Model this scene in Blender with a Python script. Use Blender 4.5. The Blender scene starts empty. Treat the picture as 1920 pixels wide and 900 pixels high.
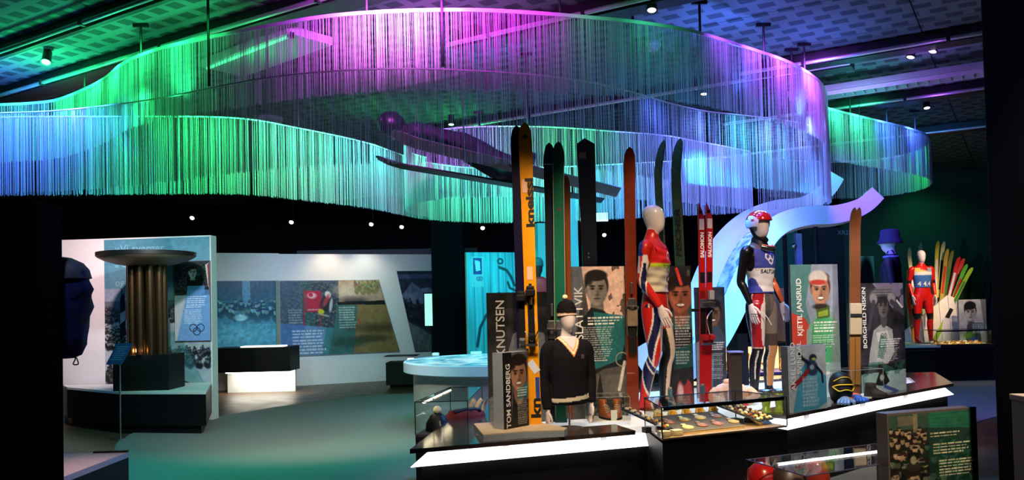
import bpy, bmesh, math, random
import numpy as np
from mathutils import Vector, Matrix
from mathutils.bvhtree import BVHTree

random.seed(7)
rng = np.random.default_rng(7)
SC = bpy.context.scene
COL = SC.collection

# ------------------------------------------------------------------ camera
F = 1536.0                       # focal length in pixels of the 1920x900 frame
PITCH, ROLL, SHIFT = math.radians(1.5), 0.023, 82.0
EYE = Vector((0, 0, 1.6))
_r0, _u0 = Vector((1, 0, 0)), Vector((0, -math.sin(PITCH), math.cos(PITCH)))
CF = Vector((0, math.cos(PITCH), math.sin(PITCH)))
CR = _r0 * math.cos(ROLL) - _u0 * math.sin(ROLL)
CU = _u0 * math.cos(ROLL) + _r0 * math.sin(ROLL)
cam_d = bpy.data.cameras.new('camera')
cam_d.lens, cam_d.sensor_width = 28.8, 36.0
cam_d.shift_y = SHIFT / 1920.0
cam_d.clip_start = 0.05
cam = bpy.data.objects.new('camera', cam_d)
COL.objects.link(cam)
m = Matrix((CR, CU, -CF)).transposed().to_4x4()
m.translation = EYE
cam.matrix_world = m
SC.camera = cam


def ray(px, py):
    return CF + CR * ((px - 960) / F) - CU * ((py - 450 - SHIFT) / F)


def W(px, py, Y):
    "a world point seen at a photo position, at distance Y down the hall"
    d = ray(px, py)
    return EYE + d * (Y / d.y)


def G(px, py, z):
    "a world point seen at a photo position, at height z"
    d = ray(px, py)
    return EYE + d * ((z - EYE.z) / d.z)


def at(px, Y, z):
    "the point at column px, distance Y, height z"
    py = 600.0
    for _ in range(4):
        p = W(px, py, Y)
        py -= (z - p.z) * F / Y
    p = W(px, py, Y)
    return Vector((p.x, Y, z))


# ------------------------------------------------------------------ world, exposure
world = bpy.data.worlds.new('hall_dark')
SC.world = world
world.use_nodes = True
world.node_tree.nodes['Background'].inputs[0].default_value = (0.25, 0.35, 0.6, 1)
world.node_tree.nodes['Background'].inputs[1].default_value = 0.012
SC.view_settings.view_transform = 'Standard'
SC.view_settings.look = 'None'
SC.view_settings.gamma = 1
SC.view_settings.use_curve_mapping = False
SC.view_settings.exposure = 0.0
SC.cycles.use_denoising = True
SC.cycles.max_bounces = 6
SC.cycles.transparent_max_bounces = 24
SC.cycles.caustics_reflective = False
SC.cycles.caustics_refractive = False
SC.cycles.sample_clamp_indirect = 3.0


def lin(c):
    c = np.asarray(c, dtype=float)
    return np.where(c <= 0.04045, c / 12.92, ((c + 0.055) / 1.055) ** 2.4)


def rgb(r, g, b):
    return tuple(float(x) for x in lin(np.array((r, g, b)) / 255.0))


def spot(p, target, color, power, angle=60, blend=0.6, size=0.05):
    d = bpy.data.lights.new('spot_light', 'SPOT')
    d.color, d.energy = color, power
    d.spot_size, d.spot_blend, d.shadow_soft_size = math.radians(angle), blend, size
    o = bpy.data.objects.new('spot_light', d)
    COL.objects.link(o)
    o.location = p
    o.rotation_euler = (Vector(target) - Vector(p)).to_track_quat('-Z', 'Y').to_euler()
    return o


GREEN, CYAN, BLUE = (0.02, 1.0, 0.22), (0.05, 0.85, 0.75), (0.06, 0.16, 1.0)
VIOLET, MAGENTA, LAV = (0.32, 0.07, 1.0), (0.80, 0.05, 1.0), (0.16, 0.22, 1.0)
AQUA = (0.04, 0.95, 0.45)
WARM, WHITE, PINK = (1.0, 0.72, 0.45), (1.0, 0.9, 0.8), (1.0, 0.62, 0.62)
# ------------------------------------------------------------------ coloured and white lamps of the hall, plus added fills
def curtain_lamp(px, py, z, color, power, angle=130, off=0.5, dz=0.15, drop=0.35, size=0.12, back=False):
    "a colour lamp hung near a curtain rail at (px,py), shining across the strings"
    q = G(px, py, z)
    n = Vector((-q.x, -q.y, 0)).normalized() * (-1 if back else 1)
    p = q + n * off + Vector((0, 0, dz))
    return spot(p, q + Vector((0, 0, -drop)), color, power, angle, 1.0, size)


ZU_, ZL_ = 4.0, 3.5
# upper curtain: rows of small colour lamps close to the rail
for px, py, c, pw in ((-60, 200, CYAN, 26), (10, 197, CYAN, 26), (60, 194, BLUE, 24), (110, 187, GREEN, 40), (165, 165, GREEN, 60), (205, 141, GREEN, 60), (250, 110, GREEN, 44), (310, 90, GREEN, 30), (370, 75, GREEN, 14),
                      (560, 40, VIOLET, 6),
                      (1120, 35, AQUA, 5), (1230, 47, AQUA, 7), (1370, 80, VIOLET, 30), (1430, 101, VIOLET, 80), (1480, 118, (0.36, 0.07, 1.0), 120), (1525, 145, (0.45, 0.1, 1.0), 130)):
    curtain_lamp(px, py, ZU_, c, pw, angle=120, off=0.4, dz=0.08, drop=0.2)
for px, py, c, pw in ((1575, 210, AQUA, 60), (1620, 221, AQUA, 60), (1665, 232, BLUE, 60), (1715, 246, BLUE, 60)):
    curtain_lamp(px, py, ZU_, c, pw, angle=120, off=0.4, dz=0.08, drop=0.2)
curtain_lamp(1725, 283, ZU_, GREEN, 60, off=0.6, dz=0.0, drop=0.5)
curtain_lamp(1660, 298, ZU_, LAV, 30, off=0.6, dz=0.0, drop=0.5)
for px, py, c, pw in ((630, 30, MAGENTA, 26), (690, 25, (0.85, 0.14, 1.0), 150), (745, 22, (0.85, 0.18, 1.0), 230), (800, 20, (0.85, 0.14, 1.0), 150), (860, 20, MAGENTA, 70), (930, 21, MAGENTA, 44), (1000, 25, MAGENTA, 22)):
    curtain_lamp(px, py, ZU_, c, pw, angle=104, off=0.42, dz=0.02, drop=0.06)
# lower curtains
for px, py, c, pw in ((-80, 222, BLUE, 90), (-10, 220, BLUE, 90), (60, 219, BLUE, 90), (130, 219, (0.1, 0.12, 1.0), 90), (195, 219, (0.05, 0.3, 0.9), 60), (260, 219, GREEN, 60), (330, 219, GREEN, 80), (400, 220, GREEN, 90), (470, 225, (0.02, 1.0, 0.3), 90), (540, 237, AQUA, 90), (610, 250, AQUA, 90), (670, 264, CYAN, 90), (725, 281, CYAN, 90),
                      (790, 302, AQUA, 120), (860, 313, AQUA, 130), (930, 316, (0.04, 0.9, 0.6), 140), (1000, 315, CYAN, 140), (1070, 312, CYAN, 140), (1140, 309, (0.05, 0.5, 1.0), 140), (1210, 305, (0.12, 0.3, 1.0), 130), (1280, 300, LAV, 120), (1350, 295, LAV, 110)):
    curtain_lamp(px, py, ZL_, c, pw, angle=125, off=0.5, dz=0.12, drop=0.5)
for px, py, c, pw in ((830, 243, LAV, 26), (900, 238, LAV, 30), (980, 238, AQUA, 30), (1060, 241, GREEN, 50), (1130, 246, AQUA, 36), (1210, 251, LAV, 50), (1290, 262, LAV, 60), (1370, 277, LAV, 70)):
    curtain_lamp(px, py, ZL_, c, pw, angle=130, off=0.5, dz=0.12, drop=0.5)
for px, py, c, pw in ((420, 162, GREEN, 8), (640, 133, VIOLET, 5), (820, 131, VIOLET, 5), (1000, 141, VIOLET, 5), (1190, 174, BLUE, 30), (1270, 197, (0.1, 0.16, 1.0), 120), (1340, 210, (0.05, 0.35, 1.0), 200), (1400, 217, (0.05, 0.7, 0.9), 260), (1460, 223, (0.08, 0.35, 1.0), 260), (1520, 236, LAV, 260)):
    curtain_lamp(px, py, ZL_, c, pw, angle=130, off=0.5, dz=0.12, drop=0.5, back=True)
for px, py, c, pw in ((1240, 189, (0.1, 0.16, 1.0), 30), (1320, 208, LAV, 50), (1400, 217, (0.05, 0.6, 0.9), 70), (1460, 223, LAV, 70), (1515, 234, LAV, 70)):
    curtain_lamp(px, py, ZL_, c, pw, angle=110, off=0.35, dz=0.0, drop=0.5)
curtain_lamp(1548, 262, ZL_, LAV, 50, off=0.4, dz=0.1, drop=0.5, back=True)


# washes on the ceiling, straight up
def wash(px, py, color, power, h=0.8, angle=130):
    q = G(px, py, 4.3)
    spot(q - Vector((0, 0, h)), q, color, power, angle, 1.0, 0.1)


wash(60, 100, (0.02, 1.0, 0.35), 150)
wash(180, 50, (0.02, 1.0, 0.3), 60)
wash(330, 10, (0.02, 1.0, 0.3), 40)
wash(-30, 120, BLUE, 90)
wash(450, 50, GREEN, 22)
wash(760, 6, BLUE, 12)
wash(900, 90, (0.05, 0.25, 0.9), 40)
wash(1360, 30, BLUE, 100)
wash(1500, 70, BLUE, 70)
wash(1600, 120, (0.05, 0.5, 0.6), 36)
wash(1720, 90, VIOLET, 16, 0.5)
wash(1750, 150, VIOLET, 20, 0.4)
wash(850, 215, GREEN, 30)
wash(700, 200, GREEN, 14)
# white exhibition spots over the island
def island(px, Y, z, power, color=WHITE, angle=34, fx=0.0, fy=-2.2, h=4.1):
    tg = at(px, Y, z)
    spot((tg.x + fx, tg.y + fy, h), tg, color, power, angle, 0.8, 0.06)


island(985, 6.3, 1.5, 400, WARM)
island(1065, 6.3, 1.0, 150, WARM)
island(1120, 7.0, 1.2, 360, WARM)
island(1230, 7.5, 1.5, 260, WARM)
island(1320, 7.8, 1.2, 140, WARM)
island(1430, 8.1, 1.5, 330, WARM)
island(1530, 7.9, 1.2, 420)
island(1660, 8.4, 1.2, 480)
island(1600, 8.2, 1.6, 90, WARM)
island(1735, 15.8, 1.85, 800, WARM, 26, fy=-3)
island(1820, 15.8, 0.9, 220, WHITE, 16, fy=-2)
island(1750, 4.4, 0.8, 1100, WARM, 34, fy=-2.0)
island(1515, 7.0, 0.95, 600, WHITE, 26, fx=-0.8, fy=-2.2)
island(965, 6.0, 1.0, 240, WHITE, 26, fx=-0.5, fy=-2.2)
island(1900, 3.2, 0.4, 30, WARM, 40, fy=-1.5)
spot((2.6, 8.8, 3.6), at(1675, 9.6, 1.7), BLUE, 60, 40)
spot((8.6, 16.7, 4.1), (9.0, 17.6, 1.6), (0.02, 1.0, 0.4), 26, 120, 1.0)
spot((6.6, 16.7, 4.1), (6.6, 17.6, 1.6), (0.02, 1.0, 0.4), 12, 120, 1.0)
spot((9.2, 13.2, 4.0), at(1790, 16.3, 1.8), WARM, 420, 30, 1.0)
# slide
spot(at(1300, 7.6, 3.2), at(1390, 9.6, 1.6), (0.04, 0.4, 1.0), 420, 50)
spot(at(1520, 8.3, 2.5), at(1500, 10.2, 2.55), (0.04, 0.33, 1.0), 110, 80)
spot(at(1600, 9.4, 3.3), at(1600, 10.6, 2.7), (0.2, 0.08, 1.0), 70, 80)
spot(G(1745, 150, 3.7), G(1745, 150, 4.3), VIOLET, 14, 120, 1.0)
spot((-1.9, 3.2, 3.0), W(130, 585, 3.8), (0.5, 0.6, 1.0), 22, 30)  # added cool spot to brighten the dark rucksack
spot(W(160, 500, 5.0), G(170, 880, 0.62), PINK, 50, 60, 1.0)
# left wall, cauldron and far posters
spot(W(150, 330, 10.0), W(150, 560, 12.3), PINK, 420, 70, 1.0)
spot(W(300, 330, 9.4), W(310, 560, 12.2), (0.9, 0.86, 1.0), 260, 60, 1.0)
spot(W(300, 340, 9.0), W(285, 500, 11.4), WARM, 22, 26)
spot(W(625, 455, 17.1), W(610, 560, 17.7), WARM, 30, 110, 1.0)
spot(W(690, 455, 17.4), W(690, 560, 18.0), (1.0, 0.9, 0.7), 24, 110, 1.0)
spot(W(600, 400, 13.0), W(620, 580, 18.0), (0.62, 0.68, 1.0), 420, 60, 1.0)
spot(W(470, 400, 14.0), W(500, 720, 16.5), WARM, 120, 50, 1.0)
spot(W(930, 400, 12.2), W(930, 580, 13.2), CYAN, 110, 90, 1.0)
spot(W(600, 380, 8.0), W(600, 800, 10.5), (1.0, 0.62, 0.58), 330, 80, 1.0)  # added warm fill evening out green spill on the carpet
spot(W(850, 400, 9.0), W(850, 670, 10.8), (0.55, 0.6, 1.0), 170, 50, 1.0)
spot(W(1850, 420, 9.0), W(1850, 740, 12.0), (0.25, 0.28, 1.0), 330, 60, 1.0)


# ------------------------------------------------------------------ materials
MATS = {}


def newmat(name):
    mt = bpy.data.materials.new(name)
    mt.use_nodes = True
    nt = mt.node_tree
    for n in list(nt.nodes):
        nt.nodes.remove(n)
    out = nt.nodes.new('ShaderNodeOutputMaterial')
    return mt, nt, out


def mat(name, color=(0.5, 0.5, 0.5), rough=0.55, metal=0.0, var=0.12, scale=14.0, spec=0.4, emit=None, es=0.0, bump=0.0, coat=0.0):
    if name in MATS:
        return MATS[name]
    mt, nt, out = newmat(name)
    b = nt.nodes.new('ShaderNodeBsdfPrincipled')
    tc = nt.nodes.new('ShaderNodeTexCoord')
    no = nt.nodes.new('ShaderNodeTexNoise')
    no.inputs['Scale'].default_value = scale
    no.inputs['Detail'].default_value = 3
    nt.links.new(tc.outputs['Object'], no.inputs['Vector'])
    mx = nt.nodes.new('ShaderNodeMix')
    mx.data_type = 'RGBA'
    mx.inputs[6].default_value = (*[x * (1 - var) for x in color], 1)
    mx.inputs[7].default_value = (*[min(1, x * (1 + var)) for x in color], 1)
    nt.links.new(no.outputs['Fac'], mx.inputs[0])
    nt.links.new(mx.outputs[2], b.inputs['Base Color'])
    b.inputs['Roughness'].default_value = rough
    b.inputs['Metallic'].default_value = metal
    b.inputs['Specular IOR Level'].default_value = spec
    b.inputs['Coat Weight'].default_value = coat
    if emit:
        b.inputs['Emission Color'].default_value = (*emit, 1)
        b.inputs['Emission Strength'].default_value = es
    if bump:
        bp = nt.nodes.new('ShaderNodeBump')
        bp.inputs['Strength'].default_value = bump
        bp.inputs['Distance'].default_value = 0.01
        nt.links.new(no.outputs['Fac'], bp.inputs['Height'])
        nt.links.new(bp.outputs[0], b.inputs['Normal'])
    nt.links.new(b.outputs[0], out.inputs[0])
    MATS[name] = mt
    return mt


def attr_mat(name, rough=0.4, spec=0.4, emis=0.0, translucent=0.0, metal=0.0):
    "colour read from the mesh's own colour layer"
    if name in MATS:
        return MATS[name]
    mt, nt, out = newmat(name)
    a = nt.nodes.new('ShaderNodeVertexColor')
    a.layer_name = 'Col'
    b = nt.nodes.new('ShaderNodeBsdfPrincipled')
    b.inputs['Roughness'].default_value = rough
    b.inputs['Specular IOR Level'].default_value = spec
    b.inputs['Metallic'].default_value = metal
    nt.links.new(a.outputs['Color'], b.inputs['Base Color'])
    if emis:
        nt.links.new(a.outputs['Color'], b.inputs['Emission Color'])
        b.inputs['Emission Strength'].default_value = emis
    last = b
    if translucent:
        t = nt.nodes.new('ShaderNodeBsdfTranslucent')
        nt.links.new(a.outputs['Color'], t.inputs['Color'])
        mx = nt.nodes.new('ShaderNodeMixShader')
        mx.inputs[0].default_value = translucent
        nt.links.new(b.outputs[0], mx.inputs[1])
        nt.links.new(t.outputs[0], mx.inputs[2])
        last = mx
    nt.links.new(last.outputs[0], out.inputs[0])
    MATS[name] = mt
    return mt


def glass_mat(name='case_glass', tint=(0.94, 0.97, 0.96), gloss=1.0, ior=1.45):
    if name in MATS:
        return MATS[name]
    mt, nt, out = newmat(name)
    t = nt.nodes.new('ShaderNodeBsdfTransparent')
    t.inputs[0].default_value = (*tint, 1)
    g = nt.nodes.new('ShaderNodeBsdfGlossy')
    g.inputs['Roughness'].default_value = 0.02
    g.inputs['Color'].default_value = (gloss, gloss, gloss, 1)
    lw = nt.nodes.new('ShaderNodeLayerWeight')
    lw.inputs[0].default_value = 0.5
    pw = nt.nodes.new('ShaderNodeMath')
    pw.operation = 'POWER'
    pw.inputs[1].default_value = 5.0
    nt.links.new(lw.outputs['Facing'], pw.inputs[0])
    fr = nt.nodes.new('ShaderNodeMath')
    fr.operation = 'MULTIPLY_ADD'
    fr.inputs[1].default_value = 0.6
    fr.inputs[2].default_value = 0.03
    nt.links.new(pw.outputs[0], fr.inputs[0])
    mx = nt.nodes.new('ShaderNodeMixShader')
    nt.links.new(fr.outputs[0], mx.inputs[0])
    nt.links.new(t.outputs[0], mx.inputs[1])
    nt.links.new(g.outputs[0], mx.inputs[2])
    nt.links.new(mx.outputs[0], out.inputs[0])
    MATS[name] = mt
    return mt


# ------------------------------------------------------------------ mesh helpers
def tag(o, label=None, cat=None, group=None, kind=None):
    if label:
        o['label'] = label
    if cat:
        o['category'] = cat
    if group:
        o['group'] = group
    if kind:
        o['kind'] = kind
    return o


def thing(name, label, cat, loc=(0, 0, 0), rz=0.0, group=None):
    o = bpy.data.objects.new(name, None)
    o.empty_display_size = 0.1
    COL.objects.link(o)
    o.location = loc
    o.rotation_euler = (0, 0, rz)
    return tag(o, label, cat, group)


def link(name, me, parent=None, material=None):
    o = bpy.data.objects.new(name, me)
    if material is not None:
        me.materials.clear()
        me.materials.append(material)
    COL.objects.link(o)
    if parent is not None:
        o.parent = parent
    return o


class B:
    "collects shapes for one mesh"

    def __init__(s):
        s.bm = bmesh.new()

    def box(s, c, size, rz=0.0, bev=0.0, M=None):
        r = bmesh.ops.create_cube(s.bm, size=1.0)
        mm = Matrix.Translation(c) @ Matrix.Rotation(rz, 4, 'Z') @ Matrix.Diagonal((*size, 1))
        if M is not None:
            mm = M @ mm
        bmesh.ops.transform(s.bm, matrix=mm, verts=r['verts'])
        if bev:
            ed = list({e for v in r['verts'] for e in v.link_edges})
            bmesh.ops.bevel(s.bm, geom=ed, offset=bev, segments=2, affect='EDGES', profile=0.7)
        return s

    def prism(s, poly, z0, z1, top=None):
        a = [s.bm.verts.new((p[0], p[1], z0)) for p in poly]
        tp = top or poly
        b = [s.bm.verts.new((p[0], p[1], z1)) for p in tp]
        n = len(a)
        fs = [s.bm.faces.new(a[::-1]), s.bm.faces.new(b)]
        for i in range(n):
            fs.append(s.bm.faces.new((a[i], a[(i + 1) % n], b[(i + 1) % n], b[i])))
        bmesh.ops.recalc_face_normals(s.bm, faces=fs)
        return s

    def loft(s, rings, cap=True, closed=True):
        vs = [[s.bm.verts.new(p) for p in r] for r in rings]
        n = len(vs[0])
        fs = []
        for a, b in zip(vs[:-1], vs[1:]):
            for i in range(n if closed else n - 1):
                fs.append(s.bm.faces.new((a[i], a[(i + 1) % n], b[(i + 1) % n], b[i])))
        if cap and closed:
            fs.append(s.bm.faces.new(vs[0][::-1]))
            fs.append(s.bm.faces.new(vs[-1]))
        bmesh.ops.recalc_face_normals(s.bm, faces=fs)
        return s

    def tube(s, pts, r, n=8, flat=1.0, ref=None):
        pts = [Vector(p) for p in pts]
        k = len(pts)
        rs = r if isinstance(r, (list, tuple)) else [r] * k
        rings = []
        t0 = (pts[1] - pts[0]).normalized()
        nrm = Vector(ref) if ref is not None else (Vector((0, 0, 1)) if abs(t0.z) < 0.9 else Vector((1, 0, 0)))
        nrm = (nrm - t0 * nrm.dot(t0)).normalized()
        for i in range(k):
            t = (pts[min(i + 1, k - 1)] - pts[max(i - 1, 0)]).normalized()
            nrm = (nrm - t * nrm.dot(t)).normalized()
            bn = t.cross(nrm)
            q = rs[i]
            qa, qb = (q if isinstance(q, tuple) else (q, q * flat))
            rings.append([pts[i] + nrm * (math.cos(2 * math.pi * j / n) * qa) + bn * (math.sin(2 * math.pi * j / n) * qb) for j in range(n)])
        return s.loft(rings)

    def lathe(s, prof, n=24, c=(0, 0, 0), sx=1.0, sy=1.0):
        rings = [[(c[0] + r * sx * math.cos(2 * math.pi * j / n), c[1] + r * sy * math.sin(2 * math.pi * j / n), c[2] + z) for j in range(n)] for r, z in prof]
        return s.loft(rings)

    def ball(s, c, rad, n=14):
        if not isinstance(rad, (tuple, list)):
            rad = (rad,) * 3
        r = bmesh.ops.create_uvsphere(s.bm, u_segments=n, v_segments=max(6, n // 2 + 1), radius=1.0)
        bmesh.ops.transform(s.bm, matrix=Matrix.Translation(c) @ Matrix.Diagonal((*rad, 1)), verts=r['verts'])
        return s

    def xf(s, M):
        bmesh.ops.transform(s.bm, matrix=M, verts=s.bm.verts)
        return s

    def mesh(s, name, smooth=None):
        me = bpy.data.meshes.new(name)
        s.bm.to_mesh(me)
        s.bm.free()
        if smooth is not None:
            me.polygons.foreach_set('use_smooth', [True] * len(me.polygons))
            me.set_sharp_from_angle(angle=math.radians(smooth))
        return me

    def obj(s, name, material, parent=None, smooth=None):
        return link(name, s.mesh(name, smooth), parent, material)


def grid_mesh(name, P, C=None):
    "P: (ny,nx,3) points, C: (ny,nx,3) linear colours"
    ny, nx = P.shape[:2]
    me = bpy.data.meshes.new(name)
    idx = np.arange(nx * ny).reshape(ny, nx)
    q = np.stack([idx[:-1, :-1], idx[:-1, 1:], idx[1:, 1:], idx[1:, :-1]], -1).reshape(-1, 4)
    me.vertices.add(nx * ny)
    me.vertices.foreach_set('co', P.astype(np.float32).ravel())
    me.loops.add(q.size)
    me.loops.foreach_set('vertex_index', q.astype(np.int32).ravel())
    me.polygons.add(len(q))
    me.polygons.foreach_set('loop_start', np.arange(0, q.size, 4, dtype=np.int32))
    me.update(calc_edges=True)
    if C is not None:
        set_col(me, C.reshape(-1, 3))
    return me


def set_col(me, C):
    old = me.color_attributes.get('Col')
    if old is not None:
        me.color_attributes.remove(old)
    a = me.color_attributes.new('Col', 'FLOAT_COLOR', 'POINT')
    full = np.ones((len(C), 4), np.float32)
    full[:, :3] = C
    a.data.foreach_set('color', full.ravel())


def text(body, size, material, parent, M, name='lettering', bold=0.0, ax='LEFT', sx=1.0, label=None, depth=0.0, space=1.0):
    cu = bpy.data.curves.new(name, 'FONT')
    cu.body, cu.size, cu.offset, cu.align_x = body, size, bold, ax
    cu.extrude = depth
    cu.space_character = space
    cu.resolution_u = 4
    tmp = bpy.data.objects.new('tmp_text', cu)
    COL.objects.link(tmp)
    dg = bpy.context.evaluated_depsgraph_get()
    me = bpy.data.meshes.new_from_object(tmp.evaluated_get(dg))
    bpy.data.objects.remove(tmp)
    bpy.data.curves.remove(cu)
    me.transform(M @ Matrix.Diagonal((sx, 1, 1, 1)))
    me.name = name
    o = link(name, me, parent, material)
    if label:
        o['label'] = label
    return o


def frame(org, x, y):
    x, y = Vector(x).normalized(), Vector(y).normalized()
    z = x.cross(y)
    mm = Matrix((x, y, z)).transposed().to_4x4()
    mm.translation = org
    return mm


def cr(pts, n=8, closed=False):
    "Catmull-Rom through points"
    pts = [Vector(p) for p in pts]
    out = []
    k = len(pts)
    for i in range(k - 1):
        p0, p1, p2, p3 = pts[max(i - 1, 0)], pts[i], pts[i + 1], pts[min(i + 2, k - 1)]
        for j in range(n):
            t = j / n
            out.append(0.5 * ((2 * p1) + (p2 - p0) * t + (2 * p0 - 5 * p1 + 4 * p2 - p3) * t * t + (3 * p1 - p0 - 3 * p2 + p3) * t ** 3))
    out.append(pts[-1])
    return out


# ------------------------------------------------------------------ painted prints (flat print on boards)
def vnoise(nx, ny, sx, sy, seed=0, octaves=3):
    r = np.random.default_rng(seed)
    out = np.zeros((ny, nx))
    amp = 1.0
    tot = 0
    for o in range(octaves):
        gx, gy = max(2, int(sx * 2 ** o) + 2), max(2, int(sy * 2 ** o) + 2)
        g = r.random((gy, gx))
        x = np.linspace(0, gx - 1.001, nx)
        y = np.linspace(0, gy - 1.001, ny)
        xi, yi = x.astype(int), y.astype(int)
        fx, fy = x - xi, y - yi
        fx, fy = fx * fx * (3 - 2 * fx), fy * fy * (3 - 2 * fy)
        a = g[np.ix_(yi, xi)] * (1 - fx) + g[np.ix_(yi, xi + 1)] * fx
        b = g[np.ix_(yi + 1, xi)] * (1 - fx) + g[np.ix_(yi + 1, xi + 1)] * fx
        out += amp * (a * (1 - fy)[:, None] + b * fy[:, None])
        tot += amp
        amp *= 0.55
    return out / tot


class Print:
    "numpy painter, x to the right and y down, both 0..1"

    def __init__(s, nx, ny, color, asp):
        s.nx, s.ny, s.asp = nx, ny, asp        # asp = width / height
        s.y, s.x = np.mgrid[0:1:ny * 1j, 0:1:nx * 1j]
        s.c = np.ones((ny, nx, 3)) * (np.array(color) / 255.0)

    def mix(s, mask, color, a=1.0):
        mk = (np.clip(mask, 0, 1) * a)[..., None]
        s.c = s.c * (1 - mk) + (np.array(color) / 255.0) * mk
        return s

    def rect(s, x0, y0, x1, y1, color, a=1.0):
        return s.mix(((s.x >= x0) & (s.x <= x1) & (s.y >= y0) & (s.y <= y1)).astype(float), color, a)

    def poly(s, pts, color, a=1.0):
        ins = np.zeros(s.x.shape, bool)
        k = len(pts)
        for i in range(k):
            (xa, ya), (xb, yb) = pts[i], pts[(i + 1) % k]
            if ya == yb:
                continue
            cond = ((ya > s.y) != (yb > s.y)) & (s.x < (xb - xa) * (s.y - ya) / (yb - ya) + xa)
            ins ^= cond
        return s.mix(ins.astype(float), color, a)

    def ell(s, cx, cy, rx, ry, color, a=1.0, soft=0.1, rot=0.0):
        dx, dy = (s.x - cx) * s.asp, (s.y - cy)
        c, n = math.cos(rot), math.sin(rot)
        u, v = (dx * c + dy * n) / (rx * s.asp), (-dx * n + dy * c) / ry
        d = np.sqrt(u * u + v * v)
        return s.mix((1 + soft - d) / (2 * soft), color, a)

    def ring(s, cx, cy, r, w, color, a=1.0):
        d = np.abs(np.hypot((s.x - cx) * s.asp, s.y - cy) - r)
        return s.mix((w - d) / (w * 0.5), color, a)

    def stroke(s, pts, w, color, a=1.0):
        d = np.full(s.x.shape, 9.0)
        for (xa, ya), (xb, yb) in zip(pts[:-1], pts[1:]):
            ax, bx = xa * s.asp, xb * s.asp
            vx, vy = bx - ax, yb - ya
            L = vx * vx + vy * vy + 1e-9
            t = np.clip(((s.x * s.asp - ax) * vx + (s.y - ya) * vy) / L, 0, 1)
            d = np.minimum(d, np.hypot(s.x * s.asp - ax - t * vx, s.y - ya - t * vy))
        return s.mix((w - d) / (w * 0.4), color, a)

    def lines(s, x0, y0, x1, n, pitch, color, a=0.85, th=0.5, slant=0.0, seed=3):
        "rows of small words"
        r = np.random.default_rng(seed)
        for i in range(n):
            ya = y0 + i * pitch
            xa = x0 + slant * i * pitch
            end = x1 + slant * i * pitch - (r.random() * 0.12 if i < n - 1 else 0.35 * (x1 - x0)) * (x1 - x0) * 1.2
            p = xa
            while p < end:
                wd = min((0.03 + 0.10 * r.random()) * (x1 - x0) * 1.6, end - p)
                s.rect(p, ya, p + wd, ya + pitch * th, color, a * (0.75 + 0.25 * r.random()))
                p += wd + 0.018 * (x1 - x0) * 1.5
        return s

    def noise(s, sx, sy, amp, seed=0, mask=None):
        n = (vnoise(s.nx, s.ny, sx, sy, seed) - 0.5) * 2 * amp
        if mask is not None:
            n = n * mask
        s.c = np.clip(s.c * (1 + n[..., None]), 0, 1)
        return s

    def crowd(s, x0, y0, x1, y1, n, r0, r1, dark, light, seed=1):
        r = np.random.default_rng(seed)
        for i in range(n):
            t = i / n
            cx, cy = x0 + r.random() * (x1 - x0), y0 + t * (y1 - y0)
            q = r0 + (r1 - r0) * t
            s.ell(cx, cy + q * 2.0, q * 1.5 / s.asp, q * 1.7, dark, 0.85, 0.2)
            k = 0.6 + 0.4 * r.random()
            s.ell(cx, cy, q * 0.72 / s.asp, q, [v * k for v in light], 0.95, 0.2)
            s.ell(cx, cy - q * 0.82, q * 0.82 / s.asp, q * 0.4, [v * (0.5 + r.random()) for v in dark], 0.9, 0.15)
            if q > 0.018:
                for e in (-1, 1):
                    s.ell(cx + e * q * 0.28 / s.asp, cy - q * 0.1, q * 0.15 / s.asp, q * 0.1, [v * 0.25 for v in light], 0.9, 0.3)
                s.ell(cx, cy + q * 0.25, q * 0.1 / s.asp, q * 0.2, [v * 0.6 for v in light], 0.6, 0.4)
                s.ell(cx, cy + q * 0.55, q * 0.28 / s.asp, q * 0.09, [v * 0.3 for v in light], 0.8, 0.3)
            s.ell(cx + q * 0.4 / s.asp, cy + q * 0.2, q * 0.3 / s.asp, q * 0.6, [v * 0.5 for v in light], 0.4, 0.5)
        return s

    def face(s, cx, cy, h, skin, hair, smile=False, shade=0.35, turn=0.0, brow=True):
        "a plain portrait head, h = half height"
        w = h * 0.72 / s.asp
        k = np.array(skin)
        s.ell(cx, cy + h * 1.15, w * 0.62, h * 0.75, k * 0.75, 1, 0.08)
        s.ell(cx, cy - h * 0.25, w * 1.12, h * 0.95, hair, 1, 0.07)
        s.ell(cx + turn * w * 0.15, cy + h * 0.05, w * 0.96, h * 0.98, k, 1, 0.05)
        s.ell(cx - w * 0.98, cy + h * 0.08, w * 0.14, h * 0.2, k * 0.8, 1, 0.2)
        s.ell(cx + w * 0.55, cy + h * 0.2, w * 0.5, h * 0.8, k * 0.45, shade, 0.5)
        s.ell(cx, cy - h * 0.86, w * 1.02, h * 0.36, hair, 1, 0.12)
        s.ell(cx - w * 0.75, cy - h * 0.6, w * 0.4, h * 0.35, hair, 0.9, 0.25)
        t = turn * w * 0.25
        for q in (-1, 1):
            ex = cx + t + q * w * 0.4
            s.ell(ex, cy - h * 0.05, w * 0.26, h * 0.11, k * 0.55, 0.8, 0.5)
            s.ell(ex, cy - h * 0.03, w * 0.13, h * 0.06, (20, 16, 14), 0.95, 0.3)
            if brow:
                s.ell(ex, cy - h * 0.2, w * 0.3, h * 0.05, np.array(hair) * 0.8, 0.9, 0.3)
        s.ell(cx + t + w * 0.1, cy + h * 0.22, w * 0.13, h * 0.26, k * 0.62, 0.7, 0.6)
        s.ell(cx + t, cy + h * 0.38, w * 0.2, h * 0.06, k * 0.5, 0.7, 0.5)
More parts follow.
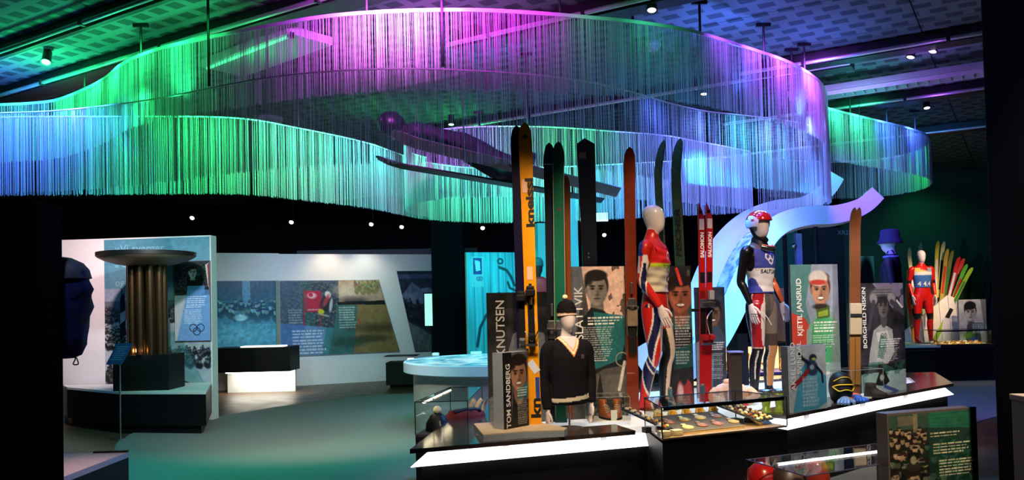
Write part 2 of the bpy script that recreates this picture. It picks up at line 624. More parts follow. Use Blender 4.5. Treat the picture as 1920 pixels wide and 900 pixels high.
        if smile:
            s.ell(cx + t, cy + h * 0.58, w * 0.42, h * 0.13, k * 0.5, 0.9, 0.2)
            s.ell(cx + t, cy + h * 0.57, w * 0.34, h * 0.075, (240, 235, 228), 1, 0.2)
        else:
            s.ell(cx + t, cy + h * 0.6, w * 0.34, h * 0.06, k * 0.42, 0.9, 0.3)
        s.ell(cx + t, cy + h * 0.74, w * 0.2, h * 0.04, k * 0.6, 0.6, 0.4)
        return s

    def obj(s, parent, w, h, y=-0.002, x0=0.0, z0=0.0, material=None, name='print'):
        P = np.zeros((s.ny, s.nx, 3))
        P[..., 0] = x0 + s.x * w
        P[..., 1] = y
        P[..., 2] = z0 + (1 - s.y) * h
        me = grid_mesh(name, P[::-1], lin(s.c)[::-1])
        return link(name, me, parent, material or attr_mat('print_ink', 0.45, 0.3))


HOR = lambda x, z, y=-0.004: frame((x, y, z), (1, 0, 0), (0, 0, 1))
VER = lambda x, z, y=-0.004: frame((x, y, z), (0, 0, 1), (-1, 0, 0))

M_BLACK = mat('matt_black_panel', (0.006, 0.006, 0.007), 0.5, spec=0.25)
M_DARK = mat('charcoal_board', (0.03, 0.032, 0.036), 0.5)
M_WHITE = mat('white_paint', (0.78, 0.78, 0.77), 0.55, var=0.04)
M_GREY = mat('grey_laminate', (0.32, 0.33, 0.34), 0.45)
M_INK = mat('white_lettering_ink', (0.85, 0.85, 0.85), 0.5, var=0.02)
M_INKB = mat('black_lettering_ink', (0.01, 0.01, 0.01), 0.5)
M_STEEL = mat('brushed_steel', (0.55, 0.55, 0.56), 0.3, 1.0)
M_GLASS = glass_mat()


def PRT(t):
    return next((c for c in t.children if c.name.split('.')[0] == 'print'), t)


def board(name, label, cat, a, b, top, z, thick=0.02, grid=(100, 200), paint=None, material=None, group=None, edge=0.0):
    "a standing board between two ground points a=(px,Y), b=(px,Y), photo row of its top at a"
    p0, p1 = at(a[0], a[1], z), at(b[0], b[1], z)
    h = W(a[0], top, a[1]).z - z
    d = p1 - p0
    w = math.hypot(d.x, d.y)
    t = thing(name, label, cat, p0, math.atan2(d.y, d.x), group)
    B().box((w / 2, thick / 2, h / 2), (w, thick, h), bev=0.002).obj('board', material or M_DARK, t)
    if paint:
        pr = Print(grid[0], grid[1], (40, 40, 40), (w - 2 * edge) / (h - 2 * edge))
        paint(pr)
        pr.obj(t, w - 2 * edge, h - 2 * edge, -0.002, edge, edge)
    return t, w, h

# ================================================================== the setting
def floor_mat():
    mt, nt, out = newmat('dark_oak_floor')
    b = nt.nodes.new('ShaderNodeBsdfPrincipled')
    tc = nt.nodes.new('ShaderNodeTexCoord')
    mp = nt.nodes.new('ShaderNodeMapping')
    mp.inputs['Rotation'].default_value = (0, 0, 0.55)
    br = nt.nodes.new('ShaderNodeTexBrick')
    br.inputs['Scale'].default_value = 1.0
    br.inputs['Brick Width'].default_value = 1.6
    br.inputs['Row Height'].default_value = 0.16
    br.inputs['Mortar Size'].default_value = 0.004
    br.inputs['Color1'].default_value = (*rgb(92, 70, 48), 1)
    br.inputs['Color2'].default_value = (*rgb(74, 55, 38), 1)
    br.inputs['Mortar'].default_value = (0.01, 0.008, 0.006, 1)
    no = nt.nodes.new('ShaderNodeTexNoise')
    no.inputs['Scale'].default_value = 3.0
    mr = nt.nodes.new('ShaderNodeMapRange')
    mr.inputs['To Min'].default_value = 0.3
    mr.inputs['To Max'].default_value = 0.55
    nt.links.new(tc.outputs['Object'], mp.inputs[0])
    nt.links.new(mp.outputs[0], br.inputs[0])
    nt.links.new(tc.outputs['Object'], no.inputs[0])
    nt.links.new(no.outputs['Fac'], mr.inputs['Value'])
    nt.links.new(br.outputs['Color'], b.inputs['Base Color'])
    nt.links.new(mr.outputs[0], b.inputs['Roughness'])
    nt.links.new(b.outputs[0], out.inputs[0])
    return mt


fl = B().box((2, 10, -0.05), (36, 34, 0.1)).obj('floor', floor_mat())
tag(fl, 'dark oak plank floor of the exhibition hall', kind='structure')
cpts = [(60, 980), (205, 905), (212, 850), (232, 822), (300, 797), (400, 783), (560, 758), (700, 742), (900, 735), (1200, 720), (1500, 710), (1740, 690), (1880, 700), (1990, 745), (1840, 790), (1770, 830), (1700, 900)]
cw = [G(x, y, 0) for x, y in cpts]
cw = cr(cw, 5)
cw += [Vector((3.0, 1.5, 0)), Vector((-3.0, 1.5, 0))]
ca = B().prism([(p.x, p.y) for p in cw], 0.0, 0.012).obj('floor_carpet', mat('grey_carpet', rgb(128, 122, 122), 0.95, var=0.12, scale=260, bump=0.5))
tag(ca, 'grey wool carpet with a curved edge laid over the planks', kind='structure')

# dark shell of the hall
M_HALL = mat('hall_black_paint', (0.012, 0.014, 0.018), 0.9, spec=0.1)
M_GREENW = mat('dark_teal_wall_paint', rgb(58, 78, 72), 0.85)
tag(B().box((2, 26.1, 2.4), (36, 0.2, 5)).obj('wall_back', M_HALL), 'black far wall of the hall', kind='structure')
tag(B().box((-15.9, 10, 2.4), (0.2, 34, 5)).obj('wall_left', M_HALL), 'black left wall of the hall', kind='structure')
tag(B().box((19.9, 10, 2.4), (0.2, 34, 5)).obj('wall_side', M_HALL), 'black outer right wall of the hall', kind='structure')
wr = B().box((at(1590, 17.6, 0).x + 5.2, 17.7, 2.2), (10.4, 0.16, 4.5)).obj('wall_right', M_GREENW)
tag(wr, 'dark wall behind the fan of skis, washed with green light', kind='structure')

# ceiling: perforated panels in a grid turned to the hall, z = 4.3
CU_D = Vector((0.848, -0.53, 0))
CV_D = Vector((0.53, 0.848, 0))
CZ = 4.3


def ceil_mat():
    mt, nt, out = newmat('perforated_ceiling_panel')
    b = nt.nodes.new('ShaderNodeBsdfPrincipled')
    g = nt.nodes.new('ShaderNodeNewGeometry')
    mp = nt.nodes.new('ShaderNodeMapping')
    mp.inputs['Rotation'].default_value = (0, 0, math.atan2(0.53, 0.848))
    nt.links.new(g.outputs['Position'], mp.inputs[0])
    br = nt.nodes.new('ShaderNodeTexBrick')
    br.inputs['Scale'].default_value = 1.0
    br.inputs['Brick Width'].default_value = 0.24
    br.inputs['Row Height'].default_value = 0.22
    br.inputs['Mortar Size'].default_value = 0.05
    br.inputs['Mortar Smooth'].default_value = 0.15
    wv = nt.nodes.new('ShaderNodeTexWave')
    wv.inputs['Scale'].default_value = 14.0
    wv.bands_direction = 'Y'
    nt.links.new(mp.outputs[0], br.inputs[0])
    nt.links.new(mp.outputs[0], wv.inputs[0])
    rp = nt.nodes.new('ShaderNodeValToRGB')
    rp.color_ramp.elements[0].position, rp.color_ramp.elements[1].position = 0.35, 0.6
    rp.color_ramp.elements[0].color = (0.035, 0.037, 0.04, 1)
    rp.color_ramp.elements[1].color = (0.085, 0.09, 0.095, 1)
    nt.links.new(wv.outputs['Fac'], rp.inputs[0])
    nt.links.new(rp.outputs[0], br.inputs['Color1'])
    nt.links.new(rp.outputs[0], br.inputs['Color2'])
    br.inputs['Mortar'].default_value = (0.17, 0.175, 0.18, 1)
    nt.links.new(br.outputs['Color'], b.inputs['Base Color'])
    b.inputs['Roughness'].default_value = 0.7
    b.inputs['Specular IOR Level'].default_value = 0.2
    nt.links.new(b.outputs[0], out.inputs[0])
    return mt


ceil = B().box((2, 10, CZ + 0.14), (36, 34, 0.1)).obj('ceiling', M_HALL)
tag(ceil, 'dark slab above the perforated panels', kind='structure')
CM = ceil_mat()
pu, pv = 2.4, 1.2
pm = B().box((0, 0, 0), (pu - 0.012, pv - 0.012, 0.04), rz=math.atan2(-0.53, 0.848)).mesh('ceiling_panel')
pm.materials.append(CM)
for i in range(-8, 9):
    for j in range(-6, 22):
        c = CU_D * (i * pu + (0.4)) + CV_D * (j * pv)
        if c.y < 2.2 or c.y > 20 or abs(c.x - 1.0) > 12.5 or abs(c.x) > c.y * 0.75 + 2.0:
            continue
        o = link('ceiling_panel', pm, ceil)
        o.location = (c.x, c.y, CZ + 0.02)

M_NEAR = mat('dead_black_paint', (0.0025, 0.0025, 0.003), 0.9, spec=0.05)
# dark near column at the right and near partition at the left edge of the view
c0 = at(1882, 4.2, 0)
tag(B().box((c0.x + 0.45, 3.9, CZ / 2), (0.9, 0.6, CZ), bev=0.01).obj('wall_column', M_NEAR), 'matt black column at the right edge of the view', kind='structure')
c0 = at(124, 3.6, 0)
tag(B().box((c0.x - 0.75, 3.5, 1.04), (1.5, 0.2, 2.08), bev=0.008).obj('wall_partition', M_NEAR), 'matt black partition at the left edge of the view', kind='structure')
c0 = at(846, 15, 0)
tag(B().box((c0.x, 15, CZ / 2), (0.58, 0.5, CZ), bev=0.02).obj('wall_pillar', mat('midnight_pillar_paint', rgb(18, 17, 26), 0.9, spec=0.05)), 'dark square pillar behind the round table', kind='structure')

# ------------------------------------------------------------------ ceiling tracks
M_TRACK = mat('black_track', (0.012, 0.012, 0.013), 0.45)
M_PIPE = mat('galvanised_pipe', (0.6, 0.6, 0.6), 0.28, 0.6)


def track(p, l0, l1, label, pipe=True, w=0.2, n_cl=4, off=0.2):
    "p a point on the ceiling, runs along the panel grid from -l0 to l1"
    t = thing('ceiling_track', label, 'track', (p.x, p.y, CZ - 0.12), math.atan2(-0.53, 0.848), 'tracks under the ceiling')
    L = l0 + l1
    B().box(((l1 - l0) / 2, 0, 0.04), (L, w, 0.14), bev=0.006).obj('beam', M_TRACK, t)
    if pipe:
        B().tube([(-l0, -off, -0.02), (l1, -off, -0.02)], 0.022, 10).obj('pipe', M_PIPE, t, 40)
        for k in range(n_cl):
            x = -l0 + (k + 0.5) * L / n_cl
            B().box((x, -off / 2, 0.01), (0.03, off, 0.02)).box((x, -off, -0.02), (0.035, 0.06, 0.06), bev=0.008).obj('clamp', M_TRACK, t)
    return t


track(G(330, 92, 4.2), 5.2, 3.2, 'black cable beam with a shiny pipe crossing the top left corner', w=0.26)
track(G(60, 80, 4.2), 1.5, 3.5, 'slim dark rail left of the thick corner beam', w=0.05, n_cl=3, off=0.1)
track(G(1680, 92, 4.2), 1.6, 4.0, 'black beam above the two spotlights near the right column', w=0.22)
track(G(1700, 186, 4.2), 2.4, 4.0, 'black beam beyond the louvred lamp at right')
track(G(1790, 243, 4.2), 4.0, 4.5, 'farthest black beam, low at right beside the column')
track(G(1210, 6, 4.2), 2.0, 2.0, 'black beam over the top centre with a spotlight')
track(G(1140, 195, 4.2), 3.5, 3.0, 'black beam seen through the strings at the centre')


def lamp(px, py, Y, label, aim=(0, -0.3, -1), col=(1, 0.86, 0.8), drop=0.12, s=1.0, glow=8.0):
    "a small track spotlight, its lens at (px,py,Y)"
    p = W(px, py, Y)
    ax = Vector(aim).normalized()
    t = thing('spotlight', label, 'spotlight', p, 0, 'small ceiling spotlights')
    q = ax.to_track_quat('Z', 'Y').to_matrix().to_4x4()
    b = B().lathe([(0.0, -0.16 * s), (0.032 * s, -0.155 * s), (0.042 * s, -0.13 * s), (0.042 * s, -0.02 * s), (0.05 * s, -0.015 * s), (0.05 * s, 0.0), (0.04 * s, 0.0), (0.036 * s, -0.012 * s), (0.0, -0.012 * s)], 16)
    b.xf(q).obj('housing', M_TRACK, t, 40)
    b = B().lathe([(0.0, 0.004 * s), (0.022 * s, 0.002 * s), (0.037 * s, -0.006 * s), (0.037 * s, -0.011 * s), (0, -0.011 * s)], 16)
    b.xf(q).obj('lens', mat('lamp_lens_%d_%d' % (int(col[1] * 100), int(glow)), (0.9, 0.9, 0.9), 0.3, emit=col, es=glow), t, 40)
    top = -ax * (0.09 * s)
    B().tube([top, top + Vector((0.03 * s, 0, 0.04 * s)), top + Vector((0, 0, drop))], 0.008 * s, 6).box(top + Vector((0, 0, drop)), (0.05 * s, 0.05 * s, 0.03 * s)).obj('bracket', M_TRACK, t)
    return t


lamp(86, 117, 8.2, 'small spotlight glowing pink on the top left beam', (0.1, -0.5, -1), (1, 0.75, 0.95))
lamp(1222, 20, 7.0, 'dark spotlight hanging at the top centre', (-0.1, -0.3, -1), glow=3)
lamp(1707, 108, 8.7, 'left of the two spotlights near the right column', (-0.35, -0.1, -1), (1, 0.85, 0.8))
lamp(1748, 97, 8.5, 'right of the two spotlights near the right column', (-0.45, -0.1, -1), (1, 0.85, 0.8))
lamp(1738, 203, 11.3, 'spotlight glowing pink below the louvred lamp', (-0.1, -0.3, -1), (1, 0.7, 0.95))
lamp(1320, 177, 9.8, 'small spotlight seen through the purple strings', (-0.1, -0.2, -1), (1, 0.85, 0.9))
lamp(846, 234, 11.5, 'spotlight behind the strings glowing green', (0, -0.2, -1), (0.5, 1, 0.75))
for k, (x, y, Y) in enumerate([(360, 409, 19), (546, 417, 19.5), (696, 421, 20), (753, 426, 20.5), (905, 428, 20), (1133, 441, 21), (1177, 425, 21)]):
    lamp(x, y, Y, ['far spotlight dot above the cauldron wall', 'far spotlight dot above the blue photograph wall', 'far spotlight dot above the red flag poster', 'small far spotlight dot left of the pillar', 'large far spotlight dot right of the pillar', 'far spotlight dot under the lit exit sign', 'far spotlight dot behind the tall brown ski'][k], (0.0, -0.8, -0.6), (1, 0.82, 0.68), s=1.3, glow=14, drop=CZ - W(x, y, Y).z - 0.02)

# louvred fluorescent fitting, unlit, right
t = thing('louvre_lamp', 'long unlit fluorescent fitting with white louvres near the right column', 'lamp', G(1712, 150, 4.12), math.atan2(-0.53, 0.848))
B().box((0.1, 0, 0.03), (3.0, 0.26, 0.07), bev=0.01).obj('housing', mat('pale_grey_enamel', (0.5, 0.5, 0.52), 0.4), t)
for k in range(26):
    x = -1.34 + k * 0.115
    B().box((x, 0, -0.035), (0.012, 0.22, 0.05)).obj('louvre', M_WHITE, t)
for s in (-1, 1):
    B().box((0.1, s * 0.115, -0.035), (2.96, 0.012, 0.05)).obj('side_rail', M_WHITE, t)
ga, gb = G(385, 130, 4.1), G(548, 66, 4.1)
gd = gb - ga
t = thing('tube_lamp', 'fluorescent fitting behind the upper strings, green reflection put in as glow', 'lamp', ga, math.atan2(gd.y, gd.x))
gl = gd.length
B().box((gl / 2, 0.2, 0.05), (gl, 0.5, 0.08), bev=0.01).obj('housing', mat('pale_grey_enamel', (0.5, 0.5, 0.52), 0.4), t)
B().tube([(0.04, 0, 0.0), (gl - 0.04, 0, 0.0)], 0.013, 10).obj('tube', mat('green_reflection_glow', (0.6, 0.9, 0.7), 0.4, emit=(0.05, 1.0, 0.35), es=1.6), t, 40)  # emission stands in for green light reflected along the fitting
for s_ in (0.02, gl - 0.02):
    B().box((s_, 0, 0.005), (0.04, 0.05, 0.05)).obj('socket', M_TRACK, t)
p = G(1405, 182, 4.05)
t = thing('ceiling_speaker', 'dark round loudspeaker seen through the purple strings', 'loudspeaker', p)
B().lathe([(0, -0.16), (0.13, -0.16), (0.16, -0.13), (0.16, 0.06), (0.1, 0.1), (0, 0.1)], 24).obj('drum', M_TRACK, t, 40)
B().tube([(0, 0, 0.09), (0, 0, 0.26)], 0.012).obj('stem', M_TRACK, t)
p = G(1225, 86, 4.26)
t = thing('smoke_detector', 'round white smoke detector on the ceiling behind the strings', 'detector', p)
B().lathe([(0, -0.05), (0.05, -0.05), (0.055, -0.03), (0.06, 0.0), (0.08, 0.01), (0.08, 0.04), (0, 0.04)], 20).obj('cover', M_WHITE, t, 40)
B().lathe([(0, -0.065), (0.02, -0.065), (0.024, -0.048), (0, -0.048)], 14).obj('sensor', M_GREY, t, 40)
p = G(501, 228, 4.25)
t = thing('ceiling_disc', 'flat round ceiling disc seen through the green strings', 'disc', p)
B().lathe([(0, 0.0), (0.2, 0.0), (0.22, 0.02), (0.22, 0.05), (0, 0.05)], 28).obj('plate', mat('disc_grey', (0.25, 0.27, 0.27), 0.5), t, 40)

# ------------------------------------------------------------------ the string curtains
M_STR = attr_mat('nylon_string', 0.5, 0.3, translucent=0.5)
M_RAILD = mat('grey_rail_paint', (0.12, 0.12, 0.13), 0.5)
M_RAIL = mat('white_rail_paint', (0.55, 0.55, 0.56), 0.5)


def curtain(name, label, path, z, L, seed, hangers, dens=0.0066, rail=None, rh=0.012):
    t = thing(name, label, 'string curtain', (path[0].x, path[0].y, z))
    org = Vector((path[0].x, path[0].y, z))
    P = np.array([(p.x, p.y) for p in path])
    seg = np.hypot(*np.diff(P, axis=0).T)
    S = np.concatenate([[0], np.cumsum(seg)])
    r = np.random.default_rng(seed)
    tot = S[-1]
    s = np.cumsum(r.exponential(dens * 0.55, int(tot / dens * 1.4)) + dens * 0.45)
    s = s[s < tot]
    gap = np.interp(s, np.linspace(0, tot, int(tot * 9)), r.random(int(tot * 9)))
    s = s[(gap > 0.05) | (r.random(len(s)) > 0.75)]
    x, y = np.interp(s, S, P[:, 0]), np.interp(s, S, P[:, 1])
    x += r.normal(0, 0.004, len(s))
    y += r.normal(0, 0.004, len(s))
    n = len(s)
    rad = r.uniform(0.0013, 0.0024, n)
    ph = r.uniform(0, 6.28, n)
    ln = L + r.normal(0, 0.006, n)
    V = np.zeros((n, 6, 3), np.float32)
    for k in range(3):
        a = ph + k * 2.0944
        for q in range(2):
            V[:, k + 3 * q, 0] = x + rad * np.cos(a) - org.x
            V[:, k + 3 * q, 1] = y + rad * np.sin(a) - org.y
            V[:, k + 3 * q, 2] = -0.01 if q == 0 else -ln
    base = (np.arange(n) * 6)[:, None]
    Fc = np.concatenate([base + np.array([0, 3, 4, 1]), base + np.array([1, 4, 5, 2]), base + np.array([2, 5, 3, 0])], 1).reshape(-1, 4)
    me = bpy.data.meshes.new('strings')
    me.vertices.add(n * 6)
    me.vertices.foreach_set('co', V.ravel())
    me.loops.add(Fc.size)
    me.loops.foreach_set('vertex_index', Fc.astype(np.int32).ravel())
    me.polygons.add(len(Fc))
    me.polygons.foreach_set('loop_start', np.arange(0, Fc.size, 4, dtype=np.int32))
    me.update(calc_edges=True)
    cl = np.repeat((0.55 + 0.4 * r.random(n))[:, None] * np.array([[1.0, 1.0, 1.0]]), 6, axis=0)
    set_col(me, cl)
    o = link('strings', me, t, M_STR)
    tag(o, 'fine white hanging strings', kind='stuff')
    rings = []
    for i, p in enumerate(path):
        d = (path[min(i + 1, len(path) - 1)] - path[max(i - 1, 0)])
        d.z = 0
        d.normalize()
        nr = Vector((-d.y, d.x, 0))
        q = Vector((p.x - org.x, p.y - org.y, 0))
        rings.append([q + nr * a + Vector((0, 0, b)) for a, b in ((-0.008, -rh), (0.008, -rh), (0.008, rh * 1.5), (-0.008, rh * 1.5))])
    B().loft(rings).obj('rail', rail or M_RAIL, t)
    for hx in hangers:
        # nearest path point to a photo column
        best = min(path, key=lambda p: abs(p.x / p.y - (hx[0] - 960) / F) + (0 if abs(p.y - hx[1]) < 1.2 else 9))
        q = Vector((best.x - org.x, best.y - org.y, 0))
        zt = CZ - z
        B().tube([q + Vector((0, 0, 0.02)), q + Vector((0, 0, zt))], 0.012, 8).box(q + Vector((0, 0, zt - 0.02)), (0.14, 0.03, 0.03)).obj('hanger_rod', M_TRACK, t)
    return t


ZU, LU, ZL, LL = 4.0, 0.65, 3.5, 0.75
PA = [(-160, 203), (-60, 200), (0, 197), (60, 194), (110, 187), (165, 165), (200, 145), (235, 117), (300, 92), (380, 73), (500, 50), (600, 33), (700, 24), (800, 20), (900, 20), (1000, 25), (1100, 33), (1200, 43), (1300, 60), (1400, 90), (1480, 118), (1530, 148), (1549, 173), (1550, 190), (1543, 200), (1560, 206), (1600, 216), (1650, 228), (1700, 240), (1736, 253), (1744, 266), (1725, 282), (1670, 296), (1600, 303), (1520, 303), (1440, 298)]
PB = [(-160, 222), (-60, 216), (0, 212), (100, 208), (210, 197), (300, 184), (373, 170), (450, 155), (527, 143), (620, 134), (700, 130), (780, 129), (852, 131), (973, 138), (1067, 148), (1137, 161), (1190, 174), (1250, 192), (1320, 208), (1400, 217), (1480, 227), (1530, 240), (1551, 255), (1553, 266), (1535, 274), (1480, 281), (1420, 286)]
PC = [(-160, 224), (-60, 222), (0, 220), (100, 219), (200, 219), (300, 219), (400, 220), (480, 226), (560, 241), (640, 257), (700, 272), (745, 288), (800, 305), (900, 316), (1030, 314), (1200, 306), (1300, 299), (1380, 294), (1404, 291), (1407, 286), (1390, 281), (1300, 264), (1240, 254), (1137, 246), (1070, 241), (1000, 238), (900, 238), (830, 243), (785, 252), (763, 264), (759, 274), (772, 288), (800, 296)]
pathA = cr([G(x, y, ZU) for x, y in PA], 8)
pathB = cr([G(x, y, ZL) for x, y in PB], 8)
pathC = cr([G(x, y, ZL) for x, y in PC], 8)
curtain('string_curtain', 'upper curtain of strings, green at left, magenta at the top centre', pathA, ZU, LU, 1,
        [(268, 7.6), (165, 8.7), (700, 6.6), (1060, 6.7), (1328, 7.3), (1443, 7.9), (1520, 8.8), (1605, 10.8), (1675, 11.5), (1728, 12.2), (-40, 9.4)])
curtain('string_curtain', 'lower front curtain of strings hanging just below the upper one, blue at its right end', pathB, ZL, LL, 2, [(400, 7.0), (840, 6.6), (1200, 7.4), (1500, 8.9)], 0.0095, M_RAIL, 0.004)
curtain('string_curtain', 'rear curtain of aqua strings looping behind the flying ski jumper', pathC, ZL, LL, 3, [(560, 8.6), (900, 11.4), (1250, 11.0), (1000, 8.7)], 0.0055, M_RAIL, 0.006)

# ================================================================== left: cauldron display
def rings_logo(p, cx, cy, r, cols, w=0.006):
    dx = 2.3 * r / p.asp
    for k, (ox, oy) in enumerate(((-1, 0), (0, 0), (1, 0), (-0.5, 1), (0.5, 1))):
        p.ring(cx + ox * dx, cy + oy * r, r, w, cols[k], 0.95)


def paint_stadium(p):
    p.c[:] = np.array((150, 165, 180)) / 255
    p.mix(1 - p.y * 2.2, (96, 150, 176), 0.9)
    p.poly([(0, 0), (0.62, 0), (0.78, 0.3), (0.7, 0.32), (0, 0.32)], (70, 132, 152), 0.75)
    p.rect(0, 0.40, 1, 0.52, (92, 98, 104), 0.8)
    p.rect(0, 0.50, 1, 1, (172, 178, 184), 0.9)
    p.crowd(0, 0.43, 1, 0.52, 260, 0.006, 0.009, (40, 44, 50), (120, 126, 130), 5)
    p.crowd(0, 0.56, 0.45, 0.68, 160, 0.008, 0.012, (30, 32, 36), (190, 190, 190), 6)
    p.crowd(0.4, 0.70, 1, 0.80, 120, 0.008, 0.013, (26, 28, 34), (120, 124, 128), 7)
    p.stroke([(0.165, 0.32), (0.165, 0.70)], 0.004, (20, 20, 20))
    p.poly([(0.15, 0.38), (0.19, 0.34), (0.2, 0.62), (0.14, 0.66)], (28, 30, 40), 0.95)
    p.poly([(0.15, 0.48), (0.196, 0.46), (0.198, 0.52), (0.145, 0.55)], (190, 190, 196), 0.9)
    p.poly([(0.70, 0.60), (0.98, 1.0), (0.45, 1.0), (0.40, 0.60)], (64, 130, 140), 0.5)
    p.crowd(0.0, 0.82, 0.14, 0.92, 12, 0.014, 0.02, (30, 30, 34), (110, 110, 110), 8)
    p.rect(0, 0.93, 0.35, 1.0, (120, 120, 122), 0.8)
    p.stroke([(0.6, 0.88), (0.85, 0.95), (0.95, 0.99)], 0.006, (40, 44, 50))
    p.noise(30, 50, 0.10, 3)


def paint_rings_poster(p):
    p.c[:] = np.array((150, 176, 216)) / 255
    p.rect(0, 0, 1, 0.43, (58, 54, 62))
    p.crowd(0, 0.02, 1, 0.36, 260, 0.012, 0.016, (36, 34, 40), (110, 104, 108), 9)
    p.rect(0.36, 0.18, 0.8, 0.42, (22, 22, 26), 0.9)
    p.face(0.52, 0.14, 0.075, (200, 190, 186), (40, 36, 36))
    p.poly([(0.32, 0.42), (0.36, 0.24), (0.68, 0.24), (0.74, 0.42)], (20, 20, 24), 1)
    p.rect(0.36, 0.31, 0.86, 0.5, (86, 140, 190), 0.9)
    p.poly([(0.88, 0.05), (1, 0.02), (1, 0.36), (0.95, 0.3)], (226, 214, 214), 0.9)
    p.poly([(0.94, 0.05), (1, 0.02), (1, 0.36), (0.97, 0.3)], (150, 40, 46), 0.9)
    p.poly([(0, 0.43), (0.36, 0.43), (0.05, 1), (0, 1)], (206, 196, 196), 0.8)
    p.poly([(0.36, 0.36), (1, 0.36), (1, 1), (0.05, 1)], (108, 154, 208), 0.7)
    p.lines(0.36, 0.44, 0.92, 6, 0.026, (240, 244, 250), 0.9, 0.5, -0.25)
    p.lines(0.28, 0.61, 0.82, 9, 0.021, (236, 240, 248), 0.65, 0.45, -0.15, 5)
    for k, (ox, oy, c) in enumerate(((0.30, 0.84, (120, 150, 190)), (0.52, 0.84, (20, 26, 40)), (0.73, 0.84, (30, 44, 70)), (0.40, 0.88, (120, 150, 190)), (0.62, 0.885, (20, 26, 40)))):
        p.ring(ox, oy, 0.046, 0.007, c, 0.95)
    p.noise(20, 40, 0.06, 4)


PW0, PW1 = W(92, 800, 12.4), W(400, 800, 12.15)
d = PW1 - PW0
wl = math.hypot(d.x, d.y)
hz = W(250, 446, 12.3).z
t = thing('display_wall', 'white display wall with the stadium photograph behind the cauldron', 'wall panel', (PW0.x, PW0.y, 0), math.atan2(d.y, d.x))
B().box((wl / 2, 0.09, hz / 2), (wl, 0.18, hz), bev=0.004).obj('panel', M_WHITE, t)
fx = wl * (200 - 92) / (400 - 92)
pr = Print(200, 290, (120, 130, 140), (wl - fx - 0.02) / (hz - 0.42))
paint_stadium(pr)
pr.obj(t, wl - fx - 0.02, hz - 0.42, -0.002, fx, 0.4)
M_PALE = mat('pale_blue_lettering', rgb(128, 178, 194), 0.5)
text('»Vi sverger', 0.17, M_PALE, t, HOR(fx + 0.17, hz - 0.22))
text('å delta ærlig', 0.15, M_PALE, t, HOR(fx + 0.17, hz - 0.44))
text('og til ære', 0.15, M_PALE, t, HOR(fx + 0.17, hz - 0.72))

# poster with the rings, hung on the display wall
p0, p1 = W(328, 640, 12.17), W(395, 632, 12.12)
d = p1 - p0
w = math.hypot(d.x, d.y)
h = W(330, 490, 12.17).z - p0.z
t = thing('rings_poster', 'small poster with a speaker photograph and five rings on the display wall', 'poster', p0, math.atan2(d.y, d.x))
B().box((w / 2, 0.02, h / 2), (w, 0.04, h), bev=0.003).obj('board', mat('red_brown_edge', rgb(150, 110, 110), 0.5), t)
pr = Print(110, 240, (0, 0, 0), w / h)
paint_rings_poster(pr)
pr.obj(t, w - 0.01, h - 0.01, -0.002, 0.005, 0.005)

# hexagonal plinth
zt = 0.56
poly = [G(126, 726, zt), G(222, 735, zt), G(386, 735, zt), G(397, 716, zt), G(335, 718, zt), G(118, 722, zt)]
pl = [(p.x, p.y) for p in poly]
t = thing('cauldron_plinth', 'low angular plinth with white top and black sides under the cauldron', 'plinth', (poly[0].x, poly[0].y, 0))
o = poly[0]
loc = [(x - o.x, y - o.y) for x, y in pl]
cxm, cym = sum(p[0] for p in loc) / 6, sum(p[1] for p in loc) / 6
ins = [(cxm + (x - cxm) * 0.93, cym + (y - cym) * 0.93) for x, y in loc]
B().prism(ins, 0, 0.12).obj('kick', M_BLACK, t)
B().prism(loc, 0.12, zt - 0.03).obj('sides', M_BLACK, t)
B().prism(loc, zt - 0.03, zt).obj('top', M_WHITE, t)

# the cauldron: black block, bundle of tubes, shallow bowl
ct = G(282, 734, zt)
Yc = ct.y + 0.35
q = at(278, Yc, zt)
t = thing('fire_cauldron', 'bronze fire cauldron, a shallow bowl on a bundle of tubes on a black block', 'cauldron', q)
bw = (330 - 228) / F * Yc
zb = W(278, 664, Yc).z - zt
B().box((0, 0.05, zb / 2), (bw, 0.55, zb), bev=0.006).obj('block', M_BLACK, t)
zbowl = W(278, 500, Yc).z - zt
M_BRONZE = mat('brushed_bronze', rgb(112, 80, 52), 0.32, 0.9, scale=5)
M_BRONZED = mat('dull_bronze_bowl', rgb(128, 112, 92), 0.5, 0.5, scale=20, bump=0.2)
R = (318 - 246) / 2 / F * Yc
for k in range(10):
    a = 2 * math.pi * (k + 0.35) / 10
    rr = R * 0.82
    x, y = rr * math.cos(a), rr * 0.9 * math.sin(a)
    B().tube([(x, y, zb), (x, y, zbowl + 0.02)], 0.052, 14).obj('tube', M_BRONZE, t, 40)
rb = (366 - 194) / 2 / F * Yc
B().lathe([(0.0, 0.0), (rb * 0.3, 0.005), (rb * 0.62, 0.035), (rb * 0.85, 0.08), (rb * 0.98, 0.125), (rb, 0.14), (rb, 0.19), (rb * 0.97, 0.19), (rb * 0.9, 0.14), (rb * 0.6, 0.08), (0, 0.06)], 48, (0, 0, zbowl)).obj('bowl', M_BRONZED, t, 30)
B().lathe([(rb * 0.995, 0.137), (rb * 1.012, 0.14), (rb * 1.012, 0.192), (rb * 0.99, 0.196), (rb * 0.97, 0.192), (rb * 0.985, 0.14)], 48, (0, 0, zbowl)).obj('rim', mat('dark_rim', (0.02, 0.018, 0.016), 0.4, 0.5), t, 40)
for k, yy in ((-0.09, -0.2), (0.09, -0.2), (0.0, -0.24)):
    d_ = bpy.data.lights.new('uplight', 'POINT')
    d_.energy, d_.color, d_.shadow_soft_size = 0.9, (1.0, 0.62, 0.3), 0.03
    l_ = bpy.data.objects.new('uplight', d_)
    COL.objects.link(l_)
    l_.location = q + Vector((k, yy, zb + 0.06))

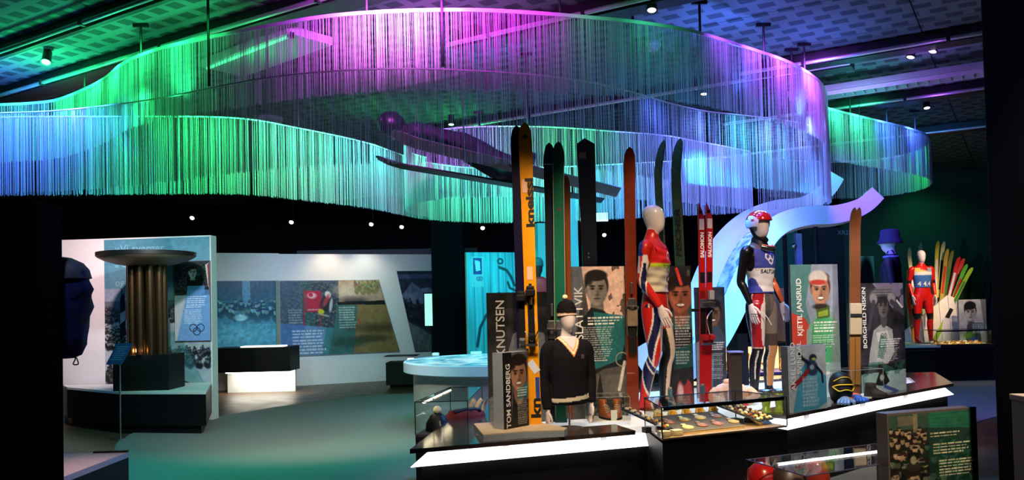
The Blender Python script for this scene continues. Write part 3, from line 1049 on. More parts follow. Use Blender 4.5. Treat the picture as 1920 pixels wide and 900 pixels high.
# lectern sign
pb = G(226, 823, 0)
t = thing('info_sign', 'thin-legged lectern sign with a slanted blue face before the cauldron', 'sign', pb)
zs = W(226, 672, pb.y).z
B().tube([(0, 0, 0.01), (0, 0, zs)], 0.012, 10).obj('pole', M_STEEL, t, 40)
B().lathe([(0, 0), (0.11, 0), (0.11, 0.01), (0.02, 0.014), (0, 0.014)], 24).obj('foot', M_STEEL, t, 40)
mm = Matrix.Translation((0.0, 0, zs + 0.06)) @ Matrix.Rotation(-0.35, 4, 'Z') @ Matrix.Rotation(0.95, 4, 'X')
B().box((0, 0, 0), (0.26, 0.32, 0.012), M=mm, bev=0.003).obj('plate', mat('blue_sign_face', rgb(52, 66, 104), 0.4), t)
g = B()
for k in range(7):
    g.box((0, 0.1 - k * 0.032, 0.0075), (0.2 - 0.03 * (k % 3), 0.009, 0.001), M=mm)
tag(g.obj('text_lines', mat('dim_ink', rgb(120, 140, 180), 0.5), t), kind='stuff')

# rucksack hanging off the partition
q = W(117, 585, 3.70)
t = thing('rucksack', 'dark blue rucksack with a cord loop hanging on the black partition', 'rucksack', q)
M_RUCK = mat('navy_ripstop', rgb(44, 56, 120), 0.6, var=0.5, scale=9, bump=0.6)
b = B()
prof = [(-0.21, 0.06), (-0.195, 0.095), (-0.15, 0.112), (-0.11, 0.118), (-0.07, 0.116), (-0.03, 0.126), (0.02, 0.128), (0.06, 0.135), (0.10, 0.136), (0.14, 0.13), (0.18, 0.125), (0.22, 0.085), (0.235, 0.03)]
rings = []
for z, rx in prof:
    rings.append([(-0.02 + rx * (1 + 0.06 * math.sin(5 * a + z * 20) + 0.05 * math.sin(9 * a - z * 47) + 0.04 * math.sin(z * 70)) * math.cos(a), 0.02 + rx * 0.75 * math.sin(a), z) for a in [2 * math.pi * j / 20 for j in range(20)]])
b.loft(rings).obj('pack', M_RUCK, t, 60)
b = B()
b.loft([[(-0.02 + r * math.cos(a), 0.02 + r * 0.78 * math.sin(a), z) for a in [2 * math.pi * j / 20 for j in range(20)]] for z, r in ((0.15, 0.136), (0.19, 0.125), (0.22, 0.1), (0.245, 0.05), (0.25, 0.02))])
b.obj('flap', mat('highlight_grey_ripstop', rgb(84, 88, 98), 0.6, var=0.5, scale=12, bump=0.6), t, 60)  # grey puts the highlight on the pack's top into the flap colour
B().tube(cr([(0.055, -0.01, -0.17), (0.062, -0.01, -0.21), (0.052, -0.01, -0.235), (0.075, -0.01, -0.235), (0.066, -0.01, -0.205)], 5), 0.003, 6).obj('cord', mat('black_cord', (0.02, 0.02, 0.02), 0.7), t, 60)
B().box((0.03, -0.085, 0.02), (0.02, 0.015, 0.3), bev=0.004).obj('strap', M_BLACK, t)

# near low case at the lower left
p0 = G(112, 850, 0.62)
t = thing('low_plinth', 'low black plinth with a pale top cut by the lower left corner', 'plinth', (p0.x - 0.4, p0.y, 0))
x1 = G(228, 852, 0.62).x - (p0.x - 0.4)
B().box((x1 / 2, -0.5, 0.29), (x1, 1.0, 0.58)).obj('base', M_BLACK, t)
B().box((x1 / 2, -0.5, 0.6), (x1, 1.0, 0.04), bev=0.003).obj('top', mat('pale_pink_laminate', rgb(196, 180, 176), 0.5), t)
B().box((x1 - 0.12, -0.01, 0.625), (0.24, 0.03, 0.012)).obj('edge_strip', M_BLACK, t)

# ================================================================== far wall with photographs
def wall_seg(name, label, a, b, ytop, thick=0.25, material=None, z0=0.0):
    p0, p1 = at(a[0], a[1], 0), at(b[0], b[1], 0)
    d = p1 - p0
    w = math.hypot(d.x, d.y)
    h = W(a[0], ytop, a[1]).z
    t = thing(name, label, 'wall panel', (p0.x, p0.y, 0), math.atan2(d.y, d.x))
    B().box((w / 2, thick / 2, (h + z0) / 2), (w, thick, h - z0), bev=0.004).obj('panel', material or M_WHITE, t)
    return t, w, h


# blue crowd screen set in a white wall
def paint_bluecrowd(p):
    p.c[:] = np.array((40, 92, 120)) / 255
    p.mix(1 - p.y * 2.0, (22, 44, 66), 0.9)
    p.rect(0.48, 0, 0.6, 0.4, (70, 118, 150), 0.8)
    for k in range(5):
        p.rect(0.62 + k * 0.075, 0, 0.66 + k * 0.075, 0.45, (30, 66, 96), 0.7)
    p.crowd(0, 0.30, 1, 0.5, 46, 0.028, 0.042, (18, 48, 70), (110, 170, 190), 11)
    p.rect(0, 0.66, 1, 1, (48, 120, 148), 0.5)
    p.ell(0.45, 0.82, 0.5, 0.2, (86, 160, 186), 0.6, 0.9)
    p.ell(0.45, 0.56, 0.1, 0.05, (130, 186, 204), 0.8, 0.3)
    p.noise(24, 24, 0.2, 12)


t, w, h = wall_seg('photo_wall', 'white wall holding the blue crowd photograph above a black bench', (395, 16.6), (527, 17.2), 474)
z0 = W(400, 652, 16.6).z
z1 = W(400, 527, 16.6).z
M_SCREEN = attr_mat('backlit_print', 0.3, 0.3, emis=0.55)
pr = Print(130, 130, (0, 0, 0), 1.0)
paint_bluecrowd(pr)
pr.obj(t, w * 0.93, z1 - z0, -0.004, 0.02, z0, material=M_SCREEN)
B().box((w * 0.965, -0.02, (z0 + z1) / 2), (w * 0.05, 0.04, z1 - z0)).obj('frame_post', mat('green_grey_post', rgb(120, 136, 124), 0.5), t)

# wall with the red flag poster
t, w, h = wall_seg('photo_wall', 'long white wall holding the red flag poster', (524, 17.2), (830, 18.6), 476)
wall2 = t
k_ = lambda px: w * (px - 524) / (830 - 524)


def paint_flag(p):
    p.c[:] = np.array((70, 84, 104)) / 255
    p.crowd(0, 0, 0.62, 0.62, 420, 0.014, 0.02, (44, 56, 70), (130, 134, 136), 13)
    p.mix((p.x < 0.2) * 1.0, (60, 96, 130), 0.45)
    p.mix(((p.x > 0.18) & (p.x < 0.3)) * 1.0, (50, 120, 110), 0.35)
    p.poly([(0.24, 0.13), (0.39, 0.14), (0.40, 0.42), (0.23, 0.42)], (182, 22, 56), 1)
    p.stroke([(0.225, 0.12), (0.20, 0.62)], 0.012, (150, 30, 50))
    p.stroke([(0.37, 0.44), (0.345, 0.62)], 0.01, (160, 40, 60))
    p.ell(0.3, 0.2, 0.045, 0.04, (240, 220, 220), 0.8, 0.3)
    p.ell(0.29, 0.19, 0.02, 0.025, (182, 22, 56), 1, 0.3)
    p.lines(0.245, 0.38, 0.38, 1, 0.04, (230, 190, 190), 0.8)
    p.ell(0.44, 0.3, 0.06, 0.13, (30, 30, 40), 1, 0.2, 0.5)
    p.ell(0.455, 0.19, 0.03, 0.05, (210, 210, 205), 1, 0.2)
    p.ell(0.43, 0.27, 0.02, 0.1, (190, 60, 70), 0.8, 0.3, 0.6)
    p.ell(0.47, 0.33, 0.015, 0.1, (220, 220, 225), 0.8, 0.3, 0.3)
    p.ell(0.37, 0.42, 0.028, 0.035, (214, 200, 40), 1, 0.2)
    p.stroke([(0.35, 0.45), (0.43, 0.48)], 0.012, (170, 170, 150))
    p.poly([(0.0, 0.56), (0.44, 0.64), (0.40, 1), (0, 1)], (70, 112, 170), 1)
    p.poly([(0.22, 0.6), (0.44, 0.64), (0.40, 1), (0.12, 1)], (112, 146, 178), 0.7)
    p.poly([(0.40, 0.63), (0.47, 0.64), (0.40, 1), (0.33, 1)], (60, 128, 132), 0.9)
    p.poly([(0.58, 0), (1, 0), (1, 0.31), (0.55, 0.31)], (176, 150, 124), 1)
    p.ell(0.7, 0.27, 0.12, 0.06, (60, 50, 56), 0.8, 0.4)
    p.ell(0.68, 0.14, 0.14, 0.09, (222, 204, 180), 0.8, 0.6)
    p.crowd(0.74, 0.0, 1, 0.14, 40, 0.02, 0.02, (130, 120, 80), (190, 184, 130), 14)
    p.poly([(0.54, 0.29), (1, 0.28), (1, 0.35), (0.53, 0.33)], (20, 14, 14), 1)
    p.poly([(0.53, 0.33), (1, 0.34), (1, 1), (0.40, 1)], (132, 112, 66), 1)
    p.poly([(0.53, 0.33), (0.72, 0.34), (0.60, 1), (0.39, 1)], (52, 104, 104), 0.9)
    p.ell(0.85, 0.66, 0.2, 0.06, (66, 52, 30), 0.8, 0.6)
    p.ell(0.78, 0.8, 0.16, 0.05, (70, 60, 36), 0.9, 0.4)
    p.ell(0.58, 0.84, 0.14, 0.06, (40, 70, 56), 0.8, 0.5)
    p.stroke([(0.70, 0.54), (0.72, 0.60)], 0.008, (200, 60, 50))
    p.lines(0.54, 0.36, 0.70, 9, 0.034, (220, 224, 220), 0.7, 0.5, -0.1)
    p.lines(0.07, 0.38, 0.2, 6, 0.034, (200, 210, 220), 0.5)
    p.lines(0.10, 0.66, 0.38, 8, 0.042, (226, 232, 240), 0.8)
    p.noise(26, 20, 0.14, 15)


z0, z1 = W(540, 668, 17.3).z, W(527, 527, 17.2).z
pr = Print(230, 150, (0, 0, 0), 1.5)
paint_flag(pr)
o = pr.obj(t, 1.0, 1.0, 0, 0, 0)
me = o.data
co = np.empty(len(me.vertices) * 3)
me.vertices.foreach_get('co', co)
co = co.reshape(-1, 3)
u, v = co[:, 0].copy(), co[:, 2].copy()
xl, xr0, xr1 = k_(527), k_(745), k_(707)
co[:, 0] = xl + u * ((xr0 - xl) * (1 - v) + (xr1 - xl) * v)
co[:, 1] = -0.03
co[:, 2] = z0 + v * (z1 - z0)
me.vertices.foreach_set('co', co.ravel())
bd = B()
bd.loft([[(xl - 0.01, y, z0 - 0.01), (xr0 + 0.01, y, z0 - 0.01), (xr1 + 0.01, y, z1 + 0.01), (xl - 0.01, y, z1 + 0.01)] for y in (-0.028, 0.0)])
bd.obj('poster_board', M_GREY, t)


def paint_snowtown(p):
    p.c[:] = np.array((40, 44, 62)) / 255
    p.rect(0, 0.04, 1, 0.1, (84, 92, 130), 0.7)
    p.poly([(0, 0.3), (0.3, 0.14), (0.5, 0.22), (0.7, 0.2), (1, 0.34), (1, 0.42), (0, 0.4)], (120, 128, 160), 0.75)
    p.crowd(0, 0.35, 1, 0.6, 60, 0.02, 0.03, (16, 18, 26), (60, 64, 84), 16)
    p.poly([(0, 0.62), (1, 0.9), (1, 1), (0, 1)], (96, 104, 104), 0.9)
    p.noise(12, 16, 0.3, 17)


pr = Print(70, 120, (0, 0, 0), 0.7)
paint_snowtown(pr)
o = pr.obj(t, 1.0, 1.0, 0, 0, 0)
me = o.data
me.vertices.foreach_get('co', co2 := np.empty(len(me.vertices) * 3))
co2 = co2.reshape(-1, 3)
u, v = co2[:, 0].copy(), co2[:, 2].copy()
za, zb_ = W(780, 660, 18.3).z, W(742, 508, 18.1).z
x0a, x0b, x1_ = k_(775), k_(742), k_(829)
co2[:, 0] = (x0a * (1 - v) + x0b * v) + u * (x1_ - (x0a * (1 - v) + x0b * v))
co2[:, 1] = -0.03
co2[:, 2] = za + v * (zb_ - za)
me.vertices.foreach_set('co', co2.ravel())

# upper dim panel behind the long wall
t, w, h = wall_seg('wall_header', 'dim grey wall panel rising behind the long white wall', (560, 20.2), (900, 20.6), 470, material=mat('slate_paint', rgb(84, 90, 100), 0.7))

# lit screens beside the pillar
for (xa, xb, lab) in ((797, 818, 'glowing pale screen left of the dark pillar'), (871, 882, 'glowing pale screen sliver right of the dark pillar')):
    p0, p1 = W(xa, 611, 16.4), W(xb + 6, 611, 16.4)
    w = p1.x - p0.x
    h = W(xa, 551, 16.4).z - p0.z
    t = thing('screen', lab, 'screen', p0)
    B().box((w / 2, 0.03, h / 2), (w + 0.04, 0.06, h + 0.04), bev=0.004).obj('bezel', M_BLACK, t)
    B().box((w / 2, -0.003, h / 2), (w, 0.006, h)).obj('display', mat('screen_glow', (0.5, 0.8, 0.8), 0.4, emit=rgb(176, 246, 236), es=1.0), t)
    B().tube([(w / 2, 0.05, -p0.z), (w / 2, 0.05, h / 2)], 0.03).obj('stand', M_BLACK, t)

# black bench with a white light below
p0, p1 = at(398, 15.6, 0), at(545, 15.6, 0)
za, zb_ = W(470, 698, 15.6).z, W(470, 652, 15.6).z
t = thing('wall_bench', 'black floating bench with white light below it before the blue photograph', 'bench', (p0.x, 15.6, 0))
w = p1.x - p0.x
B().box((w / 2, 0.35, (za + zb_) / 2), (w, 0.7, zb_ - za), bev=0.006).obj('body', M_BLACK, t)
B().box((w * 0.62, 0.25, zb_ + 0.012), (w * 0.55, 0.3, 0.024)).obj('light_strip', mat('white_light_strip', (0.9, 0.9, 0.9), 0.4, emit=(1, 0.95, 0.85), es=1.6), t)
B().box((w * 0.55, 0.35, za - 0.012), (w * 0.8, 0.5, 0.02)).obj('under_light', mat('under_light', (0.9, 0.9, 0.9), 0.4, emit=(1, 0.93, 0.8), es=9.0), t)
B().box((w * 0.5, 0.66, za / 2), (w * 0.9, 0.06, za)).obj('leg_panel', M_WHITE, t)

p0 = at(724, 16.2, 0)
t = thing('wall_bench', 'small black box with a glowing white end left of the round table', 'bench', (p0.x, 16.2, 0))
w = at(778, 16.2, 0).x - p0.x
za, zb_ = W(740, 722, 16.2).z, W(740, 680, 16.2).z
B().box((w / 2, 0.3, (za + zb_) / 2), (w, 0.6, zb_ - za), bev=0.005).obj('body', M_BLACK, t)
B().box((w / 2, 0.35, za / 2), (w * 0.8, 0.4, za)).obj('foot', M_BLACK, t)
B().box((w / 2, 0.3, zb_ + 0.12), (w * 1.15, 0.5, 0.012)).obj('shelf', M_BLACK, t)
B().box((w * 0.85, 0.1, zb_ + 0.04), (0.12, 0.1, 0.07), bev=0.01).obj('light_block', mat('white_light_block', (0.9, 0.9, 0.9), 0.4, emit=(1, 0.95, 0.88), es=2.5), t)

# rock carving board
def paint_carving(p):
    p.c[:] = np.array((74, 168, 192)) / 255
    n = vnoise(p.nx, p.ny, 26, 3, 21)
    p.c *= (0.78 + 0.4 * n)[..., None]
    for k, x in enumerate((0.14, 0.3, 0.46, 0.62, 0.76, 0.9)):
        p.stroke([(x, 0), (x + 0.01, 1)], 0.004, (30, 90, 110), 0.6)
    dk = (20, 60, 70)
    p.stroke([(0.18, 0.62), (0.24, 0.5), (0.36, 0.42), (0.5, 0.37), (0.6, 0.33)], 0.012, dk)
    p.ring(0.62, 0.29, 0.018, 0.008, dk)
    p.stroke([(0.6, 0.33), (0.66, 0.44), (0.6, 0.52)], 0.01, dk)
    p.stroke([(0.64, 0.1), (0.78, 0.12), (0.86, 0.16), (0.93, 0.22)], 0.012, dk)
    p.stroke([(0.8, 0.2), (0.84, 0.24), (0.97, 0.26)], 0.01, dk)
    p.stroke([(0.86, 0.3), (0.96, 0.4), (0.97, 0.55), (0.94, 0.66)], 0.01, dk)
    p.ring(0.66, 0.06, 0.016, 0.008, dk)
    p.stroke([(0.33, 0.92), (0.34, 0.82), (0.42, 0.8)], 0.012, dk)
    p.ell(0.4, 0.3, 0.03, 0.012, dk, 1, 0.3)
    p.rect(0.1, 0.03, 0.32, 0.23, (120, 178, 196), 0.8)
    p.rect(0.13, 0.035, 0.30, 0.145, (30, 60, 130), 1)
    p.poly([(0.16, 0.05), (0.26, 0.06), (0.27, 0.12), (0.18, 0.125)], (170, 200, 224), 0.9)
    p.ring(0.23, 0.175, 0.012, 0.006, (70, 120, 150))
    p.ring(0.27, 0.175, 0.012, 0.006, (70, 120, 150))


t, w, h = board('carving_board', 'tall turquoise board with carved stick figures on skis behind the round table', 'display board', (880, 13.2), (976, 13.5), 473, 0.02, 0.08, (120, 230), paint_carving, M_WHITE)
M_TEALP = mat('pale_teal_board', rgb(110, 190, 196), 0.5)
for (a, b, top, lab) in ((1016, 1030, 418, 'narrow pale teal upright panel behind the green ski'), (1062, 1092, 372, 'wide pale teal upright panel behind the dark tail-up skis')):
    board('light_column', lab, 'panel', (a, 13.0), (b, 13.05), top, 0.0, 0.12, material=M_TEALP)

# red jacket bust far behind the skis
q = at(1014, 12.4, 0)
t = thing('jacket_bust', 'far bust in a red jacket and teal cap between the yellow and green skis', 'mannequin', q)
zb_ = W(1014, 560, 12.4).z
B().loft([[(rx * math.cos(a), ry * math.sin(a), zb_ + z) for a in [2 * math.pi * j / 20 for j in range(20)]] for z, rx, ry in ((-0.25, 0.2, 0.13), (0.0, 0.22, 0.14), (0.2, 0.23, 0.13), (0.29, 0.18, 0.1), (0.33, 0.08, 0.07))]).obj('jacket', mat('red_jacket', rgb(190, 24, 34), 0.6), t, 60)
for s_ in (-1, 1):
    B().tube(cr([(s_ * 0.2, 0, zb_ + 0.22), (s_ * 0.27, 0.02, zb_ - 0.02), (s_ * 0.26, -0.03, zb_ - 0.25)], 4), 0.065, 12).obj('sleeve', mat('red_jacket', rgb(190, 24, 34), 0.6), t, 60)
B().lathe([(0.05, 0.3), (0.05, 0.36), (0.075, 0.42), (0.085, 0.5), (0.07, 0.57), (0, 0.6)], 20, (0, 0, zb_), sy=1.15).obj('head', mat('dark_bust_head', (0.02, 0.02, 0.02), 0.4), t, 60)
B().lathe([(0.09, 0.49), (0.094, 0.5), (0.09, 0.57), (0.06, 0.62), (0, 0.635)], 20, (0, 0, zb_), sy=1.15).obj('cap', mat('teal_cap', rgb(30, 90, 90), 0.8), t, 60)
B().tube([(0, 0, 0), (0, 0, zb_ - 0.2)], 0.02).obj('pole', M_STEEL, t)
B().lathe([(0, 0), (0.2, 0), (0.2, 0.015), (0, 0.015)], 24).obj('foot', M_STEEL, t)

# lit exit sign far behind
p = W(1118, 416, 19.0)
t = thing('exit_sign', 'small glowing white sign under the hem of the strings', 'sign', p)
B().box((0.14, 0.03, 0.11), (0.3, 0.06, 0.24), bev=0.006).obj('case', M_BLACK, t)
B().box((0.14, -0.004, 0.11), (0.27, 0.008, 0.2)).obj('face', mat('sign_glow', (0.8, 0.9, 0.9), 0.4, emit=rgb(220, 250, 255), es=1.4), t)
B().tube([(0.14, 0.03, 0.22), (0.14, 0.03, CZ - p.z)], 0.012).obj('stem', M_TRACK, t)

# ------------------------------------------------------------------ round table
c = at(938, 10.75, 0)
t = thing('round_table', 'round white table with a glowing blue map top', 'table', c)
R = 1.24
B().lathe([(R * 0.5, 0.77), (R - 0.02, 0.77), (R, 0.78), (R, 0.895), (R - 0.012, 0.905), (R - 0.03, 0.905), (R - 0.03, 0.88), (R * 0.5, 0.88)], 72).obj('rim', mat('rim_white', rgb(190, 200, 225), 0.5, var=0.03), t, 30)


def table_mat():
    mt, nt, out = newmat('glowing_map_top')
    tc = nt.nodes.new('ShaderNodeTexCoord')
    no = nt.nodes.new('ShaderNodeTexNoise')
    no.inputs['Scale'].default_value = 2.2
    no.inputs['Detail'].default_value = 6
    no.inputs['Distortion'].default_value = 1.4
    rp = nt.nodes.new('ShaderNodeValToRGB')
    e = rp.color_ramp.elements
    e[0].position, e[0].color = 0.36, (*rgb(52, 140, 176), 1)
    e[1].position, e[1].color = 0.62, (*rgb(206, 244, 250), 1)
    el = e.new(0.48)
    el.color = (*rgb(104, 196, 222), 1)
    b = nt.nodes.new('ShaderNodeBsdfPrincipled')
    b.inputs['Roughness'].default_value = 0.25
    b.inputs['Base Color'].default_value = (0.1, 0.12, 0.14, 1)
    b.inputs['Emission Strength'].default_value = 0.8
    nt.links.new(tc.outputs['Object'], no.inputs[0])
    nt.links.new(no.outputs['Fac'], rp.inputs[0])
    nt.links.new(rp.outputs[0], b.inputs['Emission Color'])
    nt.links.new(b.outputs[0], out.inputs[0])
    return mt


B().lathe([(0, 0.878), (R - 0.03, 0.878), (R - 0.03, 0.898), (0, 0.898)], 72).obj('top', table_mat(), t)
B().lathe([(0, 0.0), (R * 0.9, 0.0), (R * 0.9, 0.77), (0, 0.77)], 72).obj('drum', mat('drum_grey', rgb(150, 152, 156), 0.5), t, 30)
for k in range(5):
    a = 1.2 + k * 0.22
    B().box((0, 0, 0), (0.1 - 0.02 * (k % 2), 0.03, 0.004), M=Matrix.Translation((R * 0.86 * math.cos(a), R * 0.86 * math.sin(a), 0.9)) @ Matrix.Rotation(a + math.pi / 2, 4, 'Z')).obj('marking', M_INK, t)
p = W(855, 661, 11.8)
for (px, lab, sx) in ((817, 'small white block at the back left of the round table', 0.1), (893, 'pale rounded cap on the back rim of the round table', 0.16)):
    q = at(px, 11.72 if px < 850 else 11.85, 0.905)
    t = thing('table_block', lab, 'block', q)
    B().box((0, 0, 0.02), (sx, 0.1, 0.04), bev=0.012).obj('body', M_WHITE, t)
    B().box((0, 0, 0.0425), (sx * 0.6, 0.06, 0.005)).obj('top_plate', M_GREY, t)

# ================================================================== the central island
ZS = 0.65                                  # top of the dark slab
FR = [at(772, 5.52, 0), at(1196, 6.1, 0), at(1240, 6.15, 0), at(1478, 6.7, 0), at(1646, 7.75, 0), at(1792, 8.85, 0)]
BK = [at(1756, 10.2, 0), at(1500, 10.4, 0), at(1150, 9.2, 0), at(905, 7.9, 0), at(838, 6.75, 0)]
ring = [(p.x, p.y) for p in FR + BK]


def inset(poly, d):
    n = len(poly)
    out = []
    for i in range(n):
        p0, p1, p2 = Vector(poly[i - 1]), Vector(poly[i]), Vector(poly[(i + 1) % n])
        a, b = (p1 - p0).normalized(), (p2 - p1).normalized()
        na, nb = Vector((-a.y, a.x)), Vector((-b.y, b.x))
        bi = (na + nb)
        bi = bi / max(0.35, (1 + na.dot(nb)))
        q = p1 + bi * d
        out.append((q.x, q.y))
    return out


def acrylic():
    mt, nt, out = newmat('white_acrylic')
    tr = nt.nodes.new('ShaderNodeBsdfTranslucent')
    tr.inputs[0].default_value = (0.9, 0.9, 0.92, 1)
    nt.links.new(tr.outputs[0], out.inputs[0])
    return mt


M_ACRYL = acrylic()
t = thing('display_island', 'large angular black island with a glowing white band under a dark top', 'display island', (0, 0, 0))
i1, i2 = inset(ring, 0.10), inset(ring, 0.36)
B().prism(inset(ring, 0.06), 0.0, 0.53).obj('base', M_BLACK, t)
M_GLOW = mat('white_light_band', (0.9, 0.9, 0.9), 0.35, emit=(1.0, 0.97, 0.93), es=2.2, var=0.02)
g = B()
lo, hi = inset(ring, 0.0), inset(ring, 0.10)
n = len(ring)
for i in range(n):
    j = (i + 1) % n
    P0, P1, Q0, Q1 = Vector(lo[i]), Vector(lo[j]), Vector(hi[i]), Vector(hi[j])
    L = (P1 - P0).length
    k = max(1, round(L / 1.1))
    for s in range(k):
        a, b = (s + 0.003) / k, (s + 0.997) / k
        g = B()
        c4 = [P0.lerp(P1, a), P0.lerp(P1, b), Q0.lerp(Q1, b), Q0.lerp(Q1, a)]
        vs = [(*c4[0], 0.53), (*c4[1], 0.53), (*c4[2], ZS - 0.035), (*c4[3], ZS - 0.035)]
        inn = Vector((Q0 - P0)).normalized() * 0.02
        vb = [(v[0] + inn.x, v[1] + inn.y, v[2] - 0.004) for v in vs]
        g.loft([vs, vb])
        g.obj('light_panel', M_GLOW, t)
# slab, a frame of dark polished stone
M_SLAB = mat('dark_polished_slab', rgb(62, 52, 48), 0.16, spec=0.6, scale=30, var=0.25)
for i in range(n):
    j = (i + 1) % n
    if i in (1, 2):
        continue
    g = B()
    g.prism([ring[i], ring[j], i2[j], i2[i]], ZS - 0.03, ZS)
    g.obj('slab', M_SLAB, t)
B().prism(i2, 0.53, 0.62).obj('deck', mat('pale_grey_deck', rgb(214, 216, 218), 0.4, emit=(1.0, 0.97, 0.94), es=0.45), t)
for px, Y in ((952, 5.83), (1135, 6.07), (1515, 6.98), (1700, 8.22), (1620, 7.65)):
    q = at(px, Y, 0)
    B().lathe([(0, 0), (0.022, 0), (0.022, 0.085), (0, 0.085)], 14, (q.x, q.y - 0.02, 0.54)).obj('standoff', M_ACRYL, t, 40)

# plinth box under the medal case
c0, c1 = G(1242, 826, ZS), G(1476, 801, ZS)
dc = c1 - c0
wc = math.hypot(dc.x, dc.y)
ac = math.atan2(dc.y, dc.x)
nb = Vector((-math.sin(ac), math.cos(ac), 0))
bk0 = at(1192, 6.35, ZS) - c0
dl = Vector((bk0.x, bk0.y, 0))            # left flank runs back and to the left
MR = Matrix.Translation(c0) @ Matrix.Rotation(ac, 4, 'Z')
t = thing('case_plinth', 'black plinth projecting from the island under the medal case', 'plinth', (c0.x, c0.y, 0), ac)
dll = Matrix.Rotation(-ac, 3, 'Z') @ dl
depth = 0.55
B().prism([(0, 0), (wc, 0), (wc, depth), (dll.x, depth)], 0.0, ZS - 0.02).obj('box', M_BLACK, t)


def case(name, label, loc, rz, poly, z1, pane_gap=0.0, tube=None, edge=0.008, frame_mat=None, floor_mat_=None, group=None):
    "glass case on a polygon footprint (local), height z1; panes, edge bars, floor"
    t = thing(name, label, 'display case', loc, rz, group)
    n = len(poly)
    fm = frame_mat or M_BLACK
    B().prism(poly, 0.0, 0.012).obj('floor_plate', floor_mat_ or M_DARK, t)
    for i in range(n):
        a, b = Vector((*poly[i], 0)), Vector((*poly[(i + 1) % n], 0))
        d = (b - a)
        L = d.length
        mm = Matrix.Translation(a.lerp(b, 0.5) + Vector((0, 0, z1 / 2 + 0.006))) @ Matrix.Rotation(math.atan2(d.y, d.x), 4, 'Z')
        B().box((0, 0, 0), (L - 0.006, 0.005, z1 - 0.016), M=mm).obj('pane', M_GLASS, t)
        B().tube([a + Vector((0, 0, 0.012)), a + Vector((0, 0, z1))], edge * 0.6, 6).obj('edge', fm, t)
        B().tube([a + Vector((0, 0, z1)), b + Vector((0, 0, z1))], edge * 0.5, 6).obj('edge', fm, t)
    B().prism(poly, z1 - 0.004, z1 + 0.002).obj('pane', M_GLASS, t)
    return t


MZ = 0.225
case('medal_case', 'glass case full of golden medals and pins at the front of the island', c0, ac, [(0, 0), (wc, 0), (wc - 0.02, depth), (dll.x, depth)], MZ, floor_mat_=mat('case_floor_tan', rgb(150, 122, 86), 0.6))
# warm tube inside the case (a lamp the case has)
t = thing('case_lamp', 'warm strip light behind the front top bar of the medal case', 'lamp', c0, ac)
B().box((wc * 0.5, 0.022, MZ - 0.013), (wc * 0.94, 0.02, 0.006)).obj('strip', mat('warm_strip', (0.9, 0.8, 0.6), 0.4, emit=(1.0, 0.72, 0.34), es=70.0), t)
B().box((wc * 0.5, 0.02, MZ - 0.007), (wc * 0.97, 0.034, 0.004)).box((wc * 0.5, 0.005, MZ - 0.014), (wc * 0.97, 0.004, 0.02)).obj('channel', M_DARK, t)
M_GOLD = mat('gold_metal', rgb(226, 160, 62), 0.35, 0.7)
M_GOLD2 = mat('pale_gold_enamel', rgb(236, 204, 120), 0.4, 0.2)
M_BRZ = mat('copper_medal', rgb(196, 118, 62), 0.35, 0.7)
M_CREAM = mat('cream_card', rgb(236, 222, 190), 0.6)
# sloping grey tray
t = thing('medal_tray', 'sloping grey tray holding the large medals in the case', 'tray', c0, ac)
SL = 0.22
mt_ = Matrix.Translation((wc * 0.44, 0.24, 0.06)) @ Matrix.Rotation(SL, 4, 'X')
B().box((0, 0, 0), (wc * 0.52, 0.34, 0.012), M=mt_, bev=0.003).obj('plate', mat('grey_felt', rgb(92, 88, 84), 0.9, bump=0.3), t)
B().box((wc * 0.44, 0.08, 0.02), (wc * 0.52, 0.012, 0.02)).obj('lip', mat('pale_wood_lip', rgb(224, 190, 136), 0.5), t)
B().box((wc * 0.44, 0.38, 0.05), (wc * 0.52, 0.012, 0.075)).obj('support', M_DARK, t)


def cased(name, label, cat, u, v, group, build, tilt=True):
    mm = MR @ mt_ @ Matrix.Translation((u, v, 0.0065)) if tilt else MR @ Matrix.Translation((u, v, 0.0125))
    o = thing(name, label, cat, (0, 0, 0), 0, group)
    o.matrix_world = mm
    build(o)
    return o


def medal_build(material, rx=0.045, ry=0.036, tab=True):
    def f(o):
        B().lathe([(0, 0), (1, 0), (1.02, 0.003), (1, 0.007), (0.9, 0.008), (0.84, 0.006), (0, 0.006)], 20, sx=rx, sy=ry).obj('disc', material, o, 40)
        B().lathe([(0.0, 0.006), (0.5, 0.006), (0.42, 0.010), (0, 0.011)], 14, sx=rx, sy=ry).obj('relief', material, o, 40)
        if tab:
            B().box((-rx * 0.15, ry * 1.35, 0.005), (0.034, 0.028, 0.009), bev=0.003).obj('ribbon_clasp', material, o)
    return f


sp = [(-0.24, 0.03), (-0.09, 0.05), (0.06, 0.06), (0.21, 0.06), (-0.17, -0.1), (-0.03, -0.085), (0.11, -0.085), (0.26, -0.08)]
mlab = ['round orange medal at the back left of the tray', 'medal with a red clasp at the back of the tray', 'pale medal at the back middle of the tray', 'large orange medal at the back right of the tray',
        'pale gold medal at the front left of the tray', 'copper medal second from left at the front of the tray', 'speckled bronze medal third from left at the front of the tray', 'wide bronze medal at the front right of the tray']
for k, (u, v) in enumerate(sp):
    u *= wc / 1.12
    cased('medal', mlab[k], 'medal', u, v, 'large medals on the tray', medal_build([M_BRZ, M_GOLD, M_GOLD2, M_BRZ, M_GOLD2, M_BRZ, M_BRZ, M_GOLD][k]))


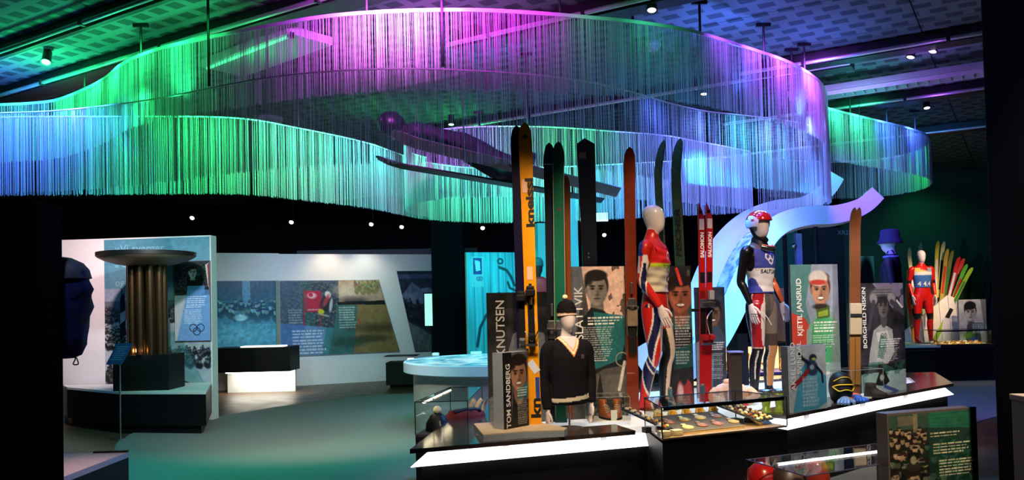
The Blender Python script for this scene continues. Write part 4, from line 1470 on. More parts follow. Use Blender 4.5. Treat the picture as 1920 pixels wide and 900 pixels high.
def rosette(o):
    pts = []
    for j in range(24):
        r = 0.042 * (1 + 0.16 * math.cos(8 * 2 * math.pi * j / 24))
        pts.append((r * math.cos(2 * math.pi * j / 24), r * math.sin(2 * math.pi * j / 24)))
    b = B().prism(pts, 0, 0.008)
    b.xf(Matrix.Rotation(1.2, 4, 'X')).obj('petals', M_GOLD2, o)
    B().lathe([(0, 0.008), (0.022, 0.008), (0.018, 0.014), (0, 0.015)], 14).xf(Matrix.Rotation(1.2, 4, 'X')).obj('centre', M_GOLD, o, 40)


for k in range(5):
    o = cased('rosette', ['leftmost', 'second', 'middle', 'fourth', 'rightmost'][k] + ' scalloped gold rosette standing behind the tray', 'rosette', wc * (0.25 + 0.115 * k), 0.45, 'rosettes behind the tray', rosette, False)
    B().box((0, 0.025, 0.045), (0.04, 0.01, 0.09)).obj('stand', M_DARK, o)
    o.location = o.location + Vector((0, 0, 0.0))
    for ch in o.children:
        if ch.name.split('.')[0] != 'stand':
            ch.location.z += 0.09
# bars of small pins
pinm = [B().lathe([(0, 0), (0.013, 0), (0.014, 0.006), (0.006, 0.012), (0, 0.013)], 8).mesh('pin_head', 40) for _ in range(3)]
for me_, mt2 in zip(pinm, (M_GOLD2, M_CREAM, M_BRZ)):
    me_.materials.append(mt2)
backm = B().box((0, 0, -0.002), (0.012, 0.02, 0.004)).mesh('pin_back')
backm.materials.append(M_DARK)


ORD = ['first', 'second', 'third', 'fourth', 'fifth', 'sixth', 'seventh', 'eighth', 'ninth', 'tenth']


def pinbar(u, v0, v1, lab, plab, n, rise, shear=0.0):
    t = thing('pin_bar', lab, 'pin bar', c0, ac)
    L = math.hypot(v1 - v0, rise)
    mm = Matrix.Translation((u, (v0 + v1) / 2, 0.05 + rise / 2)) @ Matrix.Rotation(shear, 4, 'Z') @ Matrix.Rotation(math.atan2(rise, v1 - v0), 4, 'X')
    B().box((0, 0, 0), (0.085, L, 0.01), M=mm, bev=0.002).obj('bar', M_DARK, t)
    B().box((u, (v0 + v1) / 2, 0.03), (0.05, 0.05, 0.04)).obj('foot', M_DARK, t)
    r = random.Random(u)
    for k in range(n):
        for q in (-1, 1):
            o = thing('pin', ORD[k] + (' left' if q < 0 else ' right') + ' pin from the front on ' + plab, 'pin', (0, 0, 0), 0, 'pins on ' + plab)
            o.matrix_world = MR @ mm @ Matrix.Translation((q * 0.022 + r.uniform(-.004, .004), -L / 2 + (k + 0.5) * L / n, 0.009)) @ Matrix.Rotation(r.random() * 6, 4, 'Z') @ Matrix.Diagonal((r.uniform(.9, 1.3), r.uniform(.9, 1.3), 1.2, 1))
            link('pin_head', pinm[r.randrange(3)], o)
            link('pin_back', backm, o)


pinbar(wc * 0.79, 0.07, 0.45, 'left dark bar of cream pins right of the tray', 'the bar next to the medal tray', 9, 0.10, 0.35)
pinbar(wc * 0.885, 0.09, 0.45, 'right dark bar of cream pins near the tan card', 'the bar next to the tan card', 9, 0.10, 0.35)
pinbar(wc * 0.06, 0.12, 0.46, 'dark bar of silver pins at the left end of the case', 'the left end bar of the case', 8, 0.12, 0.5)
for k, (u, lab) in enumerate(((0.055, 'left white cube card at the front left of the case'), (0.15, 'right white cube card at the front left of the case'))):
    t = thing('price_card', lab, 'card', MR @ Vector((wc * u + 0.0, 0.07, 0.0125)), ac)
    B().box((0, 0, 0.02), (0.075, 0.06, 0.04), bev=0.006).obj('block', mat('ivory_block', rgb(244, 226, 186), 0.5), t)
    B().box((0, -0.032, 0.012), (0.06, 0.004, 0.016)).obj('plate', M_CREAM, t)
t = thing('info_card', 'tan card leaning at the right end of the medal case', 'card', MR @ Vector((wc * 0.93, 0.2, 0.0125)), ac)
mm = Matrix.Rotation(0.35, 4, 'X')
B().box((0, 0, 0.02), (0.13, 0.16, 0.006), M=mm).obj('sheet', mat('tan_card', rgb(206, 170, 112), 0.6), t)
B().box((0, 0.05, 0.017), (0.08, 0.02, 0.034)).obj('rest', M_DARK, t)
# little blue label holders on the glass top
for (u, v, lab) in ((0.36, 0.36, 'left blue label block on the medal case'), (0.66, 0.40, 'right blue label block on the medal case')):
    t = thing('label_block', lab, 'label', MR @ Vector((wc * u, v + 0.1, MZ + 0.003)), ac)
    B().box((0, 0, 0.03), (0.03, 0.02, 0.06), bev=0.002).obj('block', mat('sky_blue_acrylic', rgb(110, 180, 240), 0.3), t)
    B().box((0, 0, 0.0675), (0.024, 0.018, 0.015), bev=0.002).obj('cap', M_WHITE, t)

# ------------------------------------------------------------------ low riser under the yellow ski and the small block
zr = 0.70
rp = [G(842, 806, ZS + 0.002), G(985, 800, ZS), G(1066, 806, ZS), G(1062, 813, ZS), G(985, 815, ZS), G(906, 824, ZS)]
rp = [G(x, y, zr) for x, y in ((888, 794), (985, 787), (1064, 802), (1058, 806), (985, 808), (906, 815))]
t = thing('riser', 'low pale wedge riser under the yellow ski', 'riser', (rp[0].x, rp[0].y, ZS))
lp = [(p.x - rp[0].x, p.y - rp[0].y) for p in rp]
B().prism(lp, 0, zr - ZS - 0.008).obj('sides', mat('riser_grey', rgb(150, 160, 168), 0.5), t)
B().prism(lp, zr - ZS - 0.008, zr - ZS).obj('top', mat('pale_birch', rgb(206, 184, 150), 0.5), t)

# ------------------------------------------------------------------ name panels
def rest_grey(p, seed, lo=(20, 22, 24), hi=(150, 152, 154), sx=4, sy=8):
    n = vnoise(p.nx, p.ny, sx, sy, seed)
    p.c = (np.array(lo) + (np.array(hi) - np.array(lo)) * n[..., None]) / 255


def paint_knutsen(p):
    rest_grey(p, 31, (14, 16, 18), (70, 72, 76))
    p.rect(0, 0, 1, 0.12, (26, 28, 30), 0.7)
    p.ell(0.66, 0.16, 0.12, 0.075, (40, 40, 44), 1, 0.2)
    p.face(0.70, 0.19, 0.085, (120, 118, 118), (20, 20, 22))
    p.poly([(0.3, 0.5), (0.42, 0.32), (0.6, 0.27), (0.95, 0.32), (1, 0.55), (1, 0.7), (0.3, 0.7)], (120, 124, 136), 0.9)
    p.poly([(0.55, 0.52), (1, 0.44), (1, 0.85), (0.5, 0.85)], (40, 118, 124), 0.75)
    p.lines(0.55, 0.53, 0.8, 4, 0.022, (230, 236, 236), 0.9)
    p.lines(0.8, 0.62, 0.98, 14, 0.016, (210, 220, 220), 0.6)
    p.poly([(0, 0.8), (0.4, 0.7), (1, 0.86), (1, 1), (0, 1)], (104, 108, 112), 0.8)
    p.noise(20, 40, 0.18, 32)


t, w, h = board('name_board', 'tall dark name panel behind the yellow ski, skier in a cap', 'display board', (918, 6.75), (1030, 6.9), 549, 0.62, 0.018, (110, 250), paint_knutsen)
M_INKG = mat('pale_grey_lettering', rgb(214, 216, 218), 0.5)
text('TORMOD KNUTSEN', 0.105, M_INKG, PRT(t), VER(0.145, h - 1.02), bold=0.001, label='pale upright lettering')


def paint_sandberg(p):
    rest_grey(p, 33, (60, 62, 64), (110, 110, 112))
    p.poly([(0, 0), (0.36, 0), (0.30, 1), (0, 1)], (16, 16, 18), 1)
    p.poly([(0.3, 0.85), (0.4, 0.5), (0.7, 0.45), (1, 0.6), (1, 1), (0.3, 1)], (18, 18, 20), 1)
    p.face(0.62, 0.27, 0.20, (176, 128, 102), (30, 20, 18), smile=True)
    p.poly([(0.56, 0.46), (1, 0.38), (1, 0.56), (0.56, 0.6)], (40, 120, 130), 0.7)
    p.lines(0.56, 0.44, 0.98, 4, 0.03, (230, 240, 240), 0.9)
    p.lines(0.56, 0.58, 0.98, 16, 0.02, (210, 210, 210), 0.7)
    p.noise(12, 20, 0.1, 34)


M_SIDE = mat('steel_grey_side', rgb(150, 158, 164), 0.4)
t, w, h = board('name_block', 'small name block with a smiling dark-haired man before the yellow ski', 'display board', (945, 5.95), (992, 6.15), 662, zr + 0.001 - 0.045, 0.10, (90, 190), paint_sandberg, M_SIDE)
text('TOM SANDBERG', 0.062, M_INK, PRT(t), VER(0.072, 0.05), bold=0.0012, label='white upright lettering', sx=1.0)


def paint_slattvik(p):
    rest_grey(p, 35, (30, 30, 32), (120, 118, 116))
    p.poly([(0, 0), (0.28, 0), (0.32, 0.1), (0.16, 0.42), (0, 0.5)], (96, 104, 118), 1)
    p.poly([(0.27, 0), (1, 0), (1, 0.34), (0.4, 0.36)], (216, 184, 172), 1)
    p.mix((vnoise(p.nx, p.ny, 7, 14, 36) > 0.58) * (p.y < 0.35) * (p.x > 0.62), (70, 58, 56), 0.8)
    p.face(0.52, 0.15, 0.105, (136, 130, 128), (30, 28, 28))
    p.poly([(0.1, 0.62), (0.2, 0.38), (0.42, 0.27), (0.62, 0.29), (0.95, 0.42), (1, 0.66), (1, 0.72), (0.1, 0.72)], (26, 32, 36), 1)
    p.poly([(0.46, 0.3), (0.98, 0.33), (0.98, 0.5), (0.9, 0.62), (0.46, 0.68)], (34, 108, 116), 0.85)
    p.poly([(0.28, 0.42), (0.46, 0.36), (0.62, 0.62), (0.26, 0.64)], (18, 22, 26), 0.7)
    p.lines(0.36, 0.335, 0.94, 3, 0.02, (235, 238, 238), 0.95)
    p.lines(0.28, 0.40, 0.80, 15, 0.0145, (215, 220, 220), 0.7, slant=-0.2)
    p.ell(0.36, 0.625, 0.02, 0.009, (220, 120, 40), 1, 0.3)
    p.lines(0.4, 0.62, 0.72, 1, 0.014, (235, 238, 238), 0.9)
    p.poly([(0.35, 0.74), (0.6, 0.68), (1, 0.66), (1, 1), (0.35, 1)], (96, 92, 90), 0.7)
    p.poly([(0.46, 0.88), (0.54, 0.70), (0.6, 0.88)], (20, 22, 22), 0.9)
    p.crowd(0.36, 0.86, 1, 1.0, 46, 0.014, 0.022, (24, 24, 24), (110, 106, 104), 37)
    p.stroke([(0.86, 0.82), (0.96, 0.64)], 0.014, (200, 196, 190))
    p.ring(0.92, 0.62, 0.045, 0.004, (150, 150, 150))
    p.noise(24, 50, 0.14, 38)


t, w, h = board('name_board', 'tall name panel with the dark-haired man behind the sweater bust', 'display board', (1066, 6.95), (1178, 7.1), 500, 0.62, 0.02, (120, 280), paint_slattvik)
text('SIMON SLÅTTVIK', 0.105, M_INKG, PRT(t), VER(0.15, h - 0.98), bold=0.001, label='pale upright lettering')


def paint_redhat(p):
    rest_grey(p, 41, (16, 16, 18), (50, 48, 50))
    p.poly([(0.1, 0.45), (0.3, 0.24), (1, 0.2), (1, 0.45)], (50, 104, 100), 0.8)
    p.face(0.55, 0.21, 0.12, (180, 104, 80), (40, 22, 18), smile=True)
    p.poly([(0.28, 0.14), (0.36, 0.03), (0.62, 0.03), (0.86, 0.14)], (28, 26, 34), 1)
    p.stroke([(0.42, 0.02), (0.6, 0.13)], 0.014, (220, 60, 50))
    p.rect(0.84, 0.03, 0.95, 0.07, (90, 90, 92), 0.7)
    p.lines(0.3, 0.36, 0.95, 12, 0.02, (220, 226, 224), 0.8)
    p.poly([(0.2, 0.6), (1, 0.55), (1, 0.72), (0.2, 0.74)], (30, 90, 90), 0.7)
    p.lines(0.3, 0.61, 0.9, 5, 0.02, (210, 220, 220), 0.7)
    p.poly([(0.2, 1), (0.35, 0.84), (0.6, 0.78), (0.9, 0.84), (1, 1)], (160, 46, 48), 0.9)
    p.ell(0.6, 0.8, 0.14, 0.05, (30, 30, 36), 1, 0.2)
    p.ell(0.45, 0.9, 0.12, 0.06, (200, 200, 206), 0.8, 0.3)
    p.noise(10, 30, 0.2, 42)


t, w, h = board('name_board', 'narrow dark name panel with a man in a red-striped hat beside the red racing suit', 'display board', (1256, 7.68), (1302, 7.7), 499, 0.62, 0.02, (80, 250), paint_redhat)
def paint_woman(p):
    rest_grey(p, 43, (26, 30, 36), (60, 66, 76))
    p.face(0.58, 0.24, 0.105, (118, 92, 78), (22, 20, 20), smile=True)
    p.poly([(0.3, 0.52), (0.45, 0.36), (0.8, 0.36), (1, 0.46), (1, 0.56)], (54, 66, 82), 1)
    p.poly([(0.0, 0.5), (0.3, 0.46), (0.22, 1), (0, 1)], (150, 156, 158), 0.8)
    p.poly([(0.2, 0.7), (0.6, 0.6), (0.5, 1), (0.15, 1)], (48, 110, 118), 0.8)
    p.lines(0.5, 0.5, 0.95, 4, 0.02, (225, 230, 230), 0.9)
    p.lines(0.5, 0.6, 0.9, 14, 0.017, (200, 206, 206), 0.6)
    p.noise(10, 30, 0.15, 44)


t, w, h = board('name_board', 'dark name panel with a long-haired woman behind the red racing skis', 'display board', (1308, 8.3), (1364, 8.35), 539, 0.62, 0.02, (80, 200), paint_woman)


def paint_jansrud(p):
    rest_grey(p, 45, (120, 130, 150), (150, 160, 180))
    p.poly([(0, 0), (0.45, 0), (0.3, 0.3), (0.5, 0.6), (0, 0.72)], (62, 118, 116), 0.8)
    p.poly([(0, 0.36), (0.28, 0.4), (0.45, 0.52), (0.32, 0.9), (0, 0.96)], (186, 60, 46), 0.95)
    p.poly([(0.3, 0.5), (0.5, 0.36), (0.85, 0.36), (1, 0.46), (1, 1), (0.3, 1)], (120, 150, 140), 1)
    p.poly([(0.42, 0.46), (0.6, 0.36), (0.86, 0.42), (0.8, 0.8), (0.36, 0.8)], (46, 150, 84), 0.75)
    p.face(0.62, 0.19, 0.11, (188, 138, 112), (70, 44, 34), smile=True)
    p.ell(0.58, 0.105, 0.2, 0.06, (196, 190, 186), 1, 0.12)
    p.ell(0.58, 0.135, 0.18, 0.02, (170, 50, 44), 0.95, 0.25)
    p.ell(0.62, 0.318, 0.17, 0.022, (36, 32, 30), 0.9, 0.25)
    p.poly([(0.52, 0.34), (0.80, 0.32), (0.8, 0.40), (0.54, 0.41)], (60, 90, 40), 0.95)
    p.poly([(0.55, 0.36), (0.77, 0.34), (0.77, 0.385), (0.56, 0.395)], (140, 160, 60), 0.9)
    p.lines(0.46, 0.43, 0.96, 4, 0.022, (240, 240, 240), 0.95)
    p.lines(0.44, 0.53, 0.92, 6, 0.017, (225, 230, 228), 0.75)
    p.poly([(0.0, 0.74), (1, 0.74), (1, 1), (0, 1)], (160, 176, 192), 0.6)
    p.noise(14, 30, 0.08, 46)


t, w, h = board('name_board', 'tall name panel with a laughing man in a white knit hat', 'display board', (1489, 8.0), (1578, 8.15), 496, 0.62, 0.03, (110, 260), paint_jansrud)
text('KJETIL JANSRUD', 0.078, M_INK, PRT(t), VER(0.115, h - 0.70), bold=0.0012, label='white upright lettering')
text('SOCHI 2014', 0.042, mat('navy_print', rgb(30, 40, 80), 0.5), PRT(t), HOR(0.22, h - 0.80))
text('27', 0.11, mat('navy_print', rgb(30, 40, 80), 0.5), PRT(t), HOR(0.27, h - 0.92), bold=0.004)
text('it came to sports and athletes', 0.032, M_INK, PRT(t), HOR(0.05, h - 0.985), sx=0.93)
text("Norway's winter paradise", 0.042, M_INK, PRT(t), HOR(0.045, h - 1.085), bold=0.0008, sx=0.88)


def paint_svindal(p):
    rest_grey(p, 47, (150, 160, 168), (190, 196, 200))
    p.poly([(0.3, 0.4), (0.5, 0.2), (1, 0.5), (1, 0.9), (0.7, 1), (0.1, 1)], (56, 150, 182), 0.85)
    p.ell(0.65, 0.2, 0.1, 0.06, (36, 40, 60), 1, 0.15)
    p.ell(0.67, 0.22, 0.06, 0.025, (190, 200, 90), 0.9, 0.3)
    p.ell(0.62, 0.35, 0.16, 0.12, (44, 60, 90), 1, 0.15, 0.4)
    p.stroke([(0.55, 0.28), (0.38, 0.2), (0.3, 0.12)], 0.035, (30, 34, 46))
    p.stroke([(0.74, 0.34), (0.88, 0.44), (0.9, 0.58)], 0.03, (30, 34, 46))
    p.stroke([(0.5, 0.4), (0.32, 0.52), (0.1, 0.62)], 0.05, (150, 40, 44))
    p.ell(0.62, 0.34, 0.06, 0.04, (170, 180, 200), 0.9, 0.3)
    p.stroke([(0.44, 0.25), (0.42, 0.98)], 0.006, (40, 40, 50))
    p.lines(0.36, 0.48, 0.8, 26, 0.018, (235, 240, 244), 0.75)
    p.noise(14, 22, 0.08, 48)


M_BLKSIDE = mat('graphite_side', rgb(66, 66, 70), 0.4)
t, w, h = board('name_block', 'name block with a racing skier at the right front of the island', 'display board', (1480, 6.85), (1551, 7.1), 650, ZS, 0.07, (100, 150), paint_svindal, M_BLKSIDE)
text('AKSEL LUND', 0.078, M_INK, PRT(t), VER(0.085, 0.18), bold=0.0012, label='pale upright lettering', sx=0.9)
text('SVINDAL', 0.078, M_INK, PRT(t), VER(0.165, 0.31), bold=0.0012, label='pale upright lettering', sx=0.9)


def paint_niskin(p):
    rest_grey(p, 49, (20, 20, 26), (74, 72, 84))
    p.poly([(0.3, 0), (1, 0), (1, 0.22), (0.8, 0.26)], (134, 124, 156), 0.9)
    p.mix((vnoise(p.nx, p.ny, 6, 12, 50) > 0.55) * (p.y < 0.3) * (p.x > 0.7), (40, 38, 46), 0.8)
    p.poly([(0.2, 0.62), (0.3, 0.42), (0.5, 0.36), (0.72, 0.42), (0.75, 0.62), (0.25, 0.95), (0.1, 0.98)], (176, 176, 182), 0.95)
    p.face(0.53, 0.2, 0.105, (108, 104, 110), (24, 22, 26))
    p.ell(0.52, 0.1, 0.26, 0.065, (120, 116, 126), 1, 0.15)
    for k in range(4):
        p.rect(0.3, 0.055 + 0.024 * k, 0.74, 0.064 + 0.024 * k, (50, 48, 56), 0.6)
    p.ell(0.53, 0.145, 0.2, 0.03, (40, 40, 48), 0.9, 0.2)
    for q in (0.32, 0.72):
        p.ell(q, 0.14, 0.09, 0.045, (150, 144, 150), 1, 0.2, 0.4)
        p.stroke([(q, 0.17), (q + (0.26 if q > 0.5 else -0.12), 0.27 if q > 0.5 else 0.4)], 0.03, (70, 68, 78))
    p.stroke([(0.84, 0.16), (0.96, 0.22)], 0.012, (220, 220, 226))
    p.poly([(0.36, 0.44), (0.6, 0.42), (0.66, 0.5), (0.38, 0.52)], (214, 214, 218), 0.9)
    p.ring(0.49, 0.465, 0.014, 0.005, (80, 80, 90))
    p.ring(0.56, 0.465, 0.014, 0.005, (80, 80, 90))
    p.poly([(0.45, 0.46), (0.62, 0.5), (0.5, 0.68), (0.36, 0.66)], (30, 90, 70), 0.7)
    p.lines(0.45, 0.50, 0.92, 4, 0.02, (230, 230, 236), 0.95, slant=-0.3)
    p.lines(0.38, 0.585, 0.86, 8, 0.0155, (214, 214, 220), 0.75, slant=-0.3)
    p.rect(0, 0.72, 1, 0.82, (20, 22, 24), 0.7)
    p.poly([(0, 0.8), (1, 0.78), (1, 1), (0, 1)], (156, 180, 182), 0.95)
    p.mix((vnoise(p.nx, p.ny, 8, 20, 51) > 0.5) * (p.y > 0.70) * (p.y < 0.82), (46, 104, 92), 0.6)
    p.ell(0.42, 0.76, 0.06, 0.035, (30, 34, 40), 1, 0.2)
    p.poly([(0.3, 0.9), (0.4, 0.78), (0.52, 0.78), (0.62, 0.88), (0.5, 0.92)], (26, 28, 32), 1)
    p.ell(0.45, 0.84, 0.05, 0.03, (190, 200, 200), 0.9, 0.3)
    p.stroke([(0.5, 0.92), (0.8, 0.98)], 0.02, (60, 80, 140))
    p.noise(14, 30, 0.12, 52)


t, w, h = board('name_board', 'tall dark name panel with a skier lifting her goggles, right end of the island', 'display board', (1616, 8.0), (1700, 8.35), 531, 0.62, 0.02, (110, 260), paint_niskin)
text('BORGHILD NISKIN', 0.078, M_INK, PRT(t), VER(0.10, h - 0.64), bold=0.0012, label='white upright lettering', sx=0.92)

# ------------------------------------------------------------------ skis
def ski(name, label, base, top, width, material, thick=0.018, tip='round', bend=0.05, face=None, group=None, cat='ski', base_mat=None, waist=0.88, n=26, ref=None, tail_bend=0.0, back=True):
    """a ski from tail point to tip point; face = direction its upper sheet looks.
    returns the thing and a function (s along 0..1, x across, off) -> matrix in local space"""
    base, top = Vector(base), Vector(top)
    ax = (top - base)
    L = ax.length
    ax.normalize()
    fc = Vector(face if face is not None else (0, -1, 0))
    fc = (fc - ax * fc.dot(ax)).normalized()
    sd = ax.cross(fc) * -1.0               # to the right seen from the face
    sd = fc.cross(ax) * -1.0 if False else ax.cross(-fc)
    t = thing(name, label, cat, base, 0, group)

    def section(s):
        if tip == 'round':
            w = width * (waist + (1 - waist) * (2 * s - 1) ** 2)
            if s > 0.93:
                q = (s - 0.93) / 0.07
                w *= math.sqrt(max(0.0, 1 - q ** 2.2)) * 0.97 + 0.03
        elif tip == 'point':
            w = width * (waist + (1 - waist) * (2 * s - 1) ** 2)
            if s > 0.90:
                q = (s - 0.90) / 0.10
                w *= max(0.06, 1 - q ** 1.6)
        else:
            w = width * (waist + (1 - waist) * (2 * s - 1) ** 2)
        b = bend * max(0.0, (s - 0.86) / 0.14) ** 2 + tail_bend * max(0.0, (0.1 - s) / 0.1) ** 2
        th = thick * (0.55 + 0.45 * (1 - abs(2 * s - 1) ** 1.5))
        return w, b, th

    ss = list(np.linspace(0, 0.86, n)) + list(np.linspace(0.88, 1.0, 14))
    r1, r2 = [], []
    for s in ss:
        w, b, th = section(s)
        c = ax * (s * L) + fc * b
        r1.append([c - sd * w / 2, c + sd * w / 2, c + sd * w / 2 + fc * th, c - sd * w / 2 + fc * th])
    B().loft(r1).obj('ski_body', material, t, 25)
    if base_mat:
        for s in ss:
            w, b, th = section(s)
            c = ax * (s * L) + fc * (b - 0.0015)
            r2.append([c - sd * w * 0.49, c + sd * w * 0.49, c + sd * w * 0.49 + fc * 0.001, c - sd * w * 0.49 + fc * 0.001])
        B().loft(r2).obj('sole', base_mat, t, 25)

    def place(s, x=0.0, off=0.0, up=True):
        w, b, th = section(s)
        mm = Matrix((sd, fc, ax)).transposed().to_4x4()    # local x across, y out of the face, z along
        mm.translation = ax * (s * L) + fc * (b + th + off) + sd * x
        return mm

    return t, place, L


def sticker(t, mm, w, h, material, name='sticker'):
    B().box((0, 0.0008, 0), (w, 0.0012, h), M=mm).obj(name, material, t)


def binding_modern(t, place, s, mm_toe, c2=None, gap=0.32, L=2.0):
    a = place(s + gap / 2 / L)
    b = place(s - gap / 2 / L)
    t = B().box((0, 0.006, 0), (0.05, 0.012, gap * 0.7), M=place(s)).obj('binding', M_BLACK, t)
    o = B().box((0, 0.022, 0), (0.06, 0.044, 0.085), M=a, bev=0.012).box((0, 0.05, -0.01), (0.075, 0.03, 0.05), M=a, bev=0.01).obj('toe_piece', mm_toe, t)
    o = B().box((0, 0.02, 0), (0.055, 0.04, 0.10), M=b, bev=0.01).box((0, 0.055, 0.02), (0.05, 0.05, 0.045), M=b, bev=0.012).obj('heel_piece', c2 or mm_toe, t)
    B().box((0, 0.06, 0), (0.085, 0.012, 0.02), M=b @ Matrix.Translation((0, 0, -0.04))).obj('brake', M_STEEL, t)


def binding_cable(t, place, s, L, leather=(120, 92, 66)):
    a = place(s)
    w = 0.035
    t = B().box((0, 0.012, 0), (0.066, 0.024, 0.15), M=a, bev=0.006).obj('binding', M_STEEL, t)
    M_ = mat('worn_leather_%d' % leather[0], rgb(*leather), 0.6, var=0.3)
    B().tube([a @ Vector(p) for p in cr([(-0.036, 0.0, -0.02), (-0.032, 0.05, 0.0), (0, 0.065, 0.0), (0.032, 0.05, 0.0), (0.036, 0.0, -0.02)], 4)], [(0.004, 0.022)] * 17, 8).obj('strap', M_, t, 50)
    B().tube([a @ Vector(p) for p in cr([(-0.036, 0.012, 0.05), (-0.042, 0.016, -0.12), (-0.036, 0.02, -0.24), (0, 0.024, -0.285), (0.036, 0.02, -0.24), (0.042, 0.016, -0.12), (0.036, 0.012, 0.05)], 5)], 0.005, 6).obj('cable', M_STEEL, t, 50)
    B().box((0, 0.02, 0.16), (0.018, 0.02, 0.1), M=a, bev=0.004).obj('lever', M_STEEL, t)


M_YEL = mat('yellow_ski_lacquer', rgb(236, 158, 22), 0.3, coat=0.3)
M_NAVYSKI = mat('navy_ski_lacquer', rgb(22, 20, 56), 0.3, coat=0.3)
M_STK = mat('pale_pink_sticker', rgb(236, 190, 170), 0.5)
# yellow pair
zb = zr
p_b, p_t = at(1003, 6.2, zb), W(984, 232, 6.2)
wdt = 0.105
t, place, L = ski('alpine_ski', 'tall yellow racing ski with black lettering, front of the pair', p_b, p_t, wdt, M_YEL, face=(-0.05, -1, 0.0), group='yellow and navy ski pair', base_mat=M_BLACK)


def along(place, s, off=0.001, x=0.0, down=False):
    "text frame running along the ski towards its tip, facing out"
    q = place(s, -x, off)
    X, Yf, Z = q.col[0].xyz, q.col[1].xyz, q.col[2].xyz
    return frame(q.translation, Z, X)


text('kneissl', 0.082, M_INKB, t, along(place, 0.652, 0.0015, 0.045), bold=0.0035, sx=1.72, label='black bold lettering')
text('kneissl', 0.10, M_INKB, t, along(place, 0.02, 0.0015, 0.046), bold=0.004, sx=1.6, label='black bold lettering, lower')
for s_ in (0.955, 0.415):
    g = B()
    q = place(s_, 0, 0.001)
    pts = []
    for j in range(10):
        rr = 0.034 if j % 2 == 0 else 0.012
        pts.append((rr * math.sin(math.pi * j / 5), rr * math.cos(math.pi * j / 5)))
    g.prism(pts, 0, 0.0012)
    g.xf(q @ Matrix.Rotation(-math.pi / 2, 4, 'X')).obj('star', M_INKB, t)
sticker(t, place(0.79, 0.018, 0.001), 0.035, 0.10, M_STK)
sticker(t, place(0.50, 0.0, 0.001), 0.042, 0.10, M_STK)
sticker(t, place(0.345, 0.0, 0.001), 0.06, 0.055, M_STK)
sticker(t, place(0.19, -0.005, 0.001) @ Matrix.Rotation(0.6, 4, 'Y'), 0.055, 0.10, mat('white_blue_sticker', rgb(210, 216, 226), 0.5))
sticker(t, place(0.12, -0.03, 0.001), 0.03, 0.16, mat('blue_sticker', rgb(40, 70, 150), 0.5))
binding_modern(t, place, 0.36, M_BLACK, M_BLACK, 0.36, L)
B().tube([place(0.395) @ Vector((0, 0.03, 0)), place(0.465) @ Vector((0, 0.03, 0))], 0.012, 8).obj('lever', M_STEEL, t)
B().tube(cr([place(0.3) @ Vector((-0.05, 0.03, 0.02)), place(0.275) @ Vector((0, 0.05, 0)), place(0.3) @ Vector((0.05, 0.03, 0.02))], 8), 0.005, 6).obj('cable', M_STEEL, t)
p_b, p_t = at(985, 6.24, ZS), W(969, 238, 6.24)
t, place, L = ski('alpine_ski', 'dark navy ski half hidden behind the yellow ski', p_b, p_t, 0.1, M_NAVYSKI, face=(-0.05, -1, 0), group='yellow and navy ski pair')
binding_modern(t, place, 0.36, M_BLACK, M_STEEL, 0.36, L)

# green and black pair
M_GRNSKI = mat('deep_green_ski_lacquer', rgb(18, 96, 74), 0.3, coat=0.3)
M_BLKSKI = mat('blue_black_ski_lacquer', rgb(20, 26, 36), 0.3, coat=0.3)
p_b, p_t = at(1052, 6.6, ZS), W(1046, 268, 6.6)
t, place, L = ski('alpine_ski', 'deep green ski with pale edges beside the yellow ski', p_b, p_t, 0.1, M_GRNSKI, face=(0.0, -1, 0), group='green and black ski pair', base_mat=mat('pale_edge', rgb(170, 180, 150), 0.4))
binding_cable(t, place, 0.33, L, (120, 104, 80))
for s_ in (-1, 1):
    B().tube([place(k, s_ * 0.043, -0.001).translation for k in np.linspace(0.02, 0.93, 12)], 0.0025, 6).obj('edge_line', mat('pale_edge', rgb(170, 180, 150), 0.4), t)
B().lathe([(0, 0), (0.012, 0), (0.012, 0.002), (0, 0.002)], 14).xf(place(0.76, -0.005, 0) @ Matrix.Rotation(-math.pi / 2, 4, 'X')).obj('badge', mat('dark_red_badge', rgb(120, 40, 30), 0.4), t)
B().tube(cr([place(0.30) @ Vector((-0.04, 0.01, 0.02)), place(0.26) @ Vector((-0.09, 0.06, 0)), place(0.225) @ Vector((-0.07, 0.05, 0)), place(0.25) @ Vector((-0.03, 0.03, 0))], 6), 0.004, 6).obj('cable', M_STEEL, t)
p_b, p_t = at(1038, 6.65, ZS), W(1029, 270, 6.65)
t, place, L = ski('alpine_ski', 'blue-black ski with a thin white band left of the green ski', p_b, p_t, 0.095, M_BLKSKI, face=(0, -1, 0), group='green and black ski pair')
B().box((0, 0.0005, 0), (0.088, 0.0015, 0.006), M=place(0.925, 0, 0.0)).obj('white_band', M_INK, t)
binding_cable(t, place, 0.33, L, (60, 60, 64))
p_b, p_t = at(1066, 6.82, ZS), W(1060, 330, 6.82)
M_RUST = mat('rust_brown_lacquer', rgb(128, 66, 30), 0.35, scale=6, var=0.35)
t, place, L = ski('alpine_ski', 'narrow rust-brown ski peeking out right of the green ski', p_b, p_t, 0.08, M_RUST, face=(0, -1, 0))
binding_cable(t, place, 0.33, L, (90, 70, 50))

